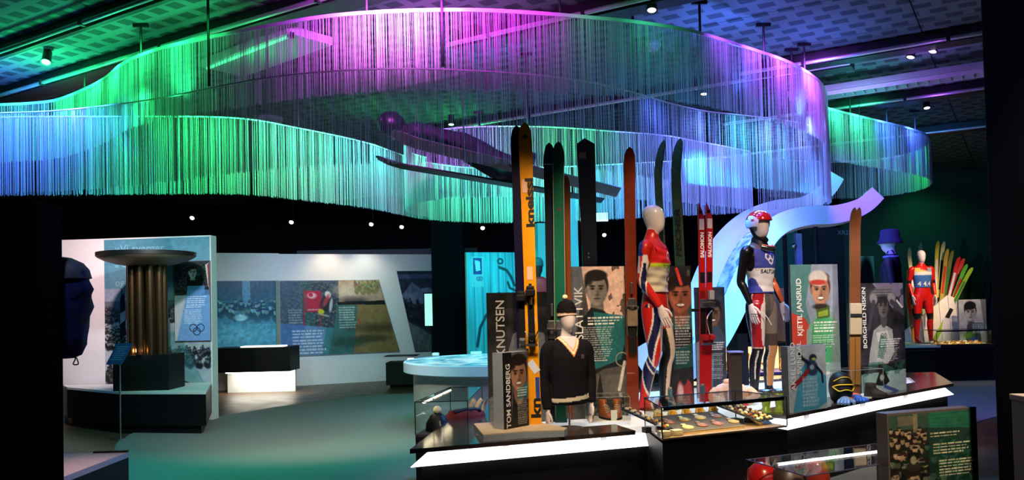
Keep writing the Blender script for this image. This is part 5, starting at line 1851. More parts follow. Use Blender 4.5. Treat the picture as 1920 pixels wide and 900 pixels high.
# dark pair standing tail-up
for k, (pxb, pxt, yt, Y, lab) in enumerate(((1112, 1091, 271, 7.60, 'left dark ski of the pair standing tail-up'), (1118, 1105, 272, 7.63, 'right dark ski of the pair standing tail-up'))):
    p_b, p_t = at(pxb, Y + 0.1, ZS), W(pxt, yt, Y - 1.0)
    t, place, L = ski('alpine_ski', lab, p_b, p_t, 0.088, M_BLKSKI, tip='flat', bend=0.0, face=(0, -1, 0), group='dark tail-up pair', waist=0.9)
    w_, = (0.08,)
    g = B()
    q = place(1.0, 0, -0.014)
    s_ = -1 if k == 0 else 1
    g.loft([[q @ Vector((-0.042, y, -0.01)), q @ Vector((0.042, y, -0.01)), q @ Vector((0.042 if s_ < 0 else 0.03, y, 0.01 if s_ < 0 else 0.055)), q @ Vector((-0.03 if s_ < 0 else -0.042, y, 0.055 if s_ < 0 else 0.01))] for y in (0, 0.012)])
    g.obj('notched_tail', M_BLKSKI, t)
    if k == 0:
        sticker(t, place(0.965, 0.0, 0.001), 0.06, 0.05, mat('grey_pink_sticker', rgb(130, 110, 116), 0.5))
        for z_ in (0.62, 0.605):
            B().ball(place(z_, -0.015, 0.002).translation, 0.008, 8).obj('rivet', M_STEEL, t)

# long red-brown wooden ski
M_WOOD = mat('red_brown_varnish', rgb(112, 40, 20), 0.3, scale=5, var=0.45, coat=0.2)
p_b, p_t = at(1187, 7.05, ZS), W(1179, 278, 7.05)
t, place, L = ski('wooden_ski', 'tall red-brown varnished ski with a leather binding left of the red suit', p_b, p_t, 0.105, M_WOOD, face=(0, -1, 0), waist=0.9)
binding_cable(t, place, 0.40, L, (124, 108, 90))
B().box((0, 0.03, 0), (0.09, 0.05, 0.15), M=place(0.36), bev=0.012).obj('heel_plate', mat('worn_leather_124', rgb(124, 108, 90), 0.6, var=0.3), t)
B().box((0, 0.02, 0), (0.07, 0.04, 0.26), M=place(0.285), bev=0.012).obj('boot_rest', M_BLACK, t)
B().ball(place(0.74, 0.02, 0.0).translation, 0.006, 8).obj('rivet', M_STEEL, t)

# green jumping skis behind the red suit
M_FOLIAGE = mat('olive_camouflage_base', rgb(74, 92, 60), 0.4, scale=22, var=0.6)
M_GEDGE = mat('bright_green_edge', rgb(40, 150, 80), 0.4)
for k, (pb, pt, lab) in enumerate((((1252, 650), (1231, 266), 'left dark green jumping ski behind the white head'), ((1283, 650), (1265, 263), 'right olive jumping ski behind the white head'))):
    a, b_ = W(pb[0], pb[1], 8.7), W(pt[0], pt[1], 8.5)
    a = at(pb[0] + 6, 8.3, 0.62)
    b_ = W(pt[0], pt[1], 7.3)
    t, place, L = ski('jumping_ski', lab, a, b_, 0.1, M_FOLIAGE, face=(-0.95, -0.5, 0.0) if k == 0 else (-0.75, -0.7, 0), bend=-0.09, group='pair of green jumping skis', waist=0.96)
    text('FISCHER', 0.085, mat('faded_black_print', rgb(30, 34, 26), 0.5), t, along(place, 0.58, 0.0015, 0.03), bold=0.004, sx=1.5)
    B().tube([place(q, 0.052, -0.008).translation for q in np.linspace(0.02, 0.9, 12)], 0.007, 6).obj('edge_line', M_GEDGE, t)

# red racing skis
M_REDSKI = mat('red_ski_lacquer', rgb(176, 24, 26), 0.3, coat=0.3)
M_WTIP = mat('white_ski_lacquer', rgb(214, 206, 200), 0.35)
for k, (xb, xt, yt, lab) in enumerate(((1318, 1314, 379, 'left red racing ski with a white and black tip'), (1327, 1330, 378, 'right red racing ski with a white and black tip'))):
    Y = 7.75 + 0.02 * k
    a, b_ = at(xb, Y, ZS), W(xt, yt, Y)
    t, place, L = ski('racing_ski', lab, a, b_, 0.072, M_REDSKI, face=(0.25, -1, 0), tip='point', bend=-0.05 if k == 0 else -0.07, group='red racing skis', waist=0.86)
    text('SALOMON', 0.05, M_INK, t, along(place, 0.72, 0.0012, 0.018), bold=0.0025, sx=1.0)
    for z_, hh, mm_ in ((0.88, 0.13, M_WTIP), (0.945, 0.05, M_BLACK), (0.62, 0.10, M_BLACK), (0.5, 0.2, mat('dark_red_print', rgb(110, 14, 20), 0.4))):
        B().box((0, 0.0008, 0), (0.05 if z_ < 0.9 else 0.03, 0.0012, hh), M=place(z_, 0, 0.0)).obj('decal', mm_, t)
    binding_modern(t, place, 0.40, M_STEEL, mat('red_plastic', rgb(170, 30, 30), 0.35), 0.34, L)
    if k == 1:
        B().box((0, 0.03, 0), (0.05, 0.05, 0.09), M=place(0.53), bev=0.012).obj('toe_riser', mat('grey_plastic', rgb(150, 150, 156), 0.35), t)
        q = place(0.40)
        B().tube(cr([q @ Vector((0, 0.05, 0.1)), q @ Vector((0.07, 0.09, 0.02)), q @ Vector((0.03, 0.07, -0.12))], 6), 0.006, 6).obj('brake_arm', M_STEEL, t)
t = thing('ski_clamp', 'black clamp holding the red racing skis upright', 'clamp', at(1322, 7.83, 0.62))
zc = W(1322, 581, 7.83).z - 0.62
B().tube([(0, 0.02, 0), (0, 0.02, zc)], 0.01).obj('post', M_BLACK, t)
B().box((-0.02, -0.02, zc), (0.26, 0.025, 0.03), bev=0.004).obj('arm', M_BLACK, t)

# old brown pair with canvas binding
M_OLD = mat('old_brown_varnish', rgb(112, 66, 40), 0.4, scale=6, var=0.4)
for k, (dx, lab) in enumerate(((0, 'left old brown ski bound with canvas straps'), (11, 'right old brown ski bound with canvas straps'))):
    a, b_ = at(1596 + dx, 7.9, ZS), W(1598 + dx * 0.8, 390, 7.9)
    t, place, L = ski('wooden_ski', lab, a, b_, 0.062, M_OLD, face=(0, -1, 0), group='old brown pair', waist=0.86)
    M_CANV = mat('pale_canvas', rgb(190, 172, 146), 0.8, bump=0.4)
    B().box((0, 0.012, 0), (0.06, 0.03, 0.30), M=place(0.41), bev=0.008).obj('binding_pad', M_CANV, t)
    B().box((0, 0.03, 0), (0.066, 0.012, 0.03), M=place(0.43), bev=0.004).obj('strap', M_STEEL, t)
    B().box((0, 0.006, 0), (0.05, 0.012, 0.5), M=place(0.2), bev=0.003).obj('lower_plate', mat('ochre_varnish', rgb(150, 104, 52), 0.4), t)

# ------------------------------------------------------------------ glass box with boots
q = at(1104, 6.55, ZS)
x1 = at(1182, 6.55, ZS).x - q.x
case('boot_case', 'small glass case with brown boots before the tall panel', q, 0.0, [(0, 0), (x1, 0), (x1, 0.3), (0, 0.3)], 0.20, edge=0.004, frame_mat=M_GREY, floor_mat_=M_WHITE)


def boot(name, label, loc, rz, material, s=1.0, group=None, lace=(200, 190, 170)):
    t = thing(name, label, 'boot', loc, rz, group)
    prof = [((0.0, -0.02), 0.045, 0.02, 0.0), ]
    rings = []
    for z, y0, y1, w in ((0.012, -0.17, 0.09, 0.042), (0.03, -0.18, 0.095, 0.046), (0.06, -0.15, 0.09, 0.045), (0.085, -0.085, 0.085, 0.04), (0.12, -0.045, 0.08, 0.038), (0.17, -0.04, 0.075, 0.042), (0.175, -0.035, 0.07, 0.036)):
        cy, ry = (y0 + y1) / 2, (y1 - y0) / 2
        rings.append([(s * w * math.cos(a) * (1 - 0.15 * (math.sin(a) < 0)), s * (cy + ry * math.sin(a)), s * z) for a in [2 * math.pi * j / 18 for j in range(18)]])
    t_ = t
    t = B().loft(rings).obj('upper', material, t, 60)
    B().loft([[(s * w * math.cos(a), s * (-0.042 + ry * math.sin(a)), s * z) for a in [2 * math.pi * j / 18 for j in range(18)]] for z, w, ry in ((0, 0.046, 0.14), (0.012, 0.048, 0.142), (0.016, 0.044, 0.136))]).obj('sole', M_BLACK, t, 60)
    for k in range(5):
        B().tube([(-0.025 * s, s * (-0.125 + 0.018 * k), s * (0.068 + 0.014 * k)), (0.0, s * (-0.13 + 0.018 * k), s * (0.076 + 0.014 * k)), (0.025 * s, s * (-0.125 + 0.018 * k), s * (0.068 + 0.014 * k))], 0.003 * s, 6).obj('lace', mat('lace_%d' % lace[0], rgb(*lace), 0.7), t)
    return t_


M_LEATH = mat('brown_boot_leather', rgb(150, 78, 40), 0.45, var=0.3)
boot('leather_boot', 'left brown leather boot in the small glass case', q + Vector((x1 * 0.42, 0.17, 0.013)), 0.25, M_LEATH, 0.85, 'brown boots')
boot('leather_boot', 'right brown leather boot in the small glass case', q + Vector((x1 * 0.75, 0.17, 0.013)), -0.1, M_LEATH, 0.85, 'brown boots')
t = thing('info_card', 'small white card in front of the brown boots', 'card', q + Vector((x1 * 0.62, 0.02, 0.0125)))
B().box((0, 0.006, 0.04), (0.05, 0.012, 0.08), bev=0.002).obj('card', M_WHITE, t)
B().box((0, 0.02, 0.008), (0.04, 0.03, 0.016)).obj('foot', M_GREY, t)

# left glass case, on its own base
f0, f1 = at(779, 6.6, 0.57), at(878, 6.6, 0.57)
b1, b0 = at(905, 7.75, 0.57), at(845, 7.75, 0.57)
t = thing('case_plinth', 'dark base under the left glass case', 'plinth', (f0.x, f0.y, 0))
lp = [(p.x - f0.x, p.y - f0.y) for p in (f0, f1, b1, b0)]
B().prism(lp, 0, 0.56).obj('box', M_BLACK, t)
B().prism(lp, 0.56, 0.57).obj('top', M_DARK, t)
case('relic_case', 'dark glass case with folded clothing at the left end of the island', f0, 0, lp, 0.27, edge=0.007, floor_mat_=M_DARK)
t = thing('case_lamp', 'warm tube light inside the left glass case', 'lamp', f0)
a, b_ = Vector((*lp[0], 0.255)) + Vector((0.06, 0.06, 0)), Vector((*lp[3], 0.255)) + Vector((0.02, -0.08, 0))
for k in range(3):
    B().tube([a.lerp(b_, 0.02 + k * 0.34), a.lerp(b_, 0.28 + k * 0.34)], 0.007, 8).obj('tube', mat('warm_tube', (0.9, 0.8, 0.6), 0.4, emit=(1.0, 0.78, 0.5), es=14.0), t)
B().tube([a + Vector((-0.012, 0, 0.004)), b_ + Vector((-0.012, 0, 0.004))], 0.006, 6).obj('channel', M_STEEL, t)
t = thing('cap_stand', 'cream ball stand draped with black cloth in the left glass case', 'stand', f0 + Vector((0.16, 0.2, 0.0125)))
B().lathe([(0.0, 0), (0.1, 0.0), (0.095, 0.06), (0.06, 0.12), (0.03, 0.14), (0, 0.14)], 20).obj('cloth', M_BLACK, t, 40)
B().ball((0, 0, 0.165), 0.035, 14).obj('ball', M_CREAM, t, 60)
t = thing('folded_sweater', 'rolled dark red and black sweater in the left glass case', 'sweater', f0 + Vector((0.36, 0.42, 0.0125)), 0.7)
M_MAROON = mat('maroon_knit', rgb(96, 20, 26), 0.85, var=0.5, scale=24, bump=0.5)
B().tube(cr([(-0.2, 0, 0.05), (-0.08, 0.01, 0.075), (0.08, 0, 0.07), (0.2, 0.01, 0.06)], 5), [0.05] * 4 + [0.07] * 8 + [0.055] * 4, 12).obj('roll', M_MAROON, t, 60)
B().tube(cr([(-0.12, -0.03, 0.12), (0.02, -0.02, 0.135), (0.16, -0.03, 0.12)], 5), 0.018, 8).obj('fold', M_BLACK, t, 60)
B().box((0.03, -0.085, 0.03), (0.12, 0.01, 0.03), bev=0.003).obj('tag', M_WHITE, t)
for k in range(3):
    q = f0 + Vector((0.40 + 0.06 * k, 0.62 + 0.05 * k, 0.0125))
    t = thing('finger_form', ['nearest', 'middle', 'farthest'][k] + ' cream wooden finger form behind the rolled sweater', 'form', q)
    B().tube(cr([(0, 0, 0.0), (0.0, 0, 0.10), (0.03, 0.01, 0.17), (0.05, 0.02, 0.19)], 4), 0.018, 10).obj('finger', M_CREAM, t, 60)
    B().lathe([(0, 0), (0.03, 0), (0.03, 0.012), (0, 0.012)], 14).obj('foot', M_DARK, t, 40)

# post with slanted blue-lit top, folded cream sweater beyond
q = at(1381, 7.35, 0.62)
t = thing('label_post', 'dark post with a slanted pale top beside the black racing suit', 'post', q)
hh = W(1381, 662, 7.35).z - 0.62
g = B()
g.prism([(-0.05, -0.03), (0.05, -0.03), (0.05, 0.05), (-0.05, 0.05)], 0, hh)
g.obj('shaft', mat('dark_bronze_post', rgb(58, 50, 46), 0.4), t)
B().box((0, 0.01, hh + 0.012), (0.13, 0.12, 0.012), M=Matrix.Rotation(0.0, 4, 'X'), bev=0.003).obj('plate', mat('blue_lit_plate', rgb(150, 150, 240), 0.4), t)  # blue light falling on the top is put into its colour
q = at(1372, 7.75, 0.62)
t = thing('folded_sweater', 'folded cream turtleneck sweater with red trim behind the dark post', 'sweater', q)
M_CKNIT = mat('cream_knit', rgb(232, 190, 160), 0.85, bump=0.4, scale=40)
rings = []
for z, rx, ry in ((0.0, 0.20, 0.10), (0.05, 0.21, 0.11), (0.12, 0.19, 0.10), (0.18, 0.12, 0.08), (0.2, 0.07, 0.06)):
    rings.append([(rx * math.cos(a) * (1 + 0.06 * math.sin(3 * a)), ry * math.sin(a), z) for a in [2 * math.pi * j / 24 for j in range(24)]])
B().loft(rings).obj('body', M_CKNIT, t, 60)
B().lathe([(0.07, 0.19), (0.075, 0.2), (0.075, 0.225), (0.06, 0.235), (0.05, 0.22)], 20, sx=1, sy=0.8).obj('collar', M_CKNIT, t, 60)
for s_ in (-1, 1):
    B().tube(cr([(s_ * 0.15, -0.04, 0.14), (s_ * 0.2, -0.08, 0.08), (s_ * 0.1, -0.13, 0.03)], 5), 0.04, 10).obj('sleeve', M_CKNIT, t, 60)
B().tube([(-0.12, -0.135, 0.012), (0.12, -0.135, 0.012)], 0.012, 8).obj('red_trim', mat('red_trim', rgb(190, 30, 40), 0.7), t)

# helmet, boots and gloves at the right
q = at(1577, 7.45, ZS)
t = thing('ski_helmet', 'black ski helmet with yellow-rimmed goggles behind the small name block', 'helmet', q)
B().lathe([(0.07, 0.0), (0.1, 0.03), (0.118, 0.10), (0.12, 0.16), (0.105, 0.22), (0.07, 0.26), (0.03, 0.275), (0, 0.28)], 24, sx=0.85).obj('shell', M_BLACK, t, 60)
B().tube(cr([(-0.095, -0.06, 0.15), (-0.06, -0.11, 0.17), (0, -0.125, 0.172), (0.06, -0.11, 0.17), (0.095, -0.06, 0.15), (0.06, -0.112, 0.115), (0.015, -0.125, 0.125), (-0.015, -0.125, 0.125), (-0.06, -0.112, 0.115), (-0.095, -0.06, 0.15)], 4), 0.006, 6).obj('goggle_rim', mat('yellow_rim', rgb(226, 190, 40), 0.4), t, 60)
B().ball((0, -0.045, 0.145), (0.09, 0.08, 0.035), 16).obj('goggle_lens', mat('smoke_lens', (0.02, 0.02, 0.025), 0.1, spec=0.8), t, 60)
B().tube(cr([(-0.085, -0.06, 0.20), (-0.03, -0.1, 0.235), (0.03, -0.1, 0.235), (0.085, -0.06, 0.20)], 4), 0.004, 6).obj('yellow_stripe', mat('yellow_rim', rgb(226, 190, 40), 0.4), t)
M_GLB = mat('blue_white_glove', rgb(120, 150, 190), 0.5, var=0.5, scale=9)
for k, (px, Y, lab, mm_) in enumerate(((1585, 7.33, 'blue and white racing glove with orange trim lying near the helmet', M_GLB), (1607, 7.45, 'blue racing glove lying beside the dark shoe', mat('bright_blue_glove', rgb(50, 90, 170), 0.5, var=0.5, scale=9)))):
    t = thing('racing_glove', lab, 'glove', at(px, Y, ZS + 0.001), -0.5 + 0.25 * k, 'racing gloves')
    g = B().ball((0, 0, 0.035), (0.05, 0.07, 0.034), 14)
    g.obj('palm', mm_, t, 60)
    for f_ in range(4):
        B().tube(cr([(-0.035 + 0.023 * f_, -0.05, 0.04), (-0.04 + 0.027 * f_, -0.10, 0.035), (-0.042 + 0.028 * f_, -0.135, 0.016)], 4), 0.0135, 8).obj('finger', mm_, t, 60)
    B().tube(cr([(0.04, 0.0, 0.035), (0.075, -0.03, 0.03), (0.08, -0.065, 0.018)], 4), 0.014, 8).obj('thumb', mm_, t, 60)
    B().lathe([(0.05, 0), (0.058, 0.03), (0.06, 0.09), (0.05, 0.09)], 16, sx=1, sy=0.55).xf(Matrix.Translation((0, 0.045, 0.036)) @ Matrix.Rotation(-math.pi / 2, 4, 'X')).obj('cuff', mat('orange_trim', rgb(220, 110, 60), 0.6), t, 60)
boot('ski_shoe', 'dark laced ski shoe right of the gloves', at(1636, 7.75, ZS + 0.001), 1.2, mat('dark_shoe_leather', rgb(50, 42, 40), 0.5), 0.8)
q = at(1592, 7.55, ZS)
x1 = at(1656, 7.75, ZS).x - q.x
case('clear_case', 'empty-looking clear acrylic case before the dark panel at right', at(1598, 7.62, ZS), 0.42, [(0, 0), (x1, 0), (x1, 0.26), (0, 0.26)], 0.27, edge=0.004, frame_mat=M_GREY, floor_mat_=M_WHITE)

# ------------------------------------------------------------------ lit rear showcase with trophies
q = at(1296, 11.4, 0)
x1 = at(1492, 11.4, 0).x - q.x
t = thing('rear_showcase', 'warm lit showcase with trophies behind the racing suits', 'showcase', q)
zf, zt_ = W(1400, 698, 11.4).z, W(1400, 650, 11.4).z
B().box((x1 / 2, 0.3, zf / 2 - 0.02), (x1, 0.6, zf - 0.04)).obj('base', M_BLACK, t)
B().box((x1 / 2, 0.28, zf - 0.02), (x1, 0.66, 0.035)).obj('shelf', mat('violet_shelf', rgb(86, 80, 150), 0.4), t)
B().box((x1 / 2, 0.56, (zf + zt_) / 2), (x1, 0.03, zt_ - zf)).obj('back', mat('lit_cream_back', rgb(250, 220, 160), 0.5, emit=(1.0, 0.75, 0.42), es=0.55), t)
B().box((x1 / 2, 0.3, zt_ + 0.02), (x1, 0.6, 0.04)).obj('lid', M_BLACK, t)
for k in range(2):
    B().box((0.02 + k * (x1 - 0.04), 0.3, (zf + zt_) / 2), (0.03, 0.58, zt_ - zf)).obj('side', M_BLACK, t)
d_ = bpy.data.lights.new('showcase_light', 'AREA')
d_.shape, d_.size, d_.size_y, d_.energy, d_.color = 'RECTANGLE', x1 * 0.9, 0.1, 26, (1.0, 0.75, 0.42)
l_ = bpy.data.objects.new('showcase_light', d_)
COL.objects.link(l_)
l_.location = q + Vector((x1 / 2, 0.2, zt_ - 0.01))
hs = (zt_ - zf)
for k in range(11):
    u = 0.06 + k * 0.086
    s_ = hs / 0.36 * (0.75 + 0.2 * math.sin(k * 2.3))
    t = thing('trophy', ['gold cup', 'slim gold vase', 'small gold bowl'][k % 3] + ', ' + ['first', 'second', 'third', 'fourth', 'fifth', 'sixth', 'seventh', 'eighth', 'ninth', 'tenth', 'eleventh'][k] + ' from left in the rear showcase', 'trophy', q + Vector((x1 * u, 0.18 + 0.12 * (k % 2), zf)), 0, 'trophies in the rear showcase')
    pr_ = [[(0.0, 0), (0.05, 0), (0.05, 0.02), (0.015, 0.04), (0.012, 0.12), (0.04, 0.16), (0.055, 0.24), (0.058, 0.28), (0.05, 0.28), (0, 0.2)], [(0, 0), (0.04, 0), (0.03, 0.05), (0.045, 0.14), (0.02, 0.22), (0.03, 0.30), (0, 0.28)], [(0, 0), (0.035, 0), (0.03, 0.02), (0.012, 0.04), (0.012, 0.1), (0.06, 0.15), (0.065, 0.18), (0, 0.13)]][k % 3]
    cup_ = B().lathe([(r * s_, z * s_) for r, z in pr_], 16).obj('cup', M_GOLD, t, 50)
    B().lathe([(0, -0.001), (0.055 * s_, -0.001), (0.055 * s_, 0.012), (0, 0.012)], 16).obj('foot', M_BLACK, t, 40)
    if k % 3 == 0:
        for h_ in (-1, 1):
            B().tube(cr([(h_ * 0.04 * s_, 0, 0.17 * s_), (h_ * 0.085 * s_, 0, 0.21 * s_), (h_ * 0.05 * s_, 0, 0.26 * s_)], 5), 0.006 * s_, 6).obj('handle', M_GOLD, cup_, 50)
# jars at the right end of the medal case
for k, (px, lab) in enumerate(((1437, 'left yellow-green trophy glass at the right end of the medal case'), (1462, 'right yellow-green trophy glass at the right end of the medal case'))):
    t = thing('glass_vase', lab, 'vase', at(px, 6.95, ZS - 0.03), 0, 'green glasses')
    B().lathe([(0, 0), (0.05, 0), (0.055, 0.02), (0.03, 0.07), (0.04, 0.13), (0.06, 0.2), (0.055, 0.2), (0.03, 0.13), (0, 0.1)], 20).obj('bowl', mat('lime_glass', rgb(170, 190, 60), 0.1, spec=0.7, coat=0.4), t, 50)
    B().lathe([(0.056, 0.19), (0.064, 0.2), (0.06, 0.215), (0.05, 0.205)], 20).obj('rim', M_STEEL, t, 50)
# salmon panel beyond
board('back_panel', 'plain salmon panel far behind the black racing suit', 'panel', (1437, 12.2), (1490, 12.2), 541, 0.0, 0.05, material=mat('salmon_paint', rgb(220, 140, 100), 0.6))
board('back_column', 'dark upright with a brown edge behind the post', 'panel', (1362, 12.0), (1374, 12.0), 560, 0.0, 0.1, material=mat('brown_upright', rgb(110, 70, 44), 0.6))

# ================================================================== mannequins
def ell_ring(c, rx, ry, n=20, tilt=None):
    return [(c[0] + rx * math.cos(2 * math.pi * j / n), c[1] + ry * math.sin(2 * math.pi * j / n), c[2]) for j in range(n)]


def fuse(b, voxel=0.008, smooth=6):
    me = b.mesh('fuse')
    o = bpy.data.objects.new('tmp_fuse', me)
    COL.objects.link(o)
    r = o.modifiers.new('r', 'REMESH')
    r.mode, r.voxel_size = 'VOXEL', voxel
    s = o.modifiers.new('s', 'SMOOTH')
    s.factor, s.iterations = 0.5, smooth
    dg = bpy.context.evaluated_depsgraph_get()
    out = bpy.data.meshes.new_from_object(o.evaluated_get(dg))
    bpy.data.objects.remove(o)
    bpy.data.meshes.remove(me)
    out.polygons.foreach_set('use_smooth', [True] * len(out.polygons))
    return out


def verts_np(me):
    a = np.empty(len(me.vertices) * 3, np.float32)
    me.vertices.foreach_get('co', a)
    n = np.empty(len(me.vertices) * 3, np.float32)
    me.vertices.foreach_get('normal', n)
    return a.reshape(-1, 3), n.reshape(-1, 3)


def colour(me, fn):
    P, N = verts_np(me)
    C = fn(P[:, 0], P[:, 1], P[:, 2], N)
    set_col(me, lin(np.clip(C / 255.0, 0, 1)))


def put(C, mask, col):
    C[mask] = col


def shell(me, pred, off, name, wr=0.0, thick=0.004):
    "a garment: the faces of a body inside pred, lifted off along the normals"
    bm = bmesh.new()
    bm.from_mesh(me)
    dele = [f for f in bm.faces if not all(pred(v.co, v.normal) for v in f.verts)]
    bmesh.ops.delete(bm, geom=dele, context='FACES')
    nr = {v: v.normal.copy() for v in bm.verts}
    for v in bm.verts:
        k = off + wr * (math.sin(v.co.z * 90 + v.co.x * 18) * 0.5 + math.sin(v.co.z * 47 - v.co.x * 31 + v.co.y * 20) * 0.5)
        v.co += nr[v] * k
    out = bpy.data.meshes.new(name)
    bm.to_mesh(out)
    bm.free()
    out.polygons.foreach_set('use_smooth', [True] * len(out.polygons))
    return out


def hand_mesh(side, curl=0.45):
    "hand hanging down from the wrist at the origin, fingers to -z, thumb to -y, back of hand to x*side"
    b = B()
    pal = []
    for z, rx, ry in ((0.02, 0.019, 0.026), (0.0, 0.020, 0.028), (-0.03, 0.018, 0.038), (-0.065, 0.016, 0.043), (-0.092, 0.013, 0.041)):
        pal.append([(rx * math.cos(2 * math.pi * j / 14), ry * math.sin(2 * math.pi * j / 14), z) for j in range(14)])
    b.loft(pal)
    for k, (y, L) in enumerate(((-0.031, 0.072), (-0.0105, 0.082), (0.0105, 0.077), (0.031, 0.06))):
        a0, a1, a2 = 0.12 * curl, 0.5 * curl, 0.95 * curl
        p0 = Vector((0.002 * side, y, -0.082))
        p1 = p0 + Vector((-side * math.sin(a0), 0.02 * (y / 0.03), -math.cos(a0))) * (L * 0.44 + 0.01)
        p2 = p1 + Vector((-side * math.sin(a1), 0, -math.cos(a1))) * L * 0.34
        p3 = p2 + Vector((-side * math.sin(a2), 0, -math.cos(a2))) * L * 0.28
        b.tube([p0, p1, p2, p3], [0.0098, 0.0092, 0.0084, 0.0062], 10)
        b.ball(p3, 0.0063, 8)
    p = [Vector((0, -0.028, -0.02)), Vector((-side * 0.008, -0.05, -0.045)), Vector((-side * 0.014, -0.058, -0.072)), Vector((-side * 0.018, -0.056, -0.096))]
    b.tube(p, [0.014, 0.0115, 0.010, 0.007], 10)
    b.ball(p[-1], 0.0072, 8)
    return b.mesh('hand', 60)


M_SKIN = mat('glossy_mannequin_white', rgb(226, 214, 214), 0.22, var=0.03, coat=0.3)


def mannequin(root, H, arms, legs=True, head=True, suit=None, feet=True, hands=True, bust_cut=0.0, suit_rough=0.3, headmat=None, voxel=0.008, neck_z=1.585, lean=0.0, face=False):
    "local space faces -Y. arms: for side -1/+1 the shoulder, elbow, wrist points (1.85 m figure)"
    k = H / 1.86
    b = B()
    tor = [(0.83, 0.10, 0.085, 0.0), (0.88, 0.155, 0.105, 0.0), (0.95, 0.172, 0.118, 0.005), (1.03, 0.160, 0.108, 0.0), (1.12, 0.143, 0.098, -0.004), (1.22, 0.155, 0.108, -0.006), (1.33, 0.178, 0.122, -0.006), (1.42, 0.188, 0.116, 0.0), (1.48, 0.178, 0.10, 0.008), (1.525, 0.135, 0.082, 0.014), (1.555, 0.08, 0.068, 0.016), (1.60, 0.058, 0.06, 0.010), (1.64, 0.055, 0.058, 0.0)]
    if bust_cut:
        tor = [r for r in tor if r[0] > bust_cut]
    b.loft([ell_ring((0, cy, z), rx, ry) for z, rx, ry, cy in tor])
    hb = None
    if legs:
        for s, lg in legs.items():
            hip, knee, ank, toe = [Vector(p) for p in lg]
            th = hip.lerp(knee, 0.45)
            cf = knee.lerp(ank, 0.32) + Vector((0, 0.018, 0))
            b.tube(cr([hip + Vector((0, 0, 0.06)), hip, th, knee, cf, ank], 4), [0.07, 0.08, 0.09, 0.096, 0.1, 0.1, 0.098, 0.094, 0.088, 0.08, 0.073, 0.066, 0.06, 0.058, 0.058, 0.059, 0.06, 0.056, 0.05, 0.043, 0.04], 18)
            if feet:
                d = (toe - ank)
                d.z = 0
                d.normalize()
                hl = ank - d * 0.05
                b.loft([[Vector((p.x, p.y, 0)) + d * y * 0 + Vector((0, 0, z)) + Vector((-d.y, d.x, 0)) * (w * math.cos(a)) + Vector((0, 0, hh * math.sin(a))) for a in [2 * math.pi * j / 14 for j in range(14)]] for p, z, w, hh, y in
                        ((hl, 0.045, 0.025, 0.035, 0), (hl + d * 0.03, 0.05, 0.036, 0.048, 0), (ank + d * 0.03, 0.05, 0.038, 0.05, 0), (ank + d * 0.10, 0.035, 0.044, 0.034, 0), (ank + d * 0.17, 0.024, 0.044, 0.023, 0), (ank + d * 0.205, 0.018, 0.03, 0.016, 0))])
    if arms:
        for s, ar in arms.items():
            sh, el, wr = [Vector(p) for p in ar]
            m1 = sh.lerp(el, 0.4)
            m2 = el.lerp(wr, 0.3)
            b.tube(cr([sh + Vector((-s * 0.05, 0, 0.02)), sh, m1, el, m2, wr], 4), [0.05, 0.056, 0.06, 0.061, 0.06, 0.058, 0.056, 0.054, 0.052, 0.049, 0.046, 0.043, 0.042, 0.042, 0.043, 0.043, 0.041, 0.038, 0.034, 0.030, 0.027], 16)
    for v in b.bm.verts:
        v.co *= k
        v.co.y -= lean * max(0.0, v.co.z / k - 0.9) ** 1.3
    me = fuse(b, voxel)
    if suit:
        colour(me, suit)
        body = link('body', me, root, attr_mat('suit_fabric_%d' % int(suit_rough * 100), suit_rough, 0.45))
    else:
        body = link('body', me, root, M_SKIN)
    yl = lambda z: -lean * max(0.0, z - 0.9) ** 1.3
    if head:
        hb = B()
        hr = [(1.605, 0.03, 0.035, -0.03), (1.625, 0.046, 0.06, -0.028), (1.655, 0.058, 0.082, -0.022), (1.69, 0.068, 0.092, -0.018), (1.735, 0.076, 0.10, -0.012), (1.775, 0.078, 0.102, -0.006), (1.81, 0.072, 0.094, 0.0), (1.838, 0.056, 0.074, 0.004), (1.855, 0.033, 0.044, 0.006), (1.861, 0.008, 0.012, 0.006)]
        hb.loft([ell_ring((0, cy, z), rx, ry, 24) for z, rx, ry, cy in hr])
        hb.loft([ell_ring((0, cy, z), rx, ry, 20) for z, rx, ry, cy in ((1.53, 0.075, 0.066, 0.014), (1.56, 0.062, 0.06, 0.012), (1.60, 0.055, 0.057, 0.006), (1.65, 0.052, 0.058, 0.0))])
        if face:
            hb.tube([(0, -0.118, 1.745), (0, -0.128, 1.715), (0, -0.128, 1.70)], [0.008, 0.013, 0.012], 8)
        for v in hb.bm.verts:
            v.co *= k
            v.co.y += yl(v.co.z / k)
        hm = fuse(hb, 0.009, 8)
        link('head', hm, root, headmat or M_SKIN)
    if hands and arms:
        for s, ar in arms.items():
            el, wr = Vector(ar[1]) * k, Vector(ar[2]) * k
            wr.y += yl(wr.z / k)
            el.y += yl(el.z / k)
            d = (wr - el).normalized()
            d = (d + Vector((0, 0, -0.55))).normalized()
            zq = -d
            xq = Vector((1, 0, 0))
            xq = (xq - zq * xq.dot(zq)).normalized()
            yq = zq.cross(xq)
            mm = Matrix((xq, yq, zq)).transposed().to_4x4()
            mm.translation = wr + d * 0.012
            hm = hand_mesh(s)
            hm.transform(mm @ Matrix.Scale(k * 1.05, 4))
            link('hand', hm, root, M_SKIN)
    return me, k


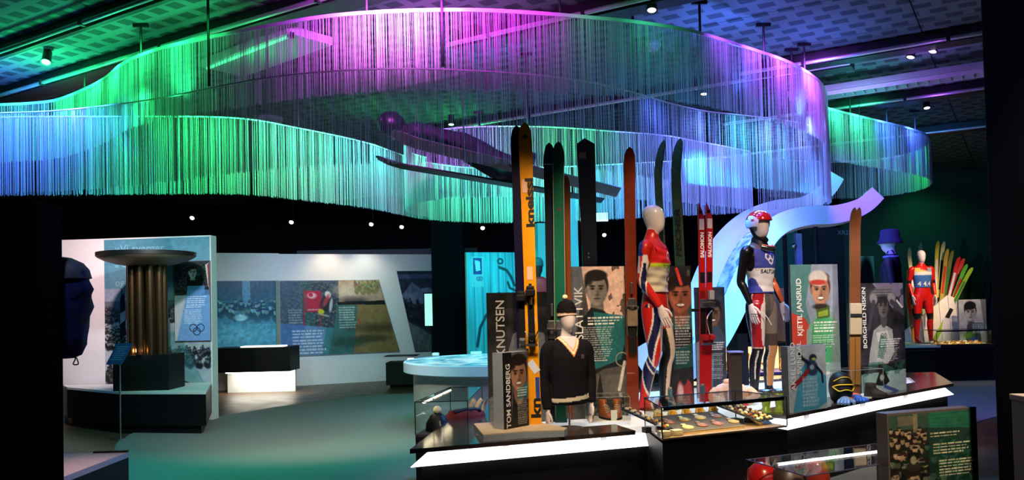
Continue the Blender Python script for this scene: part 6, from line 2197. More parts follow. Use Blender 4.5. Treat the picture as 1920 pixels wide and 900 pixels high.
STAND = {-1: ((-0.095, 0.0, 0.92), (-0.105, -0.02, 0.50), (-0.115, 0.03, 0.075), (-0.13, -0.2, 0.0)),
         1: ((0.095, 0.0, 0.92), (0.115, -0.03, 0.50), (0.125, 0.02, 0.075), (0.15, -0.2, 0.0))}
ARMS = {-1: ((-0.195, 0.01, 1.465), (-0.235, 0.05, 1.19), (-0.225, -0.07, 0.945)),
        1: ((0.195, 0.01, 1.465), (0.24, 0.05, 1.19), (0.225, -0.05, 0.945))}


def base_plate(root, r=0.19):
    B().lathe([(0, 0), (r, 0), (r, 0.006), (r - 0.01, 0.01), (0, 0.01)], 32).obj('base_plate', M_STEEL, root, 40)


# ---- red, white and blue racing suit
def suit_red(x, y, z, N):
    n = len(x)
    C = np.tile(np.array([196., 34, 24]), (n, 1))
    arm = np.abs(x) > 0.185 + 0.02 * (z > 1.40)
    arm &= z > 0.93
    out = np.sign(x)
    # legs: winding navy band with white borders on the outer side, black and white on the inner front
    leg = (z < 0.93) & ~arm
    ax = np.abs(x)
    side = ax > 0.115
    yc = 0.055 * np.sin((z - 0.12) * 6.3) - 0.015
    w = 0.034 + 0.012 * np.sin(z * 5)
    d = np.abs(y - yc)
    lat = leg & (N[:, 0] * out > 0.1)
    put(C, lat & (d < w + 0.016), (226, 216, 210))
    put(C, lat & (d < w), (24, 26, 74))
    yc2 = 0.07 - (0.52 - z) * 0.55
    d2 = np.abs(y - yc2)
    m2 = leg & (z < 0.52) & (N[:, 0] * out > -0.2)
    put(C, m2 & (d2 < 0.032), (226, 216, 210))
    put(C, m2 & (d2 < 0.016), (30, 34, 96))
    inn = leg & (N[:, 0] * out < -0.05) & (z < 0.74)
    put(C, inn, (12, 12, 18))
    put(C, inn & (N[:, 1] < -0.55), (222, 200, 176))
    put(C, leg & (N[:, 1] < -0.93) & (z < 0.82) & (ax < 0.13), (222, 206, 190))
    # arms
    ca = 0.03 * np.sin((z - 0.95) * 5.2 + 2.2) + 0.0
    ay = 0.03 - (1.2 - z) * 0.12 * (z < 1.2)
    da = np.abs(y - (ay + ca))
    put(C, arm & (z < 1.40) & (da < 0.032 - 0.06 * np.clip(z - 1.22, 0, 1)), (228, 218, 214))
    put(C, arm & (z < 1.33) & (da < 0.02 - 0.08 * np.clip(z - 1.2, 0, 1)), (26, 28, 66))
    put(C, arm & (y > 0.045) & (z > 1.24), (206, 200, 214))
    put(C, (np.abs(x) > 0.12) & (y > 0.02) & (z > 1.395), (40, 50, 140))
    # torso back white
    put(C, ~arm & (z > 1.06) & (z < 1.3) & (y > 0.0), (196, 196, 206))
    put(C, ~arm & (z > 0.93) & (z < 1.1) & (np.abs(x - 0.02) < 0.014) & (y < 0), (226, 216, 210))
    return C


q = at(1234, 7.5, 0.62)
t = thing('suit_mannequin', 'mannequin in a red racing suit with navy and white bands and a race bib', 'mannequin', q, math.radians(62))
AR = {-1: ((-0.195, 0.015, 1.46), (-0.225, 0.045, 1.17), (-0.2, -0.11, 0.93)),
      1: ((0.195, 0.0, 1.46), (0.23, 0.06, 1.17), (0.2, 0.03, 0.92))}
LG = {-1: ((-0.095, 0.0, 0.92), (-0.10, -0.015, 0.50), (-0.105, 0.10, 0.075), (-0.12, -0.2, 0.0)),
      1: ((0.095, 0.0, 0.92), (0.11, -0.08, 0.52), (0.12, -0.02, 0.075), (0.14, -0.2, 0.0))}
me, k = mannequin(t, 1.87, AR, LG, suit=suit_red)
base_plate(t)
bib = shell(me, lambda c, n: 1.06 * k < c.z < 1.475 * k and abs(c.x) < 0.188 * k + 0.03 * (c.z < 1.3 * k) * 0 and not (abs(c.x) > 0.15 * k and abs(n.x) > 0.6 and c.z > 1.36 * k) and abs(c.x) < (0.175 if c.z > 1.2 * k else 0.165) * k and not (c.z > 1.44 * k and abs(c.x) < 0.07 * k), 0.012, 'bib', 0.006)


def bib_col(x, y, z, N):
    C = np.tile(np.array([206., 196, 176]), (len(x), 1))
    put(C, z > 1.33, (206, 30, 34))
    put(C, (z > 1.29) & (z <= 1.33), (176, 196, 40))
    put(C, (z > 1.36) & (np.abs(x) < 0.1) & (y < 0) & (np.abs(np.hypot(x, z - 1.40) - 0.03) < 0.007), (235, 225, 220))
    put(C, (y < 0) & (np.abs(x - 0.02) < 0.035) & (z < 1.22) & (z > 1.13) & (np.abs(np.hypot((x - 0.02), (z - 1.185)) - 0.028) < 0.01), (20, 20, 24))
    return C


colour(bib, bib_col)
bibo = link('bib', bib, t, attr_mat('bib_cloth', 0.6, 0.3))


def project_text(body, size, material, parent, me, centre, n, name='lettering', bold=0.0, sx=1.0):
    "lettering laid onto a curved cloth"
    n = Vector(n).normalized()
    up = Vector((0, 0, 1))
    x = up.cross(n).normalized()
    M = frame(Vector(centre) + n * 0.2, x, up)
    o = text(body, size, material, parent, M, name, bold, 'CENTER', sx)
    bm = bmesh.new()
    bm.from_mesh(o.data)
    bmesh.ops.triangulate(bm, faces=bm.faces)
    bmesh.ops.subdivide_edges(bm, edges=bm.edges, cuts=1)
    tree = BVHTree.FromPolygons([v.co.copy() for v in me.vertices], [p.vertices[:] for p in me.polygons])
    for v in bm.verts:
        hit = tree.ray_cast(v.co, -n)
        if hit[0] is not None:
            v.co = hit[0] + n * 0.004
        else:
            v.co = v.co - n * 0.1
    bm.to_mesh(o.data)
    bm.free()
    return o


project_text('TORINO', 0.05, M_INKB, bibo, bib, (0, 0, 1.27 * k), (0, -1, 0), bold=0.0005)

# ---- black racing suit with helmet
def suit_black(x, y, z, N):
    n = len(x)
    C = np.tile(np.array([16., 14, 15]), (n, 1))
    ax = np.abs(x)
    out = np.sign(x)
    arm = (ax > 0.185) & (z > 0.9)
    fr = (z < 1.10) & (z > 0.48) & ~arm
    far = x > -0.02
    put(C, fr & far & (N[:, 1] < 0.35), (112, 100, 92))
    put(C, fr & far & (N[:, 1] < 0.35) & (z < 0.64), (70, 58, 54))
    sd = np.abs(y + 0.05 - (0.95 - z) * 0.02)
    lat = fr & (x < 0) & (N[:, 1] < 0.6)
    put(C, lat & (sd < 0.052) & (z > 0.5), (206, 192, 188))
    put(C, lat & (sd < 0.04) & (z > 0.51), (150, 24, 32))
    put(C, fr & (x < 0) & (x > -0.075) & (N[:, 1] < 0.0), (84, 76, 72))
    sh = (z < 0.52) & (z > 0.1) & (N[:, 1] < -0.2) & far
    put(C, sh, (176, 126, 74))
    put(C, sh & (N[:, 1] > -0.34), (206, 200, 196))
    put(C, (z < 0.48) & (z > 0.2) & (x < 0) & (np.abs(N[:, 1] + 0.6) < 0.1), (190, 186, 186))
    put(C, (z < 0.12), (18, 18, 18))
    put(C, arm & (z < 1.2) & (x > 0) & (N[:, 1] < -0.3), (196, 92, 40))
    put(C, (z > 1.44) & (ax < 0.14) & (y < 0.05), (96, 84, 84))
    return C


q = at(1432, 8.15, 0.62)
t = thing('suit_mannequin', 'mannequin in a black racing suit, red helmet and blue and white bib', 'mannequin', q, math.radians(40))
AR = {-1: ((-0.2, 0.02, 1.46), (-0.245, 0.06, 1.18), (-0.235, -0.04, 0.94)),
      1: ((0.2, 0.02, 1.46), (0.27, 0.04, 1.18), (0.29, -0.06, 0.95))}
me, k = mannequin(t, 1.84, AR, STAND, suit=suit_black, suit_rough=0.28)
base_plate(t)
bib = shell(me, lambda c, n: 1.05 * k < c.z < 1.49 * k and abs(c.x) < 0.165 * k and not (c.z > 1.42 * k and abs(c.x) < 0.06 * k and n.y > -0.2), 0.009, 'bib', 0.002)


def bib_col2(x, y, z, N):
    C = np.tile(np.array([210., 204, 206]), (len(x), 1))
    put(C, z > 1.285, (54, 62, 136))
    put(C, (z <= 1.29) & (x < -0.1) & (z - 1.07 < (-0.1 - x) * 2.2), (52, 60, 150))
    for ox, oz in ((-0.035, 1.40), (0.035, 1.40), (0.0, 1.36)):
        put(C, (y < 0) & (np.abs(np.hypot(x - ox, z - oz) - 0.03) < 0.0075), (215, 210, 226))
    put(C, (y < 0) & (np.abs(x - 0.09) < 0.022) & (np.abs(z - 1.165) < 0.022), (20, 20, 24))
    put(C, z < 1.06, (60, 66, 150))
    return C


colour(bib, bib_col2)
bibo = link('bib', bib, t, attr_mat('bib_cloth', 0.6, 0.3))
project_text('SALT LAKE', 0.052, M_INKB, bibo, bib, (0.0, 0, 1.25 * k), (0, -1, 0), bold=0.001)
# helmet
hc = Vector((0, -0.005, 1.765 * k))


def helmet(t, hc, fn, s=1.0, name='helmet'):
    b = B()
    rings = []
    for th in np.linspace(0.02, 1.95, 16):
        r = math.sin(th)
        rings.append([(hc.x + 0.112 * s * r * math.cos(a), hc.y + 0.138 * s * r * math.sin(a), hc.z + 0.125 * s * math.cos(th)) for a in [2 * math.pi * j / 40 for j in range(40)]])
    b.loft(rings, cap=False)
    # open the face
    dele = [f for f in b.bm.faces if f.calc_center_median().y < hc.y - 0.055 * s and f.calc_center_median().z < hc.z + 0.02 * s]
    bmesh.ops.delete(b.bm, geom=dele, context='FACES')
    bmesh.ops.subdivide_edges(b.bm, edges=b.bm.edges, cuts=1, use_grid_fill=True)
    me = b.mesh(name, 60)
    colour(me, fn)
    return link(name, me, t, attr_mat('helmet_lacquer', 0.12, 0.6))


def helm_col(x, y, z, N):
    C = np.tile(np.array([214., 206, 220]), (len(x), 1))
    zz = z - hc.z
    put(C, zz > 0.015, (190, 24, 26))
    wv = 0.045 + 0.35 * (y - hc.y) - 1.6 * (y - hc.y) ** 2 * 3
    put(C, np.abs(zz - wv) < 0.016, (226, 214, 222))
    put(C, (zz < wv - 0.03) & (zz > 0.005), (110, 60, 130))
    put(C, (y > hc.y + 0.02) & (zz < 0.05), (200, 190, 210))
    put(C, (y > hc.y + 0.06) & (zz < 0.075) & (zz > 0.03), (150, 26, 36))
    return C


helmet(t, hc, helm_col)
B().tube(cr([hc + Vector(p) for p in ((-0.095, 0.03, -0.05), (-0.08, 0.0, -0.13), (-0.045, -0.06, -0.185), (0, -0.075, -0.2), (0.045, -0.06, -0.185), (0.08, 0, -0.13), (0.095, 0.03, -0.05))], 4), [(0.005, 0.02)] * 25, 8).obj('chin_strap', M_BLACK, t, 60)
b = B().loft([ell_ring((0, cy, z * k), rx, ry, 24) for z, rx, ry, cy in ((1.49, 0.1, 0.1, 0.0), (1.52, 0.094, 0.092, -0.005), (1.56, 0.078, 0.082, 0.0), (1.60, 0.07, 0.074, 0.0), (1.62, 0.062, 0.066, 0.0))])
b.obj('neck_warmer', M_BLACK, t, 60)
gg = [hc + Vector(p) for p in ((-0.09, -0.08, -0.255), (-0.05, -0.13, -0.27), (0, -0.145, -0.275), (0.05, -0.13, -0.27), (0.09, -0.08, -0.255))]
B().tube(cr(gg, 4), [(0.026, 0.014)] * 17, 10).obj('goggles', mat('dark_goggles', (0.02, 0.02, 0.02), 0.15, spec=0.8), t, 60)
B().tube(cr([p + Vector((0, -0.004, 0.026)) for p in gg], 4), 0.007, 8).obj('goggle_frame', mat('orange_goggle_frame', rgb(200, 80, 40), 0.4), t, 60)
wr = Vector(AR[-1][2]) * k
B().tube(cr([wr + Vector(p) for p in ((0.02, -0.03, -0.05), (0.10, -0.09, -0.10), (0.16, -0.12, -0.20))], 5), 0.004, 6).obj('cord', M_WHITE, t)
B().tube(cr([wr + Vector((0.03 * math.cos(a), -0.05 + 0.045 * math.sin(a), -0.09)) for a in np.linspace(0, 6.2, 9)], 3), 0.004, 6).obj('pole_strap', M_DARK, t)

# ---- bust with navy sweater and knit cap
q = at(1068, 6.3, ZS)
t = thing('sweater_bust', 'bust in a black V-neck sweater with white hem stripe and bobble cap', 'mannequin', q, math.radians(22))
zo = W(1072, 765, 6.3).z - ZS                         # sweater hem above the slab
ztop = W(1072, 560, 6.3).z - ZS
# figure scaled so that its head top lies at ztop
kk = 1.0
BS = 0.82
t.scale = (BS, BS, BS)
OFF = ztop / BS - 0.05 - 1.86
b = B()
tor = [(0.93, 0.178, 0.128, -0.004), (0.97, 0.186, 0.132, -0.004), (1.05, 0.182, 0.125, -0.004), (1.15, 0.178, 0.12, -0.006), (1.27, 0.185, 0.125, -0.008), (1.38, 0.194, 0.128, -0.006), (1.46, 0.186, 0.112, 0.004), (1.51, 0.15, 0.09, 0.012), (1.545, 0.095, 0.075, 0.016), (1.56, 0.08, 0.07, 0.016)]
b.loft([ell_ring((0, cy, z), rx, ry, 28) for z, rx, ry, cy in tor])
SW = {-1: ((-0.195, 0.01, 1.445), (-0.245, 0.03, 1.16), (-0.24, -0.05, 0.90)), 1: ((0.195, 0.01, 1.445), (0.25, 0.04, 1.16), (0.235, 0.0, 0.93))}
for s_, ar in SW.items():
    sh, el, wr = [Vector(p) for p in ar]
    b.tube(cr([sh + Vector((-s_ * 0.06, 0, 0.03)), sh, sh.lerp(el, 0.45), el, el.lerp(wr, 0.5), wr], 4), [0.055, 0.06, 0.064, 0.066, 0.067, 0.067, 0.066, 0.065, 0.063, 0.061, 0.06, 0.058, 0.057, 0.056, 0.055, 0.053, 0.051, 0.049, 0.047, 0.045, 0.043], 16)
me = fuse(b, 0.008, 5)
me.transform(Matrix.Translation((0, 0, OFF)))


def knit(x, y, z, N):
    z = z - OFF
    C = np.tile(np.array([20., 19, 24]), (len(x), 1))
    st = (np.abs(z - 0.985 - 0.012 * np.sin(x * 8)) < 0.018) & (np.abs(x) < 0.20)
    put(C, st, (206, 198, 176))
    ax = np.abs(x)
    vz = 1.40 + ax * 1.55
    fr = (y < 0.02) & (z > 1.36)
    put(C, fr & (np.abs(z - vz) < 0.03) & (ax < 0.1), (216, 150, 84))
    put(C, fr & (np.abs(z - vz) < 0.012) & (ax < 0.1), (230, 220, 200))
    put(C, fr & (z > vz + 0.03) & (ax < 0.085), (206, 196, 200))
    put(C, (y >= 0.02) & (z > 1.53), (216, 150, 84))
    put(C, (np.abs(x - 0.1) < 0.02) & (np.abs(z - 1.37) < 0.02) & (y < 0), (80, 76, 84))
    C[C[:, 0] < 40] *= 1.0 + 0.25 * (np.sin(x[C[:, 0] < 40] * 260) > 0)[:, None]
    return C


colour(me, knit)
link('sweater', me, t, attr_mat('wool_knit', 0.9, 0.1))
hb = B()
hr = [(1.605, 0.03, 0.035, -0.03), (1.625, 0.046, 0.06, -0.028), (1.655, 0.058, 0.082, -0.022), (1.69, 0.068, 0.092, -0.018), (1.735, 0.076, 0.10, -0.012), (1.775, 0.078, 0.102, -0.006), (1.81, 0.072, 0.094, 0.0), (1.838, 0.056, 0.074, 0.004), (1.855, 0.033, 0.044, 0.006)]
hb.loft([ell_ring((0, cy, z), rx, ry, 24) for z, rx, ry, cy in hr])
hb.loft([ell_ring((0, cy, z), rx, ry, 20) for z, rx, ry, cy in ((1.50, 0.085, 0.066, 0.01), (1.56, 0.064, 0.06, 0.012), (1.60, 0.056, 0.057, 0.006), (1.65, 0.052, 0.058, 0.0))])
hm = fuse(hb, 0.009, 8)
hm.transform(Matrix.Translation((0, 0, OFF)))
link('head', hm, t, M_SKIN)
for s_, ar in SW.items():
    hm = hand_mesh(s_, 0.6)
    wr = Vector(ar[2])
    hm.transform(Matrix.Translation(wr + Vector((0, 0, OFF - 0.02))) @ Matrix.Rotation(0.05, 4, 'X'))
    link('hand', hm, t, M_SKIN)


def cap_col(x, y, z, N):
    z = z - OFF
    C = np.tile(np.array([20., 18, 22]), (len(x), 1))
    put(C, (z < 1.775), (220, 160, 110))
    put(C, (np.abs(z - 1.762) < 0.008), (236, 220, 200))
    put(C, (z < 1.748), (60, 40, 34))
    return C


b = B().lathe([(0.088, 1.738), (0.094, 1.742), (0.096, 1.76), (0.094, 1.785), (0.092, 1.82), (0.082, 1.855), (0.06, 1.885), (0.03, 1.90), (0.004, 1.905)], 32, sx=0.95, sy=1.2)
bmesh.ops.subdivide_edges(b.bm, edges=b.bm.edges, cuts=2, use_grid_fill=True)
b.xf(Matrix.Translation((0, 0.0, OFF)) @ Matrix.Translation((0, 0, 1.76)) @ Matrix.Rotation(-0.16, 4, 'X') @ Matrix.Translation((0, 0, -1.76)))
me = b.mesh('knit_cap', 60)
colour(me, cap_col)
link('knit_cap', me, t, attr_mat('wool_knit', 0.9, 0.1))
B().ball((0, 0.03, OFF + 1.925), 0.026, 16).obj('bobble', M_CREAM, t, 60)
B().tube([(0, 0, 0.0), (0, 0, OFF + 1.05)], 0.011, 12).obj('stand_pole', M_STEEL, t, 40)
B().lathe([(0, 0), (0.13, 0), (0.13, 0.006), (0.02, 0.012), (0, 0.012)], 28).obj('base_plate', M_STEEL, t, 40)

# ---- far red mannequin with bib
def suit_far(x, y, z, N):
    C = np.tile(np.array([206., 26, 20]), (len(x), 1))
    ax = np.abs(x)
    put(C, (np.abs(z - 0.50) < 0.06) & (y < 0.02), (24, 18, 20))
    put(C, (ax > 0.2) & (np.abs(z - 1.17) < 0.035), (30, 26, 30))
    put(C, (ax > 0.15) & (z > 0.6) & (z < 0.85) & (np.mod(z * 24, 1) < 0.35) & (x > 0), (230, 120, 100))
    return C


q = at(1733, 15.8, 0.70)
t = thing('suit_mannequin', 'mannequin in a plain red suit with yellow and blue bib before the ski fan', 'mannequin', q, math.radians(-4))
me, k = mannequin(t, 1.78, ARMS, {-1: ((-0.095, 0.0, 0.92), (-0.12, -0.03, 0.50), (-0.14, 0.02, 0.075), (-0.16, -0.2, 0.0)), 1: ((0.095, 0.0, 0.92), (0.12, -0.03, 0.50), (0.14, 0.02, 0.075), (0.16, -0.2, 0.0))}, suit=suit_far, voxel=0.012)
base_plate(t)
bib = shell(me, lambda c, n: 1.10 * k < c.z < 1.50 * k and abs(c.x) < 0.165 * k and not (c.z > 1.45 * k and abs(c.x) < 0.06 * k), 0.012, 'bib', 0.002)


def bib_col3(x, y, z, N):
    C = np.tile(np.array([60., 110, 180]), (len(x), 1))
    put(C, z > 1.30, (226, 222, 220))
    put(C, z > 1.36, (226, 190, 90))
    put(C, (z > 1.36) & (x > 0.03), (150, 150, 170))
    return C


colour(bib, bib_col3)
bibo = link('bib', bib, t, attr_mat('bib_cloth', 0.6, 0.3))
project_text('4 4.4', 0.12, M_INK, bibo, bib, (0, 0, 1.14 * k), (0, -1, 0), bold=0.002)

# ---- navy figure seen from behind, bucket hat
q = at(1678, 9.6, 0.60)
t = thing('suit_mannequin', 'mannequin in a navy jacket and bucket hat seen from behind at right', 'mannequin', q, math.radians(235))


def suit_navy(x, y, z, N):
    C = np.tile(np.array([16., 18, 46]), (len(x), 1))
    put(C, (z > 1.50) & (np.mod(x * 40, 1) < 0.5), (150, 160, 220))
    return C


ks = 0.93
me, k = mannequin(t, 1.76, ARMS, STAND, suit=suit_navy, suit_rough=0.6, voxel=0.011, face=True)
base_plate(t)
b = B().lathe([(0.135, 1.715), (0.138, 1.722), (0.108, 1.775), (0.104, 1.80), (0.10, 1.86), (0.085, 1.885), (0.04, 1.895), (0.0, 1.897)], 32, sx=0.92, sy=1.12)
b.xf(Matrix.Scale(k, 4)).obj('bucket_hat', mat('navy_hat_felt', rgb(36, 36, 80), 0.8, var=0.4, scale=18), t, 60)
B().tube(cr([Vector((0.1 * math.cos(a), 0.01 + 0.085 * math.sin(a), 1.545)) * k for a in np.linspace(0, 6.28, 16)], 2), 0.016, 8).obj('collar', mat('patterned_collar', rgb(110, 120, 190), 0.8, var=0.6, scale=60), t, 60)

# ================================================================== flying ski jumper
M_JSUIT = mat('dark_violet_jump_suit', rgb(24, 20, 30), 0.7, var=0.4, scale=8)
s1a, s1b = W(1130, 377, 8.5), W(703, 304, 8.0)
s2a, s2b = W(1160, 361, 8.3), W(733, 258, 7.6)
M_JSKI = mat('black_jump_ski', rgb(18, 16, 20), 0.3)
M_JSKI2 = mat('grey_green_jump_ski', rgb(74, 84, 72), 0.35, var=0.3, scale=4)
t, place, L = ski('jumping_ski', 'black jumping ski of the flying jumper, lower one', s1a, s1b, 0.11, M_JSKI, face=(0.1, 0.3, 1), bend=0.06, waist=0.95, group='flying skis', base_mat=mat('black_sole', (0.02, 0.02, 0.025), 0.4))
t, place2, L2 = ski('jumping_ski', 'grey-green jumping ski of the flying jumper, upper one with lettering', s2a, s2b, 0.13, M_JSKI2, face=(0.1, 0.75, 0.8), bend=0.08, waist=0.95, group='flying skis', base_mat=mat('grey_sole', rgb(70, 80, 60), 0.4, var=0.3))
ax = (s2b - s2a).normalized()
dn = -(Vector((0.1, 0.75, 0.8)) - ax * Vector((0.1, 0.75, 0.8)).dot(ax)).normalized()
rt = -ax
text('ATOMIC', 0.11, mat('dark_ink', (0.02, 0.02, 0.03), 0.5), t, frame(ax * (L2 * 0.93) + dn * -0.001 + dn.cross(rt) * -0.04 + dn * 0.006 + dn * -0.01, rt, dn.cross(rt)), bold=0.003, sx=0.9)

foot1, foot2 = s1a.lerp(s1b, 0.42) + Vector((0, 0, 0.03)), s2a.lerp(s2b, 0.42) + Vector((0, 0, 0.035))
hipc = W(868, 272, 8.0)
shc = W(778, 252, 7.85)
org = (foot1 + foot2) / 2
t = thing('flying_jumper', 'ski jumper mannequin in a dark suit hung in flight above the island', 'mannequin', org)
l_ = lambda p: Vector(p) - org
b = B()
bd = (shc - hipc).normalized()
side = bd.cross(Vector((0, 0, 1))).normalized()
nrm = side.cross(bd)
rings = []
for u, rx, ry in ((-0.12, 0.13, 0.09), (0.0, 0.17, 0.12), (0.12, 0.16, 0.11), (0.28, 0.165, 0.11), (0.42, 0.185, 0.12), (0.52, 0.18, 0.10), (0.58, 0.12, 0.08), (0.63, 0.065, 0.065), (0.7, 0.06, 0.06)):
    c = l_(hipc) + bd * u
    rings.append([c + side * (rx * math.cos(a)) + nrm * (ry * math.sin(a)) for a in [2 * math.pi * j / 20 for j in range(20)]])
b.loft(rings)
for s_, ft in ((-1, foot2), (1, foot1)):
    sgn = 1 if (foot2 - foot1).dot(side) > 0 else -1
    hp = l_(hipc) + side * (0.09 * (-s_) * sgn)
    kn = hp.lerp(l_(ft), 0.5) + Vector((0, 0, -0.02))
    b.tube([hp, hp.lerp(kn, 0.5), kn, kn.lerp(l_(ft), 0.5), l_(ft) + Vector((0.0, 0, 0.10))], [0.095, 0.09, 0.07, 0.065, 0.055], 16)
    b.tube([l_(ft) + Vector((0.05, 0, 0.14)), l_(ft) + Vector((0.02, 0, 0.05)), l_(ft) + bd * 0.14 + Vector((0, 0, 0.0))], [0.06, 0.055, 0.03], 12)
    sh = l_(shc) + side * (0.19 * (-s_) * sgn) - bd * 0.03
    b.tube([sh, sh - bd * 0.28 - nrm * 0.02, sh - bd * 0.54 - nrm * 0.06], [0.06, 0.05, 0.036], 14)
me = fuse(b, 0.012, 5)
link('body', me, t, M_JSUIT)
for s_ in (-1, 1):
    sh = l_(shc) + side * (0.19 * s_) - bd * 0.03
    hm = hand_mesh(s_, 0.3)
    hm.transform(frame(sh - bd * 0.55 - nrm * 0.06, side, -side.cross(bd)) @ Matrix.Identity(4))
    link('hand', hm, t, mat('dark_glove', rgb(40, 34, 50), 0.6))
hd = l_(shc) + bd * 0.24 + nrm * 0.05
b = B().ball((0, 0, 0), (0.115, 0.135, 0.12), 24)
b.xf(Matrix.Translation(hd) @ frame((0, 0, 0), side, -bd)).obj('helmet', mat('dark_jump_helmet', rgb(22, 20, 26), 0.35), t, 60)
b = B().ball((0, 0, 0), (0.09, 0.03, 0.04), 16)
b.xf(Matrix.Translation(hd + bd * 0.11 - nrm * 0.0) @ frame((0, 0, 0), side, -bd)).obj('goggles', mat('smoke_lens', (0.02, 0.02, 0.025), 0.1, spec=0.8), t, 60)
for p in (l_(shc), l_(hipc)):
    B().tube([p + nrm * 0.08, Vector((p.x, p.y, CZ - 0.03 - org.z))], 0.003, 6).obj('wire', M_TRACK, t)

# ================================================================== white slide sculpture
M_SLIDE = mat('white_slide_lacquer', rgb(226, 226, 230), 0.4, var=0.02)


def beam(t, pts, w, hgt, name):
    pts = cr(pts, 7)
    rings = []
    n = len(pts)
    wd = Vector((0.25, 0.97, 0)).normalized()
    for i, p in enumerate(pts):
        tg = (pts[min(i + 1, n - 1)] - pts[max(i - 1, 0)]).normalized()
        up = wd.cross(tg)
        if up.z < 0 or (abs(up.z) < 0.2 and up.x < 0):
            up = -up
        up.normalize()
        k = i / (n - 1)
        hh = hgt[0] + (hgt[1] - hgt[0]) * k
        ww = w[0] + (w[1] - w[0]) * k
        rings.append([p - wd * ww / 2 - up * hh / 2, p + wd * ww / 2 - up * hh / 2, p + wd * ww / 2 + up * hh / 2, p - wd * ww / 2 + up * hh / 2])
    return B().loft(rings).obj(name, M_SLIDE, t, 30), pts


t = thing('slide_sculpture', 'white curved ski-ramp sculpture with two upturned arms lit blue', 'sculpture', (0, 0, 0))
LP = [(1566, 333, 11.3), (1545, 362, 11.2), (1505, 388, 11.05), (1450, 397, 10.9), (1400, 418, 10.7), (1360, 455, 10.5), (1332, 505, 10.3), (1306, 570, 10.1), (1270, 632, 9.9), (1200, 680, 9.7)]
RP = [(1640, 366, 10.5), (1612, 390, 10.4), (1565, 405, 10.25), (1510, 408, 10.1), (1460, 424, 9.9), (1425, 462, 9.7), (1398, 520, 9.5), (1370, 585, 9.3), (1330, 650, 9.1), (1270, 700, 8.95)]
o1, lp1 = beam(t, [W(*p) for p in LP], (0.45, 0.5), (0.2, 0.34), 'arm')
o2, lp2 = beam(t, [W(*p) for p in RP], (0.5, 0.45), (0.2, 0.30), 'arm')


def ice_mat():
    mt, nt, out = newmat('icy_ramp_print')
    tc = nt.nodes.new('ShaderNodeTexCoord')
    no = nt.nodes.new('ShaderNodeTexNoise')
    no.inputs['Scale'].default_value = 7
    no.inputs['Detail'].default_value = 8
    no.inputs['Distortion'].default_value = 1.0
    rp_ = nt.nodes.new('ShaderNodeValToRGB')
    rp_.color_ramp.elements[0].position, rp_.color_ramp.elements[1].position = 0.4, 0.6
    rp_.color_ramp.elements[0].color = (*rgb(90, 150, 190), 1)
    rp_.color_ramp.elements[1].color = (*rgb(224, 236, 242), 1)
    b = nt.nodes.new('ShaderNodeBsdfPrincipled')
    b.inputs['Roughness'].default_value = 0.5
    nt.links.new(tc.outputs['Object'], no.inputs[0])
    nt.links.new(no.outputs['Fac'], rp_.inputs[0])
    nt.links.new(rp_.outputs[0], b.inputs['Base Color'])
    nt.links.new(b.outputs[0], out.inputs[0])
    return mt


rings = []
i0 = int(len(lp1) * 0.42)
for a, b_ in zip(lp1[i0:], lp2[i0:]):
    d = Vector((0, 0, -0.03))
    rings.append([a + d, b_ + d, b_ + d + Vector((0.03, 0.0, -0.05)), a + d + Vector((0.03, 0, -0.05))])
B().loft(rings).obj('ramp', ice_mat(), t, 30)
B().box(((lp1[-14].x + lp2[-14].x) / 2 + 0.3, (lp1[-14].y + lp2[-14].y) / 2, lp2[-14].z / 2 - 0.1), (0.12, 0.5, lp2[-14].z - 0.2)).obj('support', M_BLACK, t)
for pt in (lp1[18], lp2[18]):
    B().tube([pt + Vector((0, 0.1, -0.1)), Vector((pt.x, pt.y + 0.1, 0.0))], 0.03, 10).obj('leg', M_BLACK, t)
for pts_ in (lp1, lp2):
    B().tube([pts_[6] + Vector((0, 0, 0.05)), Vector((pts_[6].x, pts_[6].y, CZ - 0.03))], 0.004, 6).obj('wire', M_TRACK, t)

# dark screens behind the slide with a violet lit post
q = at(1506, 12.6, 0)
t = thing('door_post', 'slim post lit violet behind the laughing man panel', 'post', q)
B().box((0, 0, 1.3), (0.09, 0.09, 2.6)).obj('post', mat('violet_lit_post', rgb(150, 150, 210), 0.5), t)  # violet light on the post is put into its colour
B().ball((-0.08, -0.04, W(1506, 462, 12.6).z), 0.05, 12).obj('knob', M_STEEL, t, 60)
board('dark_screen', 'tall near-black screen behind the old brown skis', 'screen wall', (1512, 13.4), (1592, 13.4), 428, 0.0, 0.1, material=mat('charcoal_screen', (0.012, 0.014, 0.014), 0.6))
t, w, h = board('dark_screen', 'green-lit dark screen arching behind the black racing suit', 'screen wall', (1455, 13.0), (1505, 13.0), 420, 0.0, 0.1, material=mat('green_lit_screen', rgb(40, 96, 84), 0.7))  # green light on the dark screen is put into its colour
t = thing('wall_writing', 'small chalk scribble on the dark screen', 'lettering', W(1570, 440, 13.33))
text('XR2', 0.1, mat('chalk', rgb(150, 160, 150), 0.8), t, HOR(0, 0), name='letters')

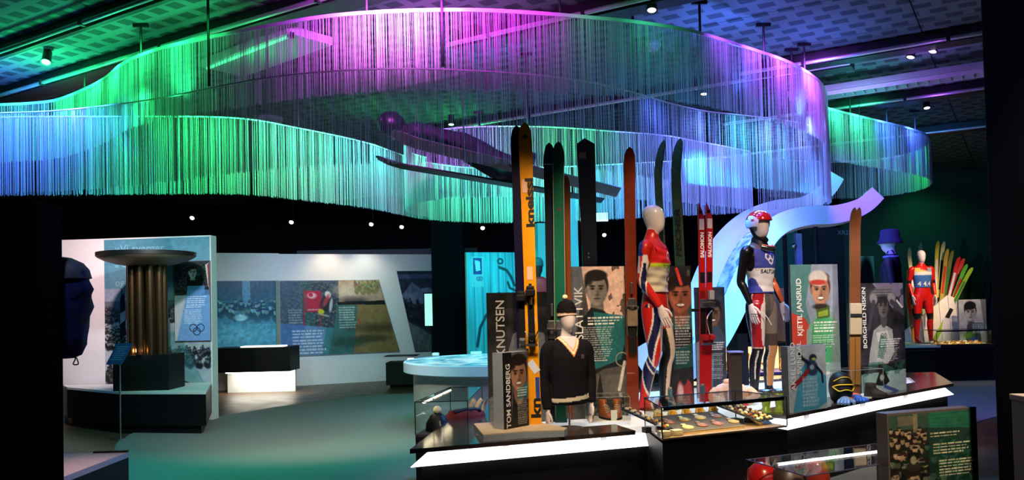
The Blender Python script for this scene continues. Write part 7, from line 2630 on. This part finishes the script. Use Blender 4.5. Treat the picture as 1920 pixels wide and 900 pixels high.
# ================================================================== right: ski fan display
q0 = at(1690, 15.2, 0)
x1 = at(1765, 15.2, 0).x - q0.x
x2 = at(1870, 15.2, 0).x - q0.x
t = thing('fan_platform', 'black platform with a white top under the red jumping suit', 'platform', q0)
zf = 0.69
B().box((x2 / 2, 0.9, (zf - 0.06) / 2), (x2, 1.8, zf - 0.06)).obj('base', M_BLACK, t)
B().box((x1 / 2 - 0.2, 0.9, zf - 0.025), (x1 + 0.4, 1.86, 0.05), bev=0.003).obj('top', mat('fan_white_top', rgb(236, 228, 214), 0.5), t)
B().box((x1 / 2 - 0.1, -0.04, zf - 0.1), (x1, 0.01, 0.012)).obj('rail', M_STEEL, t)
B().box((x2 * 0.72, 0.9, zf - 0.035), (x2 * 0.55, 1.8, 0.05)).obj('dark_top', M_DARK, t)

# white slatted fan base
q = at(1752, 16.3, zf)
t = thing('slatted_shell', 'white slatted shell from which the skis fan out', 'stand', q)
for k in range(11):
    a0, a1 = -1.1 + k * 0.2, -1.1 + (k + 0.94) * 0.2
    hgt = 1.05 - 0.32 * abs((k - 5) / 5) - (0.25 if k < 4 else 0)
    g = B()
    f0 = 0.25
    tri = [(f0 * math.sin(a0) + 0.15, 0.0), (f0 * math.sin(a1) + 0.15, 0.0), (1.15 * math.sin(a1) * 0.75 + 0.1, 0)]
    x0, xx1 = -0.75 + k * 0.16, -0.75 + (k + 1) * 0.16 - 0.008
    h0 = max(0.06, 0.95 - 0.30 * abs(x0 - 0.25) * 3.0)
    h1 = max(0.06, 0.95 - 0.30 * abs(xx1 - 0.25) * 3.0)
    y0, y1 = -0.28 + 0.25 * abs(x0 - 0.25), -0.28 + 0.25 * abs(xx1 - 0.25)
    g.loft([[(x0, y0, 0), (xx1, y1, 0), (xx1, y1 + 0.1, h1), (x0, y0 + 0.1, h0)], [(x0, y0 + 0.04, 0), (xx1, y1 + 0.04, 0), (xx1, y1 + 0.14, h1), (x0, y0 + 0.14, h0)]])
    g.obj('slat', mat('fan_white_slat', rgb(224, 220, 212), 0.55), t)

fan = [  # tail (px,py), tip (px,py), colour, label
    ((1722, 640), (1703, 465), (206, 196, 140), 'far left cream ski of the fan', 16.4),
    ((1716, 630), (1701, 505), (214, 160, 40), 'short yellow ski at the left of the fan', 16.2),
    ((1715, 640), (1699, 540), (190, 120, 50), 'lowest orange ski at the left of the fan', 16.1),
    ((1735, 620), (1724, 455), (150, 170, 130), 'pale green ski behind the white head', 16.6),
    ((1749, 600), (1757, 452), (230, 206, 60), 'yellow ski just right of the white head', 16.5),
    ((1752, 600), (1768, 453), (236, 222, 150), 'pale yellow ski with curved tip right of the white head', 16.5),
    ((1755, 600), (1775, 467), (190, 160, 60), 'ochre ski in the middle of the fan', 16.4),
    ((1757, 600), (1784, 470), (120, 120, 60), 'olive ski in the middle of the fan', 16.4),
    ((1757, 595), (1797, 482), (196, 40, 40), 'left red ski of the fan', 16.3),
    ((1760, 597), (1805, 485), (206, 60, 50), 'right red ski of the fan', 16.3),
    ((1755, 600), (1811, 496), (90, 180, 60), 'bright green ski of the fan', 16.2),
    ((1750, 603), (1821, 502), (150, 190, 50), 'lime ski lowest at the right of the fan', 16.1),
]
for k, (a, b_, c, lab, Y) in enumerate(fan):
    pa, pb = W(a[0], a[1], Y), W(b_[0], b_[1], Y + 0.1)
    pa.z = zf + 0.01
    t, place, L = ski('fan_ski', lab, pa, pb, 0.078, mat('fan_lacquer_%d' % k, rgb(*c), 0.35, var=0.25, scale=3), face=(0.0, -1, 0.1), bend=0.05, waist=0.92, group='skis in the fan', n=12)
    B().box((0, 0.001, 0), (0.045, 0.002, L * 0.3), M=place(0.66)).obj('decal', [M_WHITE, M_INKB, mat('red_decal', rgb(200, 50, 40), 0.4), mat('green_decal', rgb(60, 130, 60), 0.4)][k % 4], t)
    B().box((0, 0.02, 0), (0.07, 0.04, 0.2), M=place(0.38), bev=0.01).obj('binding', M_BLACK if k % 2 else M_STEEL, t)

# shadows of skis on the green wall, put in as dark ski shapes
for k, (xa, ya, xb, yb) in enumerate(((1800, 600, 1835, 470), (1812, 600, 1848, 488), (1824, 600, 1858, 500), (1790, 590, 1806, 448))):
    pa, pb = W(xa, ya, 17.3), W(xb, yb, 17.45)
    pa.z = 0.01
    t, place, L = ski('fan_ski', ['first', 'second', 'third', 'fourth'][k] + ' ski shadow on the green wall, built as a dark shape', pa, pb, 0.11, mat('ski_shadow_green', rgb(40, 60, 50), 0.5), face=(0, -1, 0), group='ski shadows on the wall', n=10)
    B().box((0, 0.02, 0), (0.07, 0.04, 0.2), M=place(0.38), bev=0.01).obj('binding', M_BLACK, t)

# case with medals at right and poster
q = at(1757, 15.15, zf - 0.01)
xx = at(1862, 15.15, 0).x - q.x
case('medal_case', 'long low glass case of gold medals under the portrait at right', q, 0, [(0, 0), (xx, 0), (xx, 0.5), (0, 0.5)], 0.27, floor_mat_=mat('tan_felt', rgb(120, 90, 56), 0.9))
t = thing('case_lamp', 'warm strip light in the right hand medal case', 'lamp', q)
B().box((xx / 2, 0.022, 0.255), (xx * 0.94, 0.02, 0.006)).obj('strip', mat('warm_strip2', (0.9, 0.8, 0.6), 0.4, emit=(1.0, 0.7, 0.34), es=60.0), t)
B().box((xx / 2, 0.02, 0.262), (xx * 0.97, 0.034, 0.004)).box((xx / 2, 0.005, 0.255), (xx * 0.97, 0.004, 0.02)).obj('channel', M_DARK, t)
for r_ in range(3):
    for k in range(9):
        o = thing('medal', ORD[k] + ' small medal from left in the ' + ['front', 'middle', 'back'][r_] + ' row of the right hand case', 'medal', q + Vector((xx * (0.08 + 0.105 * k), 0.10 + 0.13 * r_, 0.013 + 0.02 * r_)), 0, 'small medals in the right hand case')
        B().lathe([(0, -0.02 * r_), (0.034, -0.02 * r_), (0.036, 0.004), (0.03, 0.008), (0, 0.008)], 12).obj('disc', [M_GOLD, M_GOLD2, M_CREAM][(r_ + k) % 3], o, 40)


def paint_boy(p):
    rest_grey(p, 61, (150, 152, 148), (190, 190, 184))
    p.poly([(0.8, 0), (1, 0), (1, 0.6), (0.9, 0.6)], (90, 92, 92), 0.8)
    p.face(0.42, 0.3, 0.19, (176, 172, 166), (24, 22, 24))
    p.ell(0.42, 0.14, 0.2, 0.1, (22, 20, 22), 1, 0.15)
    p.poly([(0.2, 1), (0.28, 0.6), (0.4, 0.5), (0.6, 0.55), (0.75, 0.75), (0.8, 1)], (70, 72, 74), 1)
    p.ell(0.35, 0.84, 0.18, 0.08, (110, 170, 60), 0.9, 0.4)
    p.ell(0.52, 0.92, 0.15, 0.05, (60, 90, 180), 0.9, 0.4)
    p.rect(0.46, 0.55, 0.95, 0.72, (36, 60, 60), 0.7)
    p.lines(0.48, 0.56, 0.94, 7, 0.035, (230, 232, 232), 0.8)
    p.rect(0.93, 0.05, 1, 1, (110, 110, 100), 0.6)
    p.noise(8, 10, 0.1, 62)


board('portrait_board', 'small grey portrait board of a curly-haired boy above the right hand medal case', 'display board', (1800, 15.7), (1851, 15.75), 562, zf - 0.005, 0.05, (90, 110), paint_boy, M_GREY)


def paint_pale(p):
    rest_grey(p, 63, (120, 150, 130), (170, 190, 170))
    p.ell(0.6, 0.22, 0.4, 0.22, (16, 16, 20), 1, 0.15)
    p.face(0.5, 0.5, 0.2, (196, 170, 140), (20, 18, 20))
    p.poly([(0.3, 1), (0.4, 0.75), (0.9, 0.75), (1, 1)], (206, 150, 100), 0.9)
    p.noise(8, 8, 0.12, 64)


board('portrait_board', 'small pale portrait board half hidden by the dark name panel', 'display board', (1612, 11.5), (1648, 11.6), 480, 0.0, 0.04, (50, 110), paint_pale, M_DARK)

# ================================================================== foreground right
def paint_bigcrowd(p):
    p.c[:] = np.array((34, 40, 38)) / 255
    p.rect(0, 0, 1, 0.16, (46, 70, 62), 1)
    p.poly([(0.45, 0), (1, 0), (1, 0.2), (0.45, 0.16)], (40, 104, 84), 0.9)
    for k in range(5):
        p.stroke([(0.45, 0.03 + 0.04 * k), (1, 0.01 + 0.05 * k)], 0.004, (26, 70, 60), 0.7)
    p.rect(0.1, 0.02, 0.3, 0.12, (96, 92, 80), 0.8)
    p.rect(0.27, 0.0, 0.32, 0.2, (120, 112, 96), 0.8)
    p.crowd(0, 0.16, 0.42, 0.62, 60, 0.026, 0.05, (26, 24, 22), (206, 182, 150), 71)
    p.crowd(0.4, 0.3, 1.0, 0.8, 60, 0.03, 0.05, (16, 36, 30), (66, 112, 98), 72)
    p.crowd(0.0, 0.5, 1.0, 1.05, 40, 0.045, 0.075, (14, 20, 18), (96, 112, 100), 73)
    p.face(0.25, 0.72, 0.11, (150, 136, 118), (26, 22, 20), smile=True)
    p.ell(0.26, 0.595, 0.13, 0.035, (24, 22, 20), 1, 0.15)
    p.ell(0.26, 0.56, 0.085, 0.05, (40, 36, 34), 1, 0.15)
    p.face(0.07, 0.9, 0.085, (160, 144, 124), (26, 22, 20), smile=True)
    p.face(0.05, 0.66, 0.06, (140, 124, 106), (26, 22, 20))
    p.ell(0.26, 0.45, 0.07, 0.045, (18, 16, 16), 1, 0.2)
    p.ell(0.26, 0.49, 0.035, 0.045, (124, 124, 104), 1, 0.2)
    p.mix((p.x > 0.44) * 1.0, (16, 74, 60), 0.35)
    for y0, n_, x0, x1_ in ((0.22, 2, 0.46, 0.82), (0.34, 4, 0.49, 0.92), (0.52, 6, 0.55, 0.98)):
        p.lines(x0, y0, x1_, n_, 0.032, (206, 206, 180), 0.85, 0.42, seed=int(y0 * 100))
    p.noise(20, 20, 0.15, 74)


p0, p1 = at(1675, 4.35, 0), at(1843, 4.55, 0)
d = p1 - p0
w = math.hypot(d.x, d.y)
h = W(1660, 776, 4.35).z
t = thing('crowd_block', 'dark block with a photograph of a cheering crowd at the lower right', 'display board', p0, math.atan2(d.y, d.x))
B().box((w / 2, 0.04, h / 2), (w, 0.08, h), bev=0.003).obj('block', mat('warm_grey_block', rgb(74, 70, 70), 0.5), t)
pr = Print(200, 200, (0, 0, 0), 1.0)
paint_bigcrowd(pr)
pr.obj(t, w - 0.02, 0.5, -0.002, 0.01, h - 0.512)

# case with a light tube at the lower right
q0 = at(1400, 4.55, 0.52)
ca, cb = W(1400, 862, 4.45), W(1500, 893, 4.0)
zc = 0.0
z_top = 0.70
g0, g1, g2, g3 = G(1399, 862, z_top), G(1512, 893, z_top), G(1668, 868, z_top), G(1643, 832, z_top)
t = thing('case_plinth', 'dark base under the light tube case at the lower right', 'plinth', (g0.x, g0.y, 0))
lp = [(p.x - g0.x, p.y - g0.y) for p in (g0, g1, g2, g3)]
B().prism(lp, 0, 0.42).obj('box', M_BLACK, t)
B().prism(lp, 0.42, 0.43).obj('top', M_DARK, t)
case('tube_case', 'glass case crossed by a pale light tube at the lower right', (g0.x, g0.y, 0.43), 0, lp, z_top - 0.43, edge=0.006, frame_mat=mat('violet_grey_edge', rgb(60, 56, 84), 0.4))
ta, tb = G(1456, 871, z_top - 0.02), G(1645, 847, z_top - 0.02)
t = thing('light_tube', 'pale pink fluorescent tube under the glass at the lower right', 'lamp', ta)
B().tube([(0, 0, 0), tb - ta], 0.008, 10).obj('tube', mat('pale_tube', (0.9, 0.85, 0.85), 0.4, emit=(1.0, 0.80, 0.76), es=6.0), t, 40)
for e_ in (Vector((0, 0, 0)), tb - ta):
    B().ball(e_, 0.011, 10).obj('end_cap', M_STEEL, t, 60)
for (px, py, lab, c, r_) in ((1428, 890, 'red helmet in the light tube case', (190, 26, 24), 0.10), (1530, 880, 'small red cap deep in the light tube case', (170, 50, 36), 0.08)):
    q = G(px, py, 0.56)
    t = thing('old_helmet', lab, 'helmet', (q.x, q.y, 0.443))
    B().lathe([(r_ * 0.9, 0.0), (r_, 0.03), (r_ * 0.98, 0.09), (r_ * 0.8, 0.15), (r_ * 0.4, 0.185), (0, 0.192)], 24).obj('shell', mat('helmet_red_%d' % c[1], rgb(*c), 0.25, coat=0.3), t, 60)
    B().lathe([(r_ * 0.99, 0.02), (r_ * 1.02, 0.025), (r_ * 1.02, 0.04), (r_ * 0.99, 0.045)], 24).obj('band', M_STEEL, t, 60)
q = G(1475, 893, 0.56)
t = thing('leather_helmet', 'dark leather helmet in the light tube case', 'helmet', (q.x, q.y, 0.443))
B().lathe([(0.09, 0.0), (0.1, 0.03), (0.098, 0.09), (0.08, 0.15), (0.04, 0.18), (0, 0.185)], 24).obj('shell', mat('dark_leather', rgb(70, 48, 34), 0.4), t, 60)
B().tube(cr([(-0.09, -0.04, 0.05), (0, -0.105, 0.06), (0.09, -0.04, 0.05)], 5), 0.009, 8).obj('rim', M_GOLD, t, 60)

# pale case corner at the right edge
q = at(1915, 3.58, 0) + Vector((0, -0.5, 0))
t = thing('grey_cabinet', 'grey-brown cabinet corner cut by the right edge', 'cabinet', q)
hh = W(1900, 742, 3.7).z
B().box((0.4, 0.25, hh / 2), (0.8, 0.5, hh), bev=0.006).obj('body', mat('grey_brown_laminate', rgb(118, 108, 100), 0.5), t)
B().box((0.4, 0.25, hh + 0.012), (0.81, 0.51, 0.024), bev=0.004).obj('top', mat('pale_grey_top', rgb(160, 152, 146), 0.5), t)
